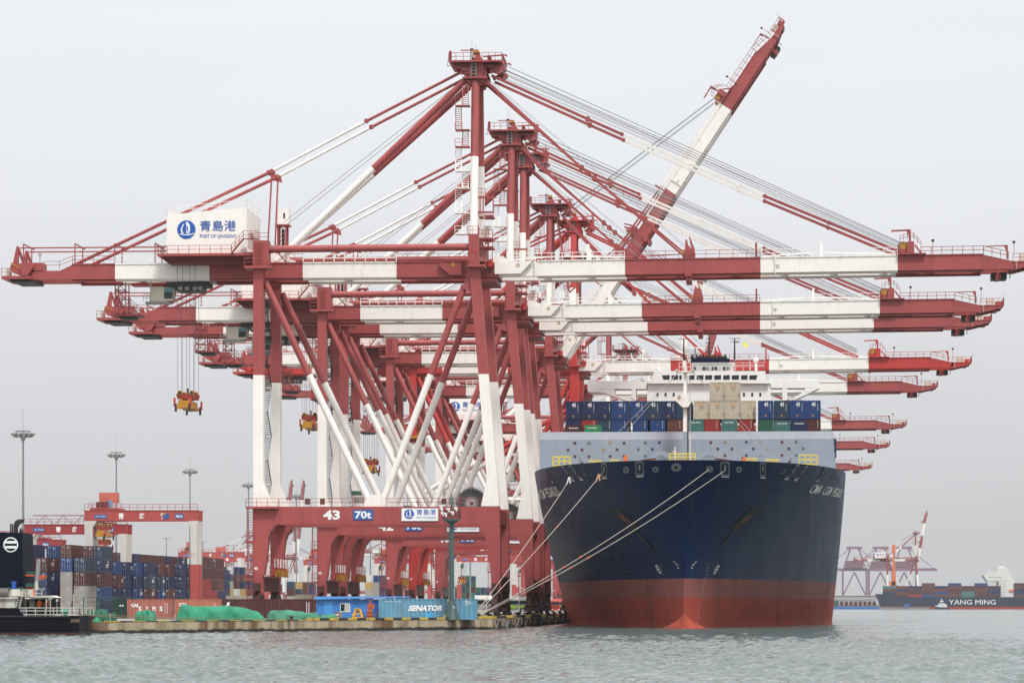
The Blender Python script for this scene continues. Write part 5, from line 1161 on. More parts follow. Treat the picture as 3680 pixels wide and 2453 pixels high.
# ---- mooring ropes
def rope(pts, r, name, label, sag=1.0, mats=None):
    m = MB()
    for (a, b_) in zip(pts[:-1], pts[1:]):
        N = 14
        for i in range(N):
            t0, t1 = i / N, (i + 1) / N
            def q(t): return a.lerp(b_, t) - Vector((0, 0, sag * 4 * t * (1 - t)))
            m.tube(q(t0), q(t1), r, ROPE, 6, caps=False)
    tag(m.build(name), label, 'rope', 'mooring ropes from the bow to the quay'); return m
def fair(px, py): 
    side = 1 if px > 2463 else -1; s, z = hull_px(px, py, side); p, T, U, N = frame_at(side, s, z); return Vector((SX, SY, 0)) + p + N * .2
BL = Vector((CX - .8, CY + 4.0, ZQ + .45))
for i, (px, py, dx, lab) in enumerate(((2062, 1706, 0, 'leftmost and steepest mooring rope up to the bow'), (2172, 1695, .35, 'second steepest mooring rope, with a pale chafe sleeve near the bow'),
                                    (2545, 1685, .9, 'upper of the two long shallow mooring ropes across the bow'), (2602, 1690, 1.4, 'lower of the two long shallow mooring ropes across the bow'))):
    A_ = BL + Vector((-.3 + dx * .3, dx, 0)); E_ = fair(px, py); rope([A_, E_], .048, 'mooring_rope', lab, sag=.45 if i < 2 else .9)
    m = MB()
    for t, rr in (((.42, .11), (.62, .09)) if i < 2 else ((.36, .1), (.43, .12))):
        q = A_.lerp(E_, t) - Vector((0, 0, (.45 if i < 2 else .9) * 4 * t * (1 - t))); q2 = A_.lerp(E_, t + .012) - Vector((0, 0, (.45 if i < 2 else .9) * 4 * (t + .012) * (1 - t - .012)))
        m.tube(q, q2, rr, paint('rope_wrap', (.45, .12, .08), .8), 8)
    if i < 2:
        q = A_.lerp(E_, .955); m.prism([(q.x - .32, q.z - .5), (q.x - .14, q.z - .55), (q.x + .05, q.z + .3), (q.x + .2, q.z - .4), (q.x + .36, q.z - .35), (q.x + .26, q.z + .5), (q.x, q.z + .55)], q.y, q.y + .08, SIGNWHITE if i == 0 else paint('rat_guard_tan', (.6, .3, .15)))
    m.build('rope_fitting', bpy.data.objects['mooring_rope' if i == 0 else f'mooring_rope.{i:03d}'])
# ---- containers and shed on the front quay
GQ = 'containers standing on the front quay'
def fixed_child(k, o):
    k.parent = o; k.matrix_parent_inverse = (Matrix.Translation(o.location) @ o.rotation_euler.to_matrix().to_4x4()).inverted(); return k
def qbox(col, px0, px1, D, Ln, H, label, text=None, ridge=True):
    p0 = at(px0, 2200, D); o = container(col, 0, 0, 0, Ln=Ln, H=H, doors=True, rot=0, label=label, group=GQ)
    o.rotation_euler = (0, 0, -math.pi / 2); o.location = (p0.x, p0.y + 1.22, ZQ)      # long side along x
    return o, p0
o, p = qbox('light_blue', 1361, 1712, 451.5, 12.19, 2.62, 'light blue container lettered in large white italics behind the green lamp pole')
d = MB(); x0 = at(1467, 0, 451.5).x; z0 = at(0, 2194, 451.5).z; put_text(d, 'SENATOR', x0, p.y - .02, z0, .72, SIGNWHITE, bold=.045, shear=.28, width=4.3)
put_text(d, 'www.senatorlines.com', at(1381, 0, 451.5).x, p.y - .02, at(0, 2161, 451.5).z, .12, SIGNWHITE, width=2.1)
for i, (a, b_) in enumerate((('SEN', 2158), ('2838 1', 2164), ('22G1', 2170))): put_text(d, a, at(1672, 0, 451.5).x, p.y - .02, at(0, b_ + 3, 451.5).z, .15, SIGNWHITE, bold=.02, width=.6 + .3 * (i == 1))
xx = at(1528, 0, 451.5).x; d.add([(xx, p.y - .015, ZQ + .25), (xx + 1.1, p.y - .015, ZQ + .25), (xx + 1.1, p.y - .015, ZQ + .85), (xx, p.y - .015, ZQ + .85)], [(0, 1, 2, 3)], paint('patch_blue', (.06, .36, .62)))
xx = at(1610, 0, 451.5).x; d.box(xx, xx + .22, p.y - .02, p.y - .01, ZQ + 2.1, ZQ + 2.5, BRIGHTYEL)
fixed_child(d.build('painted_lettering'), o)
o.location.x = p.x; lx = o.location
sh = empty('site_shed', (at(1137, 0, 455).x, at(1137, 0, 455).y, ZQ), label='bright blue corrugated shed with a window beside the blue container', cat='shed')
SB = paint('shed_blue', (.045, .20, .52), .6, .12, .15, .5); SRF = paint('shed_roof_blue', (.10, .28, .62), .5, .08)
b_ = MB(); Wd = at(1366, 0, 455).x - at(1137, 0, 455).x
b_.box(0, Wd, 0, 2.6, 0, 2.55, SB)
for i in range(int(Wd / .3)): b_.box(i * .3 + .05, i * .3 + .17, -.045, -.003, .25, 2.5, SB)
b_.box(0, Wd, -.03, .0, 0, .2, paint('shed_base', (.03, .1, .3))); b_.build('wall', sh)
b_ = MB(); b_.prism([(-.25, 2.52), (11.8, 2.78), (11.8, 2.86), (-.1, 2.82)], -.5, 2.9, SRF)
for i in range(38): b_.beam((-.1 + i * .31, -.5, 2.84), (-.1 + i * .31, 2.9, 2.88), .1, .07, SRF)
b_.build('roof', sh)
b_ = MB(); wx0, wx1 = (1223 - 1137) / 28.6, (1259 - 1137) / 28.6; b_.box(wx0, wx1, -.1, -.05, .95, 2.05, WHITE); wo_ = b_.build('window', sh)
b_ = MB(); b_.box(wx0 + .08, (wx0 + wx1) / 2 - .03, -.12, -.105, 1.05, 1.95, GLASS); b_.box((wx0 + wx1) / 2 + .03, wx1 - .08, -.12, -.105, 1.05, 1.95, paint('curtain', (.4, .4, .36))); b_.build('pane', wo_)
b_ = MB(); b_.box(.95, 2.1, -.06, -.05, .25, 2.3, paint('shed_door_blue', (.06, .25, .6))); b_.build('door', sh)
b_ = MB(); b_.box(7.3, 8.0, -.06, -.05, 1.1, 2.4, paint('panel_blue', (.01, .08, .35))); b_.build('shutter', sh)
o, p = qbox('maroon', 798, 1128, 478, 12.19, 2.62, 'long maroon container left of the blue shed')
d = MB(); xx = at(814, 0, 478).x; d.add([(xx, p.y - .02, ZQ + 1.7), (xx + .35, p.y - .02, ZQ + 1.7), (xx + .45, p.y - .02, ZQ + 2.2), (xx + .1, p.y - .02, ZQ + 2.2)], [(0, 1, 2, 3)], SIGNWHITE)
for q in (1104, 1112): xx = at(q, 0, 478).x; d.box(xx, xx + .07, p.y - .02, p.y - .01, ZQ + .6, ZQ + 2.2, SIGNWHITE)
fixed_child(d.build('painted_lettering'), o)
o, p = qbox('orange', 629, 792, 486, 6.06, 2.6, 'pale orange container lettered CAI behind the large green tarpaulin')
d = MB(); put_text(d, 'CAI', at(643, 0, 486).x, p.y - .02, ZQ + 1.65, .48, SIGNWHITE, bold=.05, width=.95)
for q in (768, 776): xx = at(q, 0, 486).x; d.box(xx, xx + .05, p.y - .02, p.y - .01, ZQ + .9, ZQ + 2.1, SIGNWHITE)
fixed_child(d.build('painted_lettering'), o)
o, p = qbox('salmon', 457, 619, 489, 6.06, 2.6, 'salmon container lettered CAI and SYMS beside the dark green container')
d = MB(); put_text(d, 'CAI', at(472, 0, 489).x, p.y - .02, ZQ + 1.55, .48, SIGNWHITE, bold=.05, width=.9)
for i, ch in enumerate('SYMS'): put_text(d, ch, at(498 + i * 25.5, 0, 489).x, p.y - .02, ZQ + 1.0, .66, SIGNWHITE, bold=.03, width=.42)
for q in (594, 602): xx = at(q, 0, 489).x; d.box(xx, xx + .05, p.y - .02, p.y - .01, ZQ + .7, ZQ + 2.1, SIGNWHITE)
fixed_child(d.build('painted_lettering'), o)
p = at(432, 0, 492); o = container('dark_green', p.x, p.y, ZQ, Ln=6.06, H=2.6, doors=False, label='dark green container end-on beside the salmon container', group=GQ)
d = MB(); d.box(-.1, .12, -.02, 0, 1.65, 1.85, SIGNWHITE); d.box(.25, .45, -.02, 0, 1.65, 1.85, SIGNWHITE); d.build('painted_marking', o)
# ---- tarpaulin heaps
TG = paint('tarpaulin_green', (.010, .20, .105), .7, .3, 0, .9, bump=1.0); TG2 = paint('faded_tarpaulin', (.035, .17, .105), .8, .35, .0, .8, bump=1.0); TG3 = paint('dark_tarpaulin', (.006, .09, .05), .7, .25, 0, 1.2)
def tarp(px0, px1, D, h, mat, seed, label, depth=2.4, prof=None):
    A_ = at(px0, 0, D); B_ = at(px1, 0, D); Lw = B_.x - A_.x; R_ = random.Random(seed); nx, ny = 46, 16
    ph = [R_.uniform(0, 6.28) for _ in range(8)]; m = MB(); vs = []
    for j in range(ny + 1):
        for i in range(nx + 1):
            u, v = i / nx, j / ny; ex = min(1, min(u, 1 - u) * nx / 3.5); ey = math.sin(math.pi * min(1, max(0, v))) ** .35
            base = 1.0 if prof is None else prof(u)
            z = h * base * min(1, ex ** .6) * ey * (1 + .06 * math.sin(u * 9 + ph[0]) + .03 * math.sin(u * 23 + ph[1] + v * 4)) 
            z += .06 * ey * math.sin(u * 26 + v * 9 + ph[2]) * ex + .02 * math.sin(u * 61 - v * 14 + ph[3]) * ex * (1 - v)
            y = depth * v + (.10 * math.sin(u * 24 + z * 3 + ph[4]) + .05 * math.sin(u * 57 - z * 5 + ph[5])) * (1 - v) * ex; x = u * Lw + .12 * math.sin(v * 9 + ph[6] + u * 20)
            vs.append((x, y, max(0.0, z)))
    fs = [(j * (nx + 1) + i, j * (nx + 1) + i + 1, (j + 1) * (nx + 1) + i + 1, (j + 1) * (nx + 1) + i) for j in range(ny) for i in range(nx)]
    m.add(vs, fs, mat, True); o = m.build('tarpaulin_heap'); o.location = (A_.x, A_.y, ZQ + .01); tag(o, label, 'tarpaulin', 'goods under tarpaulins on the front quay'); return o
def Dq(px): return 520.8 / (1 + K * (2724 - px) / 13000.0)
tarp(629, 947, Dq(629) + 6 + 19, 1.75, TG, 3, 'largest bright green tarpaulin heap in front of the orange container', prof=lambda u: 1.0 if u < .55 else 1.0 - .45 * (u - .55) / .45)
tarp(956, 1150, Dq(956) + 18, 1.3, TG2, 5, 'faded green tarpaulin heap in front of the maroon container', prof=lambda u: 1 - .35 * u)
tarp(1120, 1206, Dq(1120) + 9, .75, TG2, 9, 'small crumpled end of faded tarpaulin in front of the blue shed', prof=lambda u: .6 + .5 * u)
tarp(484, 554, Dq(484) + 8, 1.15, TG, 11, 'small bright green tarpaulin heap in front of the salmon container', depth=1.6)
tarp(308, 388, Dq(308) + 10, 1.25, TG3, 13, 'dark green tarpaulin bundle behind the brown bollard', depth=1.6)
tarp(284, 352, Dq(284) + 4, .45, TG, 17, 'low bright green tarpaulin spread beside the brown bollard', depth=1.6)
tarp(400, 412, Dq(400) + 24, .9, TG3, 19, 'dark green tarpaulin corner beside the dark green container', depth=1.2)
# ---- bollards, drums, stand, machine, box
def bollard(px, D, mat, label, h=.5):
    p = at(px, 0, D); m = MB(); m.tube((0, 0, 0), (0, 0, h * .7), .18, mat, 14); m.tube((0, 0, h * .7), (0, 0, h * .85), .18, mat, 14, r2=.32); m.tube((0, 0, h * .85), (0, 0, h), .32, mat, 14); m.tube((0, 0, 0), (0, 0, .06), .3, mat, 14)
    o = m.build('mooring_bollard'); o.location = (p.x, p.y, ZQ); tag(o, label, 'bollard', 'bollards on the front quay')
RB = paint('bollard_red', (.30, .03, .03), .6, .2, .2, 2, rust=.3); RB2 = paint('bollard_brown', (.12, .035, .03), .7, .2, .2, 2)
bollard(1675.5, Dq(1675) + 3, RB, 'bright red bollard in front of the light blue container', .62); bollard(1048, Dq(1048) + 2, RB2, 'rusty red bollard in front of the faded tarpaulin', .55)
bollard(333, Dq(333) + 2, RB2, 'brown bollard near the stern of the tug', .6)
RWH = [paint('drum_red', (.28, .05, .05), .7, .2), paint('drum_white', (.55, .55, .52), .7, .15)]
for px, lab in ((1211, 'red and white banded drum beside the tarpaulin end'), (1272, 'red and white banded drum behind the yellow stand')):
    p = at(px, 0, Dq(px) + 12); m = MB()
    for i in range(5): m.tube((0, 0, i * .19), (0, 0, (i + 1) * .19), .24, RWH[i % 2], 14)
    o = m.build('banded_drum'); o.location = (p.x, p.y, ZQ); tag(o, lab, 'drum', 'banded drums')
p = at(1222, 0, Dq(1222) + 12.5); m = MB(); m.tube((0, 0, 0), (0, 0, .9), .24, paint('drum_grey', (.2, .18, .17)), 14); m.tube((0, 0, .9), (0, 0, .96), .26, GALV, 14); o = m.build('metal_drum'); o.location = (p.x, p.y, ZQ); tag(o, 'grey metal drum just right of the banded drum', 'drum')
YS = paint('stand_yellow', (.70, .36, .015), .55, .15, .2, 1, rust=.4)
p = at(1286, 0, Dq(1286) + 5); m = MB(); Y0 = [(-.62, -.5), (.62, -.5), (.62, .5), (-.62, .5)]
for x, y in Y0: m.beam((x, y, 0), (x * .38, y * .38, 1.3), .16, .14, YS)
for z, k in ((.35, .82), (.8, .6), (1.25, .4)):
    q = [Vector((x * k, y * k, z)) for x, y in Y0]
    for i in range(4): m.beam(q[i], q[(i + 1) % 4], .1, .14, YS)
m.box(-.34, .34, -.3, .3, 1.3, 1.42, YS); m.beam((-.2, 0, .9), (0, 0, 1.3), .1, .1, DARK); m.beam((.2, 0, .9), (0, 0, 1.3), .1, .1, DARK)
for x, y in Y0: m.box(x - .15, x + .15, y - .12, y + .12, 0, .07, YS)
o = m.build('trestle_stand'); o.location = (p.x, p.y, ZQ); tag(o, 'yellow four-legged trestle stand in front of the blue shed', 'stand')
OM = paint('machine_orange', (.42, .085, .03), .6, .2, .3, 1, rust=.6); p = at(1327, 0, Dq(1327) + 4); mach = empty('winch_machine', (p.x, p.y, ZQ), label='rusty orange upright winch machine between the yellow stand and the blue container', cat='machine')
m = MB(); m.prism([(-.28, .0), (.35, .0), (.32, 1.9), (.05, 2.05), (-.22, 1.9)], 0, .5, OM); m.box(.1, .6, -.05, .4, 1.45, 1.95, OM); m.tube((.1, .2, 2.0), (.1, .2, 2.35), .1, OM, 10); m.tube((.1, .2, 2.35), (.1, .2, 2.4), .16, OM, 10); m.build('column', mach)
m = MB()
for x in (-.7, -.35, .5, .8, 1.1): m.beam((x, 0, 0), (x, 0, .9), .07, .07, paint('dark_rust', (.12, .03, .02)))
for z in (.1, .5, .9): m.beam((-.7, 0, z), (1.1, 0, z), .07, .07, paint('dark_rust', (.12, .03, .02)))
m.beam((.5, 0, .9), (1.3, 0, 1.2), .07, .07, paint('dark_rust', (.12, .03, .02))); m.build('guard_frame', mach)
p = at(1601, 0, Dq(1601) + 3); m = MB(); m.box(-.26, .26, 0, .4, 0, .68, paint('cabinet_tan', (.30, .25, .17))); m.box(-.3, .3, -.03, .43, .68, .72, GREY); o = m.build('cable_cabinet'); o.location = (p.x, p.y, ZQ); tag(o, 'small tan cabinet at the foot of the green lamp pole', 'cabinet')
# ---- green surveillance pole
PG = paint('pole_green', (.055, .092, .092), .5, .12, .3, .5); p = at(1623, 0, 449.2); pole = empty('camera_pole', (p.x, p.y, ZQ), label='dark green camera pole with basket and lantern before the light blue container', cat='pole')
m = MB(); m.tube((0, 0, .5), (0, 0, 12.4), .33, PG, 20, r2=.29); m.tube((0, 0, 0), (0, 0, 2.3), .95, PG, 8, r2=.36)
for i in range(6):
    a = math.pi * i / 3 + .3; m.beam((math.cos(a) * 1.0, math.sin(a) * 1.0, 0), (math.cos(a) * .36, math.sin(a) * .36, 2.3), .05, .1, PG)
m.build('shaft', pole)
m = MB(); m.tube((0, 0, 12.3), (0, 0, 12.5), 1.12, PG, 20); m.tube((0, 0, 11.9), (0, 0, 12.3), .4, PG, 16, r2=.9)
for i in range(30):
    a = 2 * math.pi * i / 30; m.beam((1.1 * math.cos(a), 1.1 * math.sin(a), 12.5), (1.1 * math.cos(a), 1.1 * math.sin(a), 13.55), .045, .045, DARK)
    b2 = 2 * math.pi * (i + 1) / 30
    for z in (13.0, 13.55): m.beam((1.1 * math.cos(a), 1.1 * math.sin(a), z), (1.1 * math.cos(b2), 1.1 * math.sin(b2), z), .05, .05, DARK)
m.build('basket', pole)
m = MB(); m.tube((0, 0, 12.5), (0, 0, 14.4), .1, PG, 10); m.tube((0, 0, 14.35), (0, 0, 14.5), .3, PG, 12); m.tube((0, 0, 14.5), (0, 0, 15.0), .2, paint('lantern_glass', (.2, .22, .2), .2), 10, r2=.3); m.tube((0, 0, 15.0), (0, 0, 15.35), .33, PG, 12, r2=.1); m.tube((0, 0, 15.35), (0, 0, 15.5), .04, PG, 6); m.build('lantern', pole)
for x, z in ((-1.2, 13.7), (-1.05, 13.1), (-.7, 13.0), (-.35, 13.6), (.6, 13.7), (.15, 13.2)):
    m = MB(); m.box(x - .22, x + .22, -1.3, -.95, z, z + .22, SIGNWHITE); m.tube((x + .1, -1.15, z - .25), (x + .1, -1.15, z), .12, SIGNWHITE, 10); m.box(x - .24, x - .2, -1.32, -.93, z, z + .22, DARK); m.build('security_camera', pole)
m = MB(); m.ladder((-.62, -.1, .3), (-.62, -.1, 12.3), .42, PG, step=.45, r=.028); m.build('ladder', pole)
m = MB(); m.box(.0, .42, -.45, -.3, 1.25, 1.7, GALV); m.build('meter_box', pole)
# green chain fence far left
f = empty('mesh_fence', (0, 0, 0), label='tall dark green post fence in front of the grey containers', cat='fence')
for a_, b2 in ((300, 346), (353, 404), (412, 470)):
    m = MB(); A_ = at(a_, 0, 500); B_ = at(b2, 0, 500); zt = at(0, 2145, 500).z
    for q in (A_, B_): m.beam((q.x, q.y, ZQ), (q.x, q.y, zt), .14, .14, GREEN)
    for z in (zt, (zt + ZQ) / 2 + .8): m.beam((A_.x, A_.y, z), (B_.x, B_.y, z), .07, .07, GREEN)
    m.build('fence_panel', f)
# ---- trucks between the crane legs
def truck(px, D, col, label, green=False):
    p = at(px, 0, D); o = empty('terminal_truck', (p.x, p.y, ZQ), label=label, cat='truck', group='trucks under the cranes'); c = paint('truck_' + col, {'white': (.62, .62, .6), 'red': (.42, .04, .03)}[col], .4, .06)
    m = MB(); m.prism([(0, .6), (0, 2.0), (.25, 3.0), (2.0, 3.15), (2.1, .6)], -1.22, 1.22, c, axis='x'); m.build('cab', o)
    m = MB(); m.prism([(.4, 3.05), (1.9, 3.15), (1.9, 3.75), (.9, 3.7)], -1.1, 1.1, c, axis='x'); m.build('roof_fairing', o)
    m = MB(); m.box(-1.1, 1.1, -.03, -.0, 2.05, 2.85, GLASS); m.build('windscreen', o)
    m = MB(); m.box(-1.0, 1.0, -.06, -.005, 1.0, 1.85, DARK)
    for z in (1.1, 1.35, 1.6): m.box(-.95, .95, -.09, -.06, z, z + .12, c)
    m.build('grille', o)
    m = MB(); m.box(-1.22, 1.22, -.15, .2, .45, .95, c); m.build('bumper', o)
    for s_ in (-1, 1):
        m = MB(); m.box(s_ * .75, s_ * 1.12, -.17, -.15, .6, .82, SIGNWHITE); m.build('headlight', o)
        m = MB(); m.box(s_ * 1.25, s_ * 1.5, -.05, .15, 1.9, 2.7, DARK); m.build('mirror', o)
        for y in (1.0, 5.5, 6.8): m = MB(); m.tube((s_ * .85, y, .5), (s_ * 1.2, y, .5), .5, BLACK, 16); m.build('wheel', o)
    m = MB(); m.box(-.5, .5, 2.1, 13.5, .95, 1.2, DARK); m.box(-1.2, 1.2, 4.0, 14.0, 1.2, 1.35, DARK); m.build('chassis', o)
    if green: m = MB(); m.box(-.7, .7, -.2, -.16, 1.25, 1.75, paint('reflective_green', (.35, .75, .02))); m.build('reflective_panel', o)
    return o
truck(1726, 690, 'white', 'white terminal truck right behind the end of the light blue container'); truck(1765, 700, 'white', 'white truck half hidden behind the nearest seaside crane leg')
truck(1845, 760, 'white', 'white truck between the seaside legs of the first two cranes', True); truck(1876, 775, 'white', 'white truck just left of the second seaside crane leg', True)
truck(1996, 1000, 'red', 'red truck left of the ship hull between crane legs'); truck(2022, 1010, 'red', 'red truck closest to the ship hull between crane legs', True)
# ================================================================ container yard left
GY = 'containers stacked in the yard'
def zc4(z): return z * .425
CNT = {}
def ylabel(col, place):
    return f'{CN[col]} container, {place}'
def column(px, D, tiers, name, Ln=12.19, simple=False, H=2.9, texts=None, doors=True, door_alt=None):
    """tiers: colour per level, ground upwards; px = left edge of the end face"""
    p = at(px, 0, D); x = p.x + 1.22
    for i, c in enumerate(tiers):
        if c is None: continue
        lv = ['bottom', 'second', 'third', 'fourth', 'fifth', 'sixth'][i] + ' tier'
        o = container(c, x, p.y, ZQ + .02 + i * (H + .01), Ln=Ln, H=H, doors=doors, simple=simple, label=ylabel(c, f'{lv} of {name}'), group=GY)
        if texts and texts.get(i):
            d = MB(); t = texts[i]
            put_text(d, t, 1.235, Ln * .35, H * .42, .75, SIGNWHITE, bold=.05, width=3.2, axis='x+'); put_text(d, '✓', 1.235, Ln * .45, H * .1, .5, SIGNWHITE, bold=.03, axis='x+'); d.box(1.23, 1.24, Ln * .52, Ln * .6, H * .78, H * .9, SIGNWHITE)
            d.build('painted_marking', o)
        if c == 'grey' and doors and not simple:
            d = MB(); put_text(d, 'WXL', -1.0, -.03, H - .55, .26, VRED, bold=.04, width=.7); d.build('painted_marking', o)
FL = 'DYLDY'
column(60, 745, ['navy', 'maroon', 'navy', 'maroon', None], 'the stack half behind the funnel')
column(79, 758, ['navy', 'navy', 'maroon', 'maroon', 'navy'], 'the tall stack right of the funnel')
column(128, 745, ['navy', 'navy', 'navy', 'maroon'], 'the near stack with white lettering', texts={2: FL, 3: FL})
column(166, 772, ['navy', 'navy', 'navy', 'navy', 'blue'], 'the stack topped by a bright blue box')
column(217, 745, ['grey', 'grey', 'grey', 'blue'], 'the pale grey stack behind the tug stern rail')
column(217, 760, ['maroon', 'maroon', 'navy', 'navy', 'brown'], 'the stack topped by a brown box')
column(266, 745, ['grey', 'grey', 'maroon', 'steel_blue'], 'the grey-footed stack right of the pale grey one')
R5 = random.Random(5)
pal = ['navy', 'navy', 'navy', 'blue', 'steel_blue', 'maroon', 'maroon', 'brown', 'navy', 'blue']
fixed = {344: ['navy', 'maroon', 'blue', 'brown'], 385: ['blue', 'navy', 'maroon', 'blue'], 420: ['blue', 'navy', 'navy', 'navy'], 459: ['navy', 'blue', 'navy', 'blue'],
         496: ['steel_blue', 'maroon', 'steel_blue', 'navy'], 511: ['maroon', 'navy', 'navy', 'navy'], 541: ['navy', 'blue', 'steel_blue', 'brown'], 575: ['maroon', 'brown', 'navy', 'maroon'], 621: ['blue', 'navy', 'navy', 'navy'], 648: ['maroon', 'steel_blue', 'maroon', 'maroon']}
col_names = ['left edge', 'next to the left edge', 'left part', 'middle left', 'centre left', 'centre', 'middle', 'middle right', 'right part', 'right edge']
for i, (px, t) in enumerate(fixed.items()):
    column(px, 790 + i * 6, t, f'the {ORD[i]} stack right of the grey-footed one', Ln=12.19 if i % 3 else 6.06, texts={q: FL for q in range(4) if R5.random() < .4}, H=2.85)
for i, px in enumerate((296, 326, 352, 374, 397, 421, 448, 470, 496, 517, 543, 566, 586, 612)):
    t = [R5.choice(pal) for _ in range(5)]; D = 812 + i * 8
    if i in (0, 1): t = t[:5]; D = 748
    if i in (3,): t[4] = None
    column(px, D + 14, t, f'the {ORD[i]} stack of the rear left row', texts={q: FL for q in range(5) if R5.random() < .3}, H=2.85)
for i, (px, n) in enumerate(((700, 5), (724, 4), (748, 5), (770, 4))):
    column(px, 930 + 15 * i, [R5.choice(pal + ['red']) for _ in range(n)], f'the {ORD[i]} stack right of the gantry leg', H=2.85)
# hazier stacks seen through the crane portals
pal2 = ['maroon', 'grey', 'navy', 'brown', 'white', 'blue', 'steel_blue', 'red', 'grey', 'yellow']
for i, px in enumerate((783, 806, 829, 852, 876, 900)):
    column(px, 1280 + 8 * i, [R5.choice(pal2) for _ in range(6 if i < 4 else 5)], f'the {ORD[i]} stack left of the nearest crane leg', Ln=6.06, simple=True, H=2.6)
for i, px in enumerate((1030, 1056, 1080, 1104, 1128)):
    column(px, 1300 + 10 * i, [R5.choice(pal2) for _ in range(4)], f'the {ORD[i]} stack under the nearest portal', Ln=6.06, simple=True, H=2.6)
for i, px in enumerate((1312, 1334, 1358, 1382, 1425, 1447)):
    column(px, 1330 + 10 * i, [R5.choice(pal2) for _ in range(5)], f'the {ORD[i]} stack under the second portal', Ln=6.06, simple=True, H=2.6)
for i, px in enumerate((1634, 1652, 1670, 1688, 1706, 1724, 1742, 1760)):
    column(px, 1650 + 12 * i, [('maroon', 'green', 'green', 'teal', 'steel_blue')[(i * 3 + k * 2) % 5] if i < 4 else ('blue', 'green', 'steel_blue')[(i + k) % 3] for k in range(6 if 0 < i < 4 else 4)], f'the {ORD[i]} stack right of the camera pole', Ln=6.06, simple=True, H=2.6)
for i, px in enumerate((1842, 1860, 1878, 1990, 2006)):
    column(px, 1700 + 12 * i, [('blue', 'steel_blue', 'grey', 'maroon')[(i + k) % 4] for k in range(3 if i < 3 else 5)], f'the {ORD[i]} stack between the seaside legs', Ln=6.06, simple=True, H=2.6)
# flat concrete blocks / trailers behind the nearest landside leg
TB = paint('trailer_beige', (.36, .33, .26), .8, .1)
for i, (a_, b2, y0) in enumerate(((812, 905, 2130), (812, 905, 2168), (1062, 1140, 2126))):
    A_ = at(a_, 0, 820); B_ = at(b2, 0, 820); z = at(0, y0 + 12, 820).z; m = MB(); m.box(A_.x, B_.x, A_.y, A_.y + 2.4, max(ZQ, z - .9), z + .2, TB); m.box(A_.x + .3, B_.x - .3, A_.y + .2, A_.y + 2.2, max(ZQ, z - 1.3), max(ZQ, z - .9) + .01, DARK)
    tag(m.build('flat_trailer'), ['upper beige flat trailer bed left of the nearest crane leg', 'lower beige flat trailer bed left of the nearest crane leg', 'beige flat trailer bed seen under the nearest portal'][i], 'trailer', 'flat trailer beds')
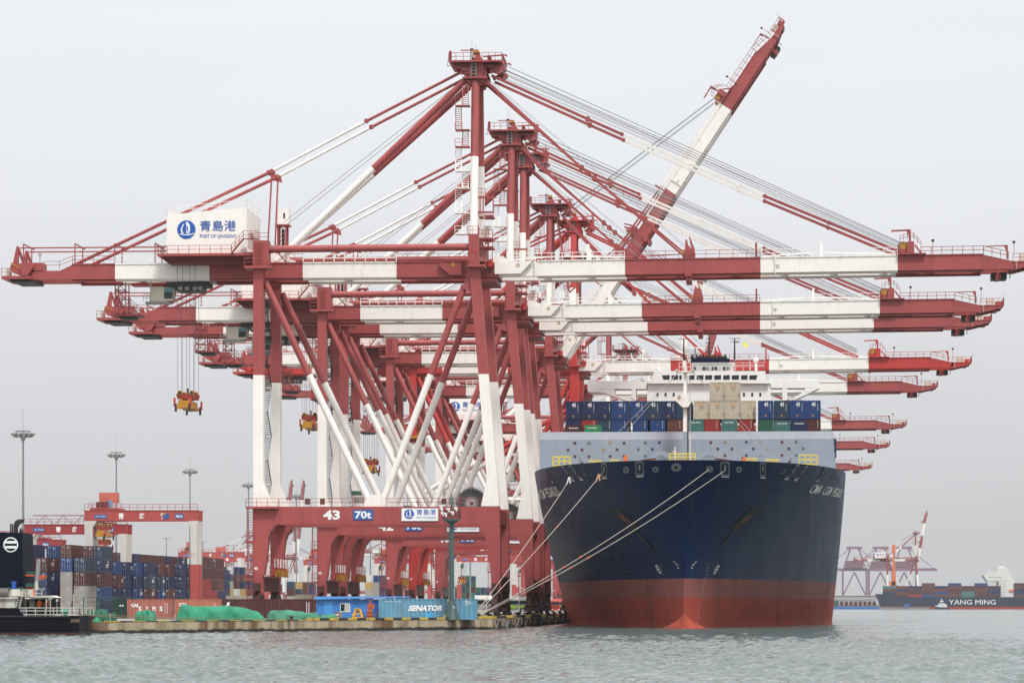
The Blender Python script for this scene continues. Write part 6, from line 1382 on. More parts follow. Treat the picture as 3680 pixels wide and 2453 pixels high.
# ================================================================ yard gantries
RR = paint('gantry_red', (.40, .065, .055), .5, .1, .3, .4); RW = paint('gantry_white', (.58, .56, .52), .5, .06, .3, .4)
BSG = paint('board_blue', (.03, .10, .30), .5, .1)
def gantry(name_, label, tr=.18, span=23.6, H=19.2, bands=True, texts=('青', '岛', '港'), number='131', spr=None, truss=False, dark=False):
    o = empty('yard_gantry_crane', label=label, cat='gantry crane', group='red yard gantries over the stacks'); R_ = RR if not dark else paint('gantry_dark_red', (.30, .03, .035), .5, .1, .3)
    bt = H + 2.05
    for y in (0, 5.5):
        m = MB(); m.box(0, span, y, y + 1.3, H, bt, R_); m.box(-.1, span + .1, y - .1, y + 1.4, bt, bt + .15, R_); m.build('main_beam', o)
        for k, x in enumerate((0.0, span)):
            m = MB(); s_ = 1 if k == 0 else -1; a = x
            if k == 0: m.prism([(a, H), (a + 2.6, H), (a + 1.7, H - 1.4), (a + 1.5, 1.8), (a + .3, 1.8)], y, y + 1.2, RW)
            else: m.prism([(a, H), (a - 1.9, H), (a - 1.6, H - 1.5), (a - 1.25, 1.8), (a - .3, 1.8)], y, y + 1.2, RW)
            if bands: m.prism([(a + s_ * .28, 1.8), (a + s_ * 1.53, 1.8), (a + s_ * 1.62, 10.2), (a + s_ * .13, 10.2)], y - .03, y + 1.23, RR)
            m.build('leg', o)
    for x in (1.0, span - 1.0):
        m = MB(); m.box(x - .5, x + .5, -1.5, 9.8, .9, 1.9, R_); m.build('sill_beam', o)
        for y in (-1.0, .8, 7.5, 9.3): m = MB(); m.tube((x - .4, y, .8), (x + .4, y, .8), .78, BLACK, 16); m.build('wheel', o)
        m = MB(); m.box(x - .4, x + .4, 1.3, 5.5, H + .3, H + 1.4, R_); m.build('end_tie', o)
    m = MB(); m.rail([(0, -.1, bt + .1), (span, -.1, bt + .1)], R_, h=1.25, step=1.6, r=.045)
    if truss:
        m.beam((1.5, 3, bt + 2.2), (span, 3, bt + 2.2), .2, .2, R_)
        for i in range(5): a = 2 + i * (span - 2) / 5; b2 = a + (span - 2) / 10; m.beam((a, 3, bt), (b2, 3, bt + 2.2), .15, .15, GREY); m.beam((b2, 3, bt + 2.2), (a + (span - 2) / 5, 3, bt), .15, .15, GREY)
    m.build('walkway_rail', o)
    m = MB()
    for i, ch in enumerate(texts): put_text(m, ch, span * (.30 + .185 * i) if len(texts) == 3 else span * (.31 + .16 * i), -.04, H + .35, 1.3, SIGNWHITE, bold=.03, width=1.15)
    m.build('painted_name', o)
    m = MB(); m.box(span * .09, span * .2, -.06, -.02, H + .55, H + 1.35, BSG); put_text(m, 'QQCT 青岛前湾', span * .1, -.08, H + .75, .4, SIGNWHITE, width=span * .09); m.box(span * .8, span * .875, -.06, -.02, H + .45, H + 1.5, BSG); put_text(m, '40.5t', span * .805, -.08, H + .65, .6, SIGNWHITE, bold=.03, width=span * .06)
    if len(texts) == 3: m.prism([(span * .69, H + .4), (span * .745, H + .4), (span * .745, H + 1.55), (span * .69, H + 1.55)], -.06, -.02, BSG); m.prism([(span * .69, H + .9), (span * .72, H + 1.55), (span * .69, H + 1.55)], -.08, -.065, YEL)
    m.build('load_board', o)
    if bands: m = MB(); put_text(m, number, span - 1.95, -.05, 11.7, .9, paint('number_pink', (.55, .3, .28)), width=1.3); m.build('painted_number', o)
    x = span * tr; m = MB(); m.box(x - 3.2, x + 3, .5, 7.5, bt + .1, bt + .6, R_); m.rail([(x - 3.4, .3, bt + .6), (x + 3.2, .3, bt + .6)], R_, step=.8)
    m.box(x - 1.8, x + 1.9, 3.5, 6.8, bt + 1.8, bt + 3.9, paint('house_orange_red', (.52, .13, .09))); m.box(x - 2, x + .3, 1, 3, bt + .7, bt + 1.9, DARK); m.tube((x + .8, 2, bt + .7), (x + .8, 2, bt + 2.2), .5, paint('motor_blue', (.12, .3, .5)), 12); m.build('hoist_trolley', o)
    m = MB(); m.box(x - 3.0, x - 1.6, 2, 4, H - 2.6, H - .8, GREY); m.box(x - 2.9, x - 1.7, 1.97, 2.0, H - 2.2, H - 1.2, TEAL); m.build('driver_cab', o)
    return o
def put_g(o, px, D, sc=1.0): p = at(px, 0, D); o.location = (p.x, p.y, ZQ)
ga = gantry('a', 'nearest yard gantry with 青岛港 on its beam and a red-footed right leg'); put_g(ga, 303, 778); ga.scale = (1.044, 1.0, 1.04)
gb = gantry('b', 'darker red yard gantry with a trussed walkway behind the nearest one', span=23.6, bands=False, texts=('青', '岛'), truss=True, tr=.72, dark=True, H=18.0); put_g(gb, 86, 820)
gc = copy_tree(gb); p = at(-118, 0, 900); gc.location = (p.x, p.y, ZQ - 2.0); tag(gc, 'lower yard gantry end just above the left stacks')
for i, (px, D, lab) in enumerate(((748, 1500, 'hazy yard gantry seen left of the nearest crane leg'), (1090, 1620, 'hazy yard gantry seen under the nearest portal'), (1345, 1560, 'hazy yard gantry seen under the second portal'), (1640, 1500, 'hazy yard gantry seen right of the camera pole'), (640, 1380, 'hazy yard gantry behind the left stacks'), (1850, 1700, 'hazy yard gantry seen between the seaside crane legs'))):
    q = copy_tree(ga); put_g(q, px, D); tag(q, lab)
spreader('spreader', 'yellow spreader hanging under the nearest yard gantry', tuple(at(374, 1910, 747)), 'spreaders in the yard', 3)
spreader('spreader', 'yellow and red spreader just above the stacks behind the yard gantry', tuple(at(372, 1962, 818)), 'spreaders in the yard', 5)
spreader('spreader', 'hazy spreader hanging right of the camera pole', tuple(at(1660, 2085, 1400)), 'spreaders in the yard', 8)
spreader('spreader', 'spreader hanging between the second crane and its landside leg', tuple(at(1118, 1520, 615)), ropes=22)
spreader('spreader', 'spreader hanging low beside the V braces of the nearest crane', tuple(at(1333, 1677, 728)), ropes=22)
spreader('spreader', 'spreader half hidden behind the V braces, right of the others', tuple(at(1499, 1560, 775)), ropes=16)
# ================================================================ high mast lights
def high_mast(px, ytop, D, label, simple=False, base=None):
    p = at(px, ytop, D); h = p.z - ZQ; o = empty('high_mast_light', (p.x, p.y, ZQ), label=label, cat='light mast', group='high mast lights over the yard'); GM = paint('mast_grey', (.20, .215, .22), .5, .1)
    m = MB(); m.tube((0, 0, 0), (0, 0, h), .38, GM, 12, r2=.18); m.build('pole', o)
    m = MB()
    if simple: m.box(-1.7, 1.7, -.3, .3, h, h + .25, GM); m.build('lamp_head', o); return o
    m.tube((0, 0, h - 2.2), (0, 0, h - 1.6), .45, GM, 10)
    n = 12
    for i in range(n):
        a = 2 * math.pi * i / n; b2 = 2 * math.pi * (i + 1) / n; m.beam((1.6 * math.cos(a), 1.6 * math.sin(a), h), (1.6 * math.cos(b2), 1.6 * math.sin(b2), h), .12, .12, GM)
        m.beam((0, 0, h - 1.8), (1.9 * math.cos(a), 1.9 * math.sin(a), h - .9), .08, .08, GM); m.beam((1.6 * math.cos(a), 1.6 * math.sin(a), h), (1.9 * math.cos(a), 1.9 * math.sin(a), h - 1), .08, .08, GM)
    m.tube((0, 0, h), (0, 0, h + 5), .04, GM, 5); m.build('lamp_ring', o)
    for i in range(n):
        a = 2 * math.pi * i / n; d = Vector((math.cos(a), math.sin(a), 0)); L_ = MB(); c0 = d * 1.9 + Vector((0, 0, h - 1.3)); L_.beam(c0, c0 + d * .75 + Vector((0, 0, .75)), .6, .3, GM); L_.build('floodlight', o)
    return o
high_mast(83, 1548, 800, 'nearest and tallest high mast light, left of all others'); high_mast(418, 1625, 1029, 'high mast light behind the yard gantry house'); high_mast(683, 1686, 1200, 'high mast light above the right end of the yard gantry')
high_mast(893, 1736, 1350, 'high mast light just left of the nearest crane leg'); high_mast(1065, 1776, 1480, 'high mast light between the legs above the nearest portal')
high_mast(598, 1934, 1500, 'slim T-shaped mast behind the stacks, left of a similar one', True); high_mast(729, 1946, 1560, 'slim T-shaped mast right of the yard gantry leg', True); high_mast(840, 1960, 1700, 'small hazy mast beside the far crane house', True)
high_mast(1690, 1780, 1500, 'high mast pole seen right of the camera pole', True); high_mast(1331, 1850, 1560, 'high mast pole seen under the second portal', True)
# ================================================================ far cranes behind the yard
for i, (px, D, raised_, lab) in enumerate(((930, 3800, 0, 'very hazy crane with a white house above the left stacks'), (1400, 3500, 0, 'hazy crane seen through the nearest portal'), (1560, 3300, 0, 'hazy crane seen through the second portal'))):
    src = crA if not raised_ else c40; q = copy_tree(crA)
    for ch in list(KIDS(q)):
        if ch.name.startswith('painted_number'): bpy.data.objects.remove(ch)
    p = at(px, 0, D); q.location = (p.x, p.y, ZQ); tag(q, lab, 'crane', 'far cranes behind the yard')
for px, lab in ((1022, 'hazy crane with upright pink boom, left one between the nearest landside legs'), (1066, 'hazy crane with upright pink boom, right one between the nearest landside legs')):
    q = copy_tree(c40); p = at(px, 0, 3730); q.location = (p.x, p.y, ZQ); lift_boom(q, 85); tag(q, lab, 'crane', 'far cranes behind the yard')
# ================================================================ tug stern at the left edge
TY = 362.0; tug = empty('tugboat', tuple(at(250, 2284, TY).xy) + (0,), label='black-hulled tug with a white stern rail at the left edge', cat='tug')
TX0 = tug.location.x; S_ = F / TY
def tx(z, w=False): return (z * .287 - 250) / S_          # columns of the 0,1850 crop -> local x
def tz(v): return CAMH + (YH - (1850 + v * .287)) / S_
TH_ = paint('tug_hull_black', (.003, .004, .007), .5, .2, .0, .4, spec=.12); TWH = paint('tug_white', (.55, .53, .48), .6, .1, .4, .8, rust=.45); TNV = paint('tug_navy', (.003, .006, .016), .55, .15, .0, spec=.12)
m = MB(); xr = 0.0; top = tz(1258)
pr = [(-25, top), (-25, -1.5), (0, -1.5), (0, top)]
vs = []
ring = lambda z: [(-26, -0.0, z), (-.1, 0.0, z), (.75 if z > 0 else .45, 1.2, z), (1.0 if z > 0 else .6, 4.5, z), (.75 if z > 0 else .45, 7.8, z), (-.1, 9, z), (-26, 9, z)]
for z in (-1.5, .35): vs += ring(z)
m.add(vs, [(i, (i + 1) % 7, 7 + (i + 1) % 7, 7 + i) for i in range(7)], paint('tug_boot', (.05, .012, .01), .6))
vs = ring(.35) + ring(top - .25) + ring(top); m.add(vs, [(i + 7 * k, (i + 1) % 7 + 7 * k, 7 * (k + 1) + (i + 1) % 7, 7 * (k + 1) + i) for k in range(2) for i in range(7)] + [tuple(range(14, 21))], TH_)
m.prism([(-26, top), (tx(300), top), (tx(255), top + .3), (tx(225), tz(1160)), (-26, tz(1150))], 0.0, .15, TH_); m.tube((-26, -.05, top - .1), (0, -.05, top - .1), .1, BLACK, 8); m.build('hull', tug)
m = MB(); put_text(m, 'QINGSHAN', .12, 0.02, tz(1350), .45, paint('faded_gold', (.25, .2, .12)), bold=.03, width=.9); vsx = m.v; m.v = [(a * .75, .15 + a * 1.1 - .08, c) for a, b, c in vsx]; m.build('painted_name', tug)
m = MB(); xs = [tx(u) for u in (220, 320, 435, 560, 665, 712, 780, 868, 932, 990)]; zr_ = tz(1158)
for x in xs: m.beam((x, .1, top), (x, .1, zr_), .07, .07, TWH)
for z in (zr_, (zr_ + top) / 2 + .1, top + .12): m.beam((xs[0], .1, z), (xs[-1], .1 if z < 9 else .1, z), .08, .08, TWH)
for y in (.1, 2, 4, 6, 8): m.beam((xs[-1] - .0, y, top), (xs[-1], y, zr_), .07, .07, TWH)
m.beam((xs[-1], .1, zr_), (xs[-1], 8, zr_), .08, .08, TWH); m.build('stern_rail', tug)
fn = MB(); fn.prism([(-12, tz(1020)), (tx(245), tz(1020)), (tx(240), tz(500)), (tx(228), tz(214)), (-12, tz(195))], 1.5, 7, TNV); fn.prism([(tx(70), tz(205)), (tx(70), tz(120)), (tx(90), tz(65)), (tx(130), tz(40)), (tx(198), tz(38)), (tx(182), tz(78)), (tx(140), tz(95)), (tx(112), tz(140)), (tx(110), tz(205))], 3.4, 4.2, DARK)
for u, v in ((20, 95), (42, 95)): fn.beam((tx(u), 4, tz(205)), (tx(u), 4, tz(v)), .12, .12, DARK)
for u, v in ((148, 150), (172, 168)): fn.beam((tx(u), 4, tz(215)), (tx(u), 4, tz(v)), .15, .15, DARK)
fo = fn.build('funnel', tug)
e = MB(); cx_, cz_ = tx(88), tz(365); R1 = 95 * .287 / S_
disc(e, cx_, 1.46, cz_, R1, SIGNWHITE, 36); disc(e, cx_, 1.44, cz_, R1 * .83, TNV, 36)
for k in (-1, 1):      # bars of the ring emblem
    zz = cz_ + k * R1 * .33; w_ = R1 * .78; e.add([(cx_ - w_, 1.42, zz - R1 * .17), (cx_ + w_, 1.42, zz - R1 * .17), (cx_ + w_ * (.95), 1.42, zz + R1 * .17), (cx_ - w_ * .95, 1.42, zz + R1 * .17)], [(0, 1, 2, 3)], SIGNWHITE)
e.build('funnel_emblem', fo)
m = MB(); m.box(-12, tx(250), 1.2, 7.5, tz(1020), tz(925), TWH); m.box(-12, tx(245), 1.1, 7.6, tz(925), tz(905), GREEN); m.box(-12, tx(165), .4, 7, tz(1160), tz(1045), TWH); m.box(-12, tx(190), .2, 7.2, tz(1048), tz(1028), TWH); m.box(tx(285), tx(515), .8, 6, tz(1048), tz(1030), TWH); m.box(tx(240), tx(500), 3, 6, top, tz(1045), DARK)
m.box(tx(300), tx(360), 2.5, 3.2, tz(1150), tz(1060), TWH); m.build('deckhouse', tug)
m = MB(); m.tube((tx(330), 1.5, tz(1018)), (tx(330), 1.5, tz(935)), .33, TWH, 14); m.build('life_raft_canister', tug)
m = MB(); m.rail([(tx(292), .8, tz(1025)), (tx(500), .8, tz(1025))], TWH, h=(1025 - 930) * .287 / S_, step=.5, r=.03); m.box(tx(385), tx(402), .75, .85, tz(1015), tz(935), ORANGE); m.build('upper_rail', tug)
m = MB(); m.prism([(tx(355), tz(1026)), (tx(690), tz(1032)), (tx(625), tz(1004)), (tx(395), tz(1012))], .5, 3.5, TWH)
for u in (560, 612): m.beam((tx(u), .6, top), (tx(u), .6, tz(1026)), .06, .06, TWH)
m.beam((tx(560), .6, tz(1090)), (tx(612), .6, tz(1028)), .05, .05, TWH); m.build('awning', tug)
m = MB(); m.beam((tx(395), 2, tz(930)), (tx(432), 2, tz(555)), .35, .3, GREY); m.beam((tx(408), 1.9, tz(930)), (tx(408), 1.9, tz(830)), .22, .22, CREAM); m.build('davit_crane', tug)
m = MB(); m.prism([(tx(250), tz(738)), (tx(502), tz(750)), (tx(500), tz(775)), (tx(468), tz(795)), (tx(430), tz(800)), (tx(418), tz(762)), (tx(250), tz(760))], 2.2, 3.6, paint('rescue_orange', (.55, .08, .03))); m.box(tx(250), tx(385), 2.5, 4, tz(735), tz(700), GREEN); m.box(tx(248), tx(380), 2.4, 4, tz(895), tz(850), GREEN); m.box(tx(248), tx(350), 2.4, 4, tz(760), tz(740), TWH); m.box(tx(248), tx(345), 2.6, 4, tz(945), tz(895), VRED); m.build('rescue_boat', tug)
m = MB(); m.box(tx(105), tx(170), 1.0, 1.3, tz(852), tz(826), SIGNBLUE); m.box(tx(113), tx(160), 1.0, 1.4, tz(916), tz(852), LOGOBLUE); m.build('blue_locker', tug)
m = MB(); m.box(tx(105), tx(218), 1.0, 1.15, tz(1010), tz(925), paint('hatch_white', (.6, .58, .52), .6)); m.tube((-9, 1.0, tz(975)), (tx(75), 1.0, tz(975)), .5, paint('grey_net', (.12, .11, .10)), 12); m.ladder((tx(195), .7, tz(1155)), (tx(215), 1.0, tz(1030)), .4, TWH, step=.25, r=.025); m.build('deck_gear', tug)
m = MB(); m.tube((tx(905), .5, top), (tx(908), .5, tz(985)), .05, TWH, 8); m.prism([(tx(905), tz(1140)), (tx(880), tz(1160)), (tx(885), tz(1090)), (tx(905), tz(1030))], .48, .5, TNV); m.build('ensign_staff', tug)
m = MB(); m.tube((tx(400), 1, top + .2), (tx(450), 1, top + .2), .22, BLACK, 12); m.tube((tx(560), 1.5, top + .5), (tx(640), 1.5, top + .5), .5, BLACK, 14); m.tube((tx(720), 2, top + .35), (tx(800), 2, top + .35), .35, TG, 12); m.tube((tx(680), 1.2, top), (tx(680), 1.2, tz(1050)), .04, GREY, 6); m.tube((tx(680), 1.2, tz(1080)), (tx(680), 1.2, tz(1050)), .14, CREAM, 10); m.build('deck_winch', tug)
# crew: seated back-to-camera figures in orange jackets near the deckhouse
def figure(name, x, y, z, label, lean=0.0, flip=1):
    me = bpy.data.meshes.new(name); J = [(0, 0, .88), (0, -.02 * flip, 1.15), (0, 0, 1.42), (0, 0, 1.52), (0, -.02, 1.68), (.1, 0, .86), (.13, -.08, .46), (.14, 0, .05), (-.1, 0, .86), (-.13, .05, .46), (-.15, .1, .05), (.2, 0, 1.38), (.26, -.1, 1.1), (.12, -.28, 1.0), (-.2, 0, 1.38), (-.28, -.06, 1.1), (-.18, -.26, .98), (.15, -.12, .03), (-.15, -.02, .03)]
    E_ = [(0, 1), (1, 2), (2, 3), (3, 4), (0, 5), (5, 6), (6, 7), (0, 8), (8, 9), (9, 10), (2, 11), (11, 12), (12, 13), (2, 14), (14, 15), (15, 16), (7, 17), (10, 18)]
    Rr = [.15, .14, .15, .06, .1, .1, .07, .05, .1, .07, .05, .07, .05, .035, .07, .05, .035, .045, .045]
    me.from_pydata([(a * flip + lean * max(0, c - .9), b2, c) for a, b2, c in J], E_, []); o = bpy.data.objects.new(name, me); SC.collection.objects.link(o)
    sk = o.modifiers.new('skin', 'SKIN'); ss = o.modifiers.new('sub', 'SUBSURF'); ss.levels = 1; ss.render_levels = 1
    for i, v in enumerate(me.skin_vertices[0].data): v.radius = (Rr[i], Rr[i] * (.75 if i < 3 else 1)); v.use_root = i == 0
    dg = bpy.context.evaluated_depsgraph_get(); me2 = bpy.data.meshes.new_from_object(o.evaluated_get(dg)); bpy.data.objects.remove(o)
    sk1 = paint('trousers_navy', (.015, .02, .05), .8); jk = paint('jacket_orange', (.75, .14, .02), .7); fc = paint('skin', (.40, .24, .17), .6); hr = paint('hard_hat', (.75, .14, .02), .5)
    me2.materials.clear()
    for k in (sk1, jk, fc, hr): me2.materials.append(k)
    for p in me2.polygons:
        c = p.center; p.material_index = 0 if c.z < .92 else (2 if c.z > 1.5 or (c.y < -.2 and c.z < 1.1) else 1)
        if c.z > 1.66: p.material_index = 3
        p.use_smooth = True
    o = bpy.data.objects.new('person', me2); SC.collection.objects.link(o); o.location = (x, y, z); tag(o, label, 'person', 'crew on the tug stern')
tl = tug.location
figure('person', tl.x + tx(452), tl.y + 1.3, top, 'person in an orange jacket and dark trousers standing left behind the tug rail', .1); figure('person', tl.x + tx(522), tl.y + 1.8, top, 'person in an orange jacket bending right of the other on the tug stern', .35, -1)
# tug mooring lines to the front quay
for i, (a, b2, lab) in enumerate((((270, 2204), (1040, 2222), 'upper slack tug mooring line along the front quay'), ((275, 2206), (700, 2226), 'lower slack tug mooring line along the front quay'))):
    A_ = at(a[0], a[1], 363); B_ = at(b2[0], b2[1], Dq(b2[0]) - .5); B_.z = ZQ + .25; m = MB()
    for k in range(12):
        q = lambda t: A_.lerp(B_, t) - Vector((0, 0, .35 * 4 * t * (1 - t) * .5)); m.tube(q(k / 12), q((k + 1) / 12), .045, paint('line_brown', (.2, .16, .1), .8), 6, caps=False)
    tag(m.build('mooring_line'), lab, 'rope', 'tug mooring lines')
# ================================================================ opposite shore, right
DF = 3400.0; p = at(3150, 2187, DF); YMs = empty('container_ship', (p.x, p.y, 0), label='distant dark container ship with YANG MING on its side', cat='ship'); sF = F / DF
def fx(z): return (z * .4465 + 2900 - 3150) / sF
def fz(v): return CAMH + (YH - (1600 + v * .4465)) / sF
YN = paint('far_hull_navy', (.012, .022, .05), .6, .1); m = MB(); m.prism([(fx(600), 3), (fx(556), fz(1192)), (fx(700), fz(1196)), (fx(720), fz(1218)), (fx(2300), fz(1218)), (fx(2300), 3)], 0, 40, YN); m.prism([(fx(640), -2), (fx(600), 2.98), (fx(2300), 2.98), (fx(2300), -2)], .5, 39.5, BOOT1); m.build('hull', YMs)
m = MB(); put_text(m, 'YANG MING', fx(1140), -.3, fz(1278), (1278 - 1240) * .4465 / sF, SIGNWHITE, bold=.0, width=fx(1512) - fx(1140)); m.build('painted_name', YMs)
m = MB(); SWH = paint('far_white', (.62, .62, .58), .6, .05)
m.prism([(fx(1538), fz(1225)), (fx(1538), fz(1095)), (fx(1452), fz(1095)), (fx(1418), fz(1048)), (fx(1418), fz(1040)), (fx(1455), fz(1040)), (fx(1462), fz(1020)), (fx(1530), fz(1018)), (fx(1530), fz(985)), (fx(1600), fz(985)), (fx(1608), fz(1018)), (fx(1645), fz(1040)), (fx(1660), fz(1100)), (fx(1672), fz(1225))], 3, 36, SWH)
for u in (1460, 1480, 1505, 1530, 1550): m.box(fx(u), fx(u + 8), 2.8, 3, fz(1062), fz(1056), GLASS)
for vv in (1085, 1108, 1130, 1152, 1175, 1198):
    for u in range(1548 if vv > 1095 else 1470, 1600, 14): m.box(fx(u), fx(u + 5), 2.8, 3, fz(vv + 5), fz(vv), GLASS)
for u in range(1420, 1660, 12): m.beam((fx(u), 3, fz(1040)), (fx(u), 3, fz(1030)), .25, .25, SWH)
m.box(fx(1620), fx(1660), 2, 3, fz(1172), fz(1158), ORANGE); m.beam((fx(1468), 12, fz(1020)), (fx(1468), 12, fz(992)), .5, .5, SWH)
for u in (1600, 1615): m.beam((fx(u), 20, fz(985)), (fx(u + 30), 20, fz(1050)), .6, .6, SWH)
m.box(fx(1540), fx(1590), 10, 14, fz(985), fz(970), SWH); m.build('accommodation', YMs)
R7 = random.Random(7); farc = ['maroon', 'brown', 'navy', 'blue', 'maroon', 'red', 'brown', 'steel_blue', 'navy', 'maroon', 'teal']
def far_top(u):
    if u < 900: return 1125
    if 910 < u < 1035: return 1105
    if 1095 < u < 1290: return 1108
    if 1360 < u < 1470: return 1110
    if 1470 <= u < 1570: return 1130
    if u > 1690: return 1108
    return 1130
cl = (12.19 * sF / .4465); hh = 2.6 * sF / .4465; kx = 0; u = 610
while u < 1740:
    if not (1530 < u + cl / 2 < 1672) or u > 1672:
        n = int((1216 - far_top(u + cl / 2)) / (hh) + .75); 
        for k in range(n):
            c = R7.choice(farc); o = container(c, 0, 0, 0, Ln=12.19, H=2.6, simple=True, label=f'small {CN[c]} container, level {["one", "two", "three", "four", "five", "six"][min(k, 5)]} of stack {kx + 1} from the distant bow', group='containers on the distant ship')
            o.rotation_euler = (0, 0, -math.pi / 2); o.location = (p.x + fx(u), p.y + 3, fz(1218) + k * 2.62)
        kx += 1
    u += cl + .6
# gantries far across the bay, their purple haze put into the paint
BP_ = paint('far_crane_haze_purple', (.20, .10, .17), .6, .1)
def far_crane(label):
    o = empty('container_crane', label=label, cat='crane', group='hazy cranes across the bay')
    for y in (0, 18):
        m = MB()
        for x in (0, 42): m.box(x, x + 3, y, y + 3, 0, 62, BP_)
        m.box(0, 45, y, y + 3, 14, 17, BP_); m.beam((1.5, y + 1.5, 17), (22, y + 1.5, 60), 2, 2, BP_); m.beam((43, y + 1.5, 17), (22, y + 1.5, 60), 2, 2, BP_); m.build('portal_frame', o)
    m = MB(); m.box(-34, 80, 7, 14, 62, 67, BP_); m.build('girder', o)
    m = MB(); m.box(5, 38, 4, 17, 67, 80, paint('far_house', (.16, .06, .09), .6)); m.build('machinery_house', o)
    m = MB(); m.beam((43, 3, 64), (28, 9, 104), 2, 2, BP_); m.beam((2, 3, 64), (16, 9, 104), 2, 2, BP_); m.beam((-30, 9, 66), (16, 9, 103), 1.2, 1.2, BP_); m.beam((28, 9, 103), (75, 9, 66), 1.2, 1.2, BP_); m.box(8, 36, 6, 14, 101, 105, BP_); m.build('apex_frame', o)
    return o
f1 = far_crane('leftmost hazy purple crane across the bay, beside the ship hull'); q = at(3026, 0, 6400); f1.location = (q.x, q.y, 3)
for i, (px, lab) in enumerate(((3120, 'second hazy purple crane across the bay'), (3205, 'third hazy purple crane across the bay, behind the striped crane'))):
    o = copy_tree(f1); q = at(px, 0, 6400); o.location = (q.x, q.y, 3); tag(o, lab)
# red and white crane with raised boom on the jetty
q = copy_tree(c40)
for ch in KIDS(q):
    if ch.name.startswith('painted_number'): bpy.data.objects.remove(ch)
P_ = at(3303, 0, 4050); q.location = (P_.x, P_.y, 3); tag(q, 'small red and white striped crane with raised boom across the bay', 'crane', 'hazy cranes across the bay')
lift_boom(q, 80)
for ch in KIDS(q):
    if ch.name.split('.')[0] == 'boom': ch.scale = (.70, 1, 1)
# orange jib crane
o = empty('jib_crane', tuple(at(3213, 0, 3600).xy) + (2.5,), label='orange pedestal crane beside the small striped crane across the bay', cat='crane'); m = MB(); OO = paint('jib_orange', (.62, .14, .05), .6, .1)
u3 = 3600 / F; m.prism([(-11 * u3, 0), (11 * u3, 0), (6 * u3, 30 * u3), (7 * u3, 100 * u3), (3 * u3, 165 * u3), (-4 * u3, 165 * u3), (-8 * u3, 100 * u3), (-6 * u3, 30 * u3)], 0, 6, OO); m.box(-24 * u3, 14 * u3, 0, 8, 0, 12 * u3, OO); m.box(-16 * u3, 4 * u3, 0, 8, 75 * u3, 90 * u3, OO); m.build('tower', o)
m = MB(); m.box(-7 * u3, 5 * u3, 0, 5, 190 * u3, 222 * u3, OO); m.beam((0, 2, 160 * u3), (0, 2, 200 * u3), 1.6, 1.6, OO); m.build('jib', o)
# jetty, blue barge, low sheds, tug
def slab(name, px0, px1, D, y0, y1, mat, label, cat, depth=20):
    a, b2 = at(px0, y1, D), at(px1, y0, D); m = MB(); m.box(a.x, b2.x, a.y, a.y + depth, max(-1, a.z), b2.z, mat); o = m.build(name); tag(o, label, cat); return o
slab('jetty', 3150, 3340, 3300, 2180, 2192, paint('jetty_grey', (.22, .2, .18)), 'low grey jetty below the small striped crane', 'jetty')
slab('barge', 2996, 3160, 3250, 2178, 2190, paint('barge_blue', (.03, .13, .36)), 'long low blue barge at the foot of the far cranes', 'barge')
slab('work_hut', 3252, 3268, 3290, 2169, 2181, paint('barge_blue', (.03, .13, .36)), 'small blue hut on the far jetty', 'hut', 4)
slab('storage_tank', 2998, 3012, 3350, 2156, 2180, CC['green'], 'small green tank beside the ship hull on the far shore', 'tank', 8)
w_ = slab('warehouse', 3000, 3150, 3600, 2138, 2176, paint('warehouse_pale', (.42, .42, .42), .8), 'long pale warehouse below the far cranes', 'warehouse')
a = MB(); A_ = at(3000, 2176, 3598); B_ = at(3150, 2140, 3598)
for i in range(9): x = A_.x + (B_.x - A_.x) * (i + .5) / 9; a.box(x - 1.6, x + 1.6, A_.y - .6, A_.y - .1, 3, 7.5, CC['maroon'])
a.box(A_.x, B_.x, A_.y - .5, A_.y - .1, B_.z - 1, B_.z, CC['brown'])
a.build('loading_door', w_)
tb = empty('tugboat', tuple(at(3385, 0, 3150).xy) + (0,), label='small white tug in front of the distant dark ship', cat='tug'); u2 = 3150 / F; TW2 = paint('far_tug_white', (.6, .6, .58))
m = MB(); m.prism([(-24 * u2, -.5), (-26 * u2, 12 * u2), (-10 * u2, 8 * u2), (26 * u2, 7 * u2), (26 * u2, -.5)], 0, 9, YN); m.build('hull', tb)
m = MB(); m.prism([(-22 * u2, 8 * u2), (-22 * u2, 15 * u2), (-12 * u2, 15 * u2), (-11 * u2, 22 * u2), (-6 * u2, 22 * u2), (-6 * u2, 32 * u2), (6 * u2, 32 * u2), (7 * u2, 22 * u2), (16 * u2, 20 * u2), (20 * u2, 8 * u2)], 1.5, 7, TW2)
m.box(-8 * u2, 8 * u2, 1.2, 1.45, 24 * u2, 27 * u2, GLASS); m.build('deckhouse', tb)
m = MB(); m.beam((0, 4, 32 * u2), (0, 4, 40 * u2), .5, .5, TW2); m.build('mast', tb)
# low land behind
m = MB(); A_ = at(2900, 0, 9000); m.box(A_.x - 3000, A_.x + 4000, 8800, 9500, -2, 8, paint('far_shore', (.12, .13, .13), .9)); tag(m.build('far_shore'), kind='structure')
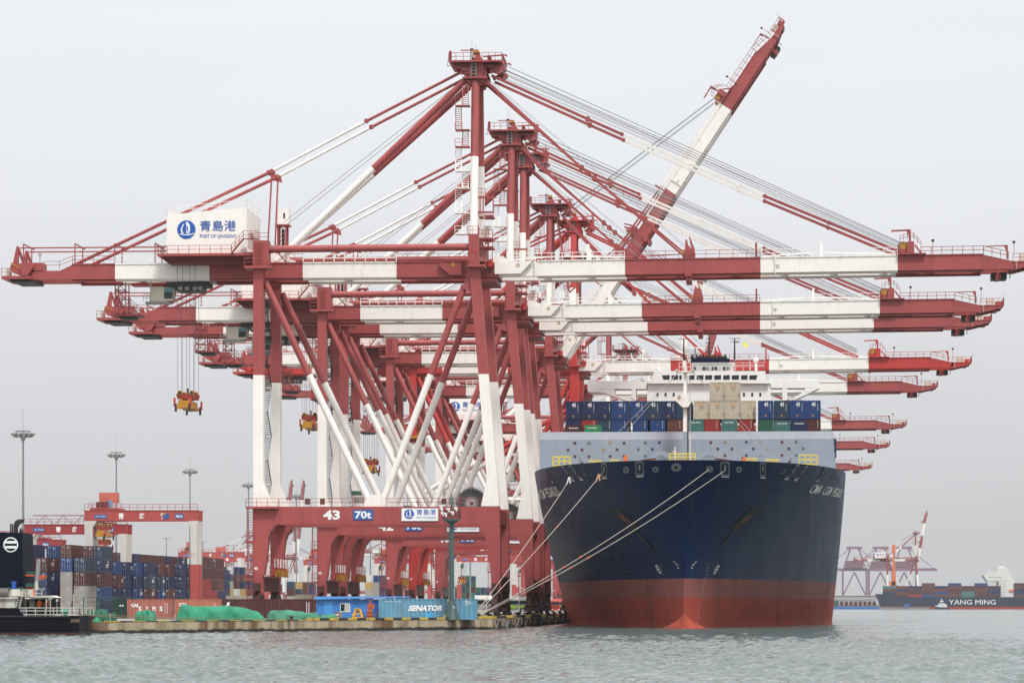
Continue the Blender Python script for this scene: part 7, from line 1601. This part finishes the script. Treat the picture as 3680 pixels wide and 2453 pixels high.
# ================================================================ water, quay, haze
def plane(name, x0, x1, y0, y1, z, mat, kind='structure'):
    m = MB(); m.add([(x0, y0, z), (x1, y0, z), (x1, y1, z), (x0, y1, z)], [(0, 1, 2, 3)], mat); return tag(m.build(name), kind=kind)
wm = bpy.data.materials.new('sea_water'); wm.use_nodes = True; t = wm.node_tree; b = t.nodes['Principled BSDF']
b.inputs['Roughness'].default_value = 0.12; b.inputs['IOR'].default_value = 1.33
tcn = nd(t, 'ShaderNodeTexCoord'); prev = None
def wnoise(scale, sx, sy, det):
    mp = nd(t, 'ShaderNodeMapping'); mp.inputs['Scale'].default_value = (sx, sy, 1); n = nd(t, 'ShaderNodeTexNoise')
    n.inputs['Scale'].default_value = scale; n.inputs['Detail'].default_value = det; n.inputs['Distortion'].default_value = .4
    t.links.new(tcn.outputs['Object'], mp.inputs[0]); t.links.new(mp.outputs[0], n.inputs['Vector']); return n
n1 = wnoise(.9, 1, .45, 5); n2 = wnoise(.13, 1, .35, 3); n3 = wnoise(.02, 1, .25, 3)
for n, dist, st in ((n2, .30, .8), (n1, .10, 1.0)):
    bp = nd(t, 'ShaderNodeBump'); bp.inputs['Distance'].default_value = dist; bp.inputs['Strength'].default_value = st
    t.links.new(n.outputs['Fac'], bp.inputs['Height'])
    if prev: t.links.new(prev.outputs[0], bp.inputs['Normal'])
    prev = bp
t.links.new(prev.outputs[0], b.inputs['Normal'])
cr = nd(t, 'ShaderNodeValToRGB'); t.links.new(n3.outputs['Fac'], cr.inputs[0])
cr.color_ramp.elements[0].position = .35; cr.color_ramp.elements[0].color = (.093, .126, .12, 1)
cr.color_ramp.elements[1].position = .7; cr.color_ramp.elements[1].color = (.13, .163, .157, 1)
t.links.new(cr.outputs[0], b.inputs['Base Color'])
wfar = wm.copy(); wfar.name = 'sea_water_far'
for n in wfar.node_tree.nodes:
    if n.type == 'BUMP': n.inputs['Distance'].default_value *= 7; n.inputs['Strength'].default_value = 1.0
# chop: a displaced sheet where the camera sees waves, flat sheets round it
import numpy as np
def sea():
    rng = np.random.RandomState(4); K_ = []
    for i in range(110):
        lam = 10 ** rng.uniform(math.log10(.5), math.log10(4.5)); ang = rng.normal(-1.3, .75); amp = .0085 * lam ** .75 * rng.uniform(.4, 1.5)
        if lam > 2: amp *= .4
        K_.append((2 * math.pi / lam * math.cos(ang), 2 * math.pi / lam * math.sin(ang), amp, rng.uniform(0, 6.283)))
    ys = [118.0]
    while ys[-1] < 620: ys.append(ys[-1] + max(.42, .42 * (ys[-1] / 170) ** 1.25))
    ys = np.array(ys); nx = 620; u = np.linspace(-1, 1, nx)
    Yg = np.repeat(ys[:, None], nx, 1); c = Yg * math.tan(-AY * 1.0); Xg = c * 1.0 + u[None, :] * Yg * .175
    z = np.zeros_like(Xg)
    # gust patches vary the height of the chop over tens of metres
    g = 1 + .35 * np.sin(Xg * .11 + 1.3 + 1.5 * np.sin(Yg * .031)) * np.sin(Yg * .047 + .6) + .2 * np.sin(Xg * .043 - Yg * .021)
    step = np.gradient(ys)[:, None]
    for kx, ky, am, ph in K_:
        lamk = 2 * math.pi / math.hypot(kx, ky); w = np.clip(lamk / (1.8 * step), 0, 1) ** 1.0
        t = kx * Xg + ky * Yg + ph; z += am * w * (np.sin(t) + .35 * np.sin(2 * t + .7))
    edge_ = np.minimum(1, np.minimum((Yg - 118) / 8, np.minimum((620 - Yg) / 60, (1 - np.abs(u[None, :])) * 12))); z *= g * np.clip(edge_, 0, 1)
    V = np.stack([Xg, Yg, z], 2).reshape(-1, 3); ny = len(ys); idx = np.arange(ny * nx).reshape(ny, nx)
    Fq = np.stack([idx[:-1, :-1], idx[:-1, 1:], idx[1:, 1:], idx[1:, :-1]], 2).reshape(-1, 4)
    # surrounding flat skirt out to the horizon
    y0, y1 = ys[0], ys[-1]; L0, R0 = Xg[0, 0], Xg[0, -1]; L1, R1 = Xg[-1, 0], Xg[-1, -1]; B = 12000
    ex = [(-B, -200, 0), (B, -200, 0), (B, y0, 0), (L0, y0, 0), (R0, y0, 0), (-B, y0, 0), (-B, y1, 0), (L1, y1, 0), (R1, y1, 0), (B, y1, 0), (-B, 14000, 0), (B, 14000, 0)]
    o = len(V); V = list(map(tuple, V.tolist())) + ex
    F_ = list(map(tuple, Fq.tolist())) + [(o, o + 1, o + 2, o + 4, o + 3, o + 5), (o + 5, o + 3, o + 7, o + 6), (o + 4, o + 2, o + 9, o + 8), (o + 6, o + 7, o + 8, o + 9, o + 11, o + 10)]
    me = bpy.data.meshes.new('water'); me.from_pydata(V, [], F_); me.materials.append(wm); me.materials.append(wfar); me.polygons.foreach_set('use_smooth', [True] * len(F_)); me.polygons.foreach_set('material_index', [0] * (len(F_) - 4) + [1] * 4); me.update()
    ob = bpy.data.objects.new('water', me); SC.collection.objects.link(ob); tag(ob, kind='structure')
sea()
concrete = paint('quay_concrete', (.34, .29, .22), .85, .22, .0, .5, rust=.35)
deckm = paint('quay_deck_concrete', (.26, .25, .23), .9, .15, 0, .2)
# haze
hm = bpy.data.materials.new('haze'); hm.use_nodes = True; t = hm.node_tree; t.nodes.clear()
v = nd(t, 'ShaderNodeVolumePrincipled'); v.inputs['Color'].default_value = (.80, .82, .86, 1); v.inputs['Density'].default_value = .00003; v.inputs['Anisotropy'].default_value = 0.2
ou = nd(t, 'ShaderNodeOutputMaterial'); t.links.new(v.outputs[0], ou.inputs['Volume'])
hz = MB(); hz.box(-6500, 6500, -60, 12500, -3, 112, hm); tag(hz.build('haze'), kind='stuff')
if 0:
    pass
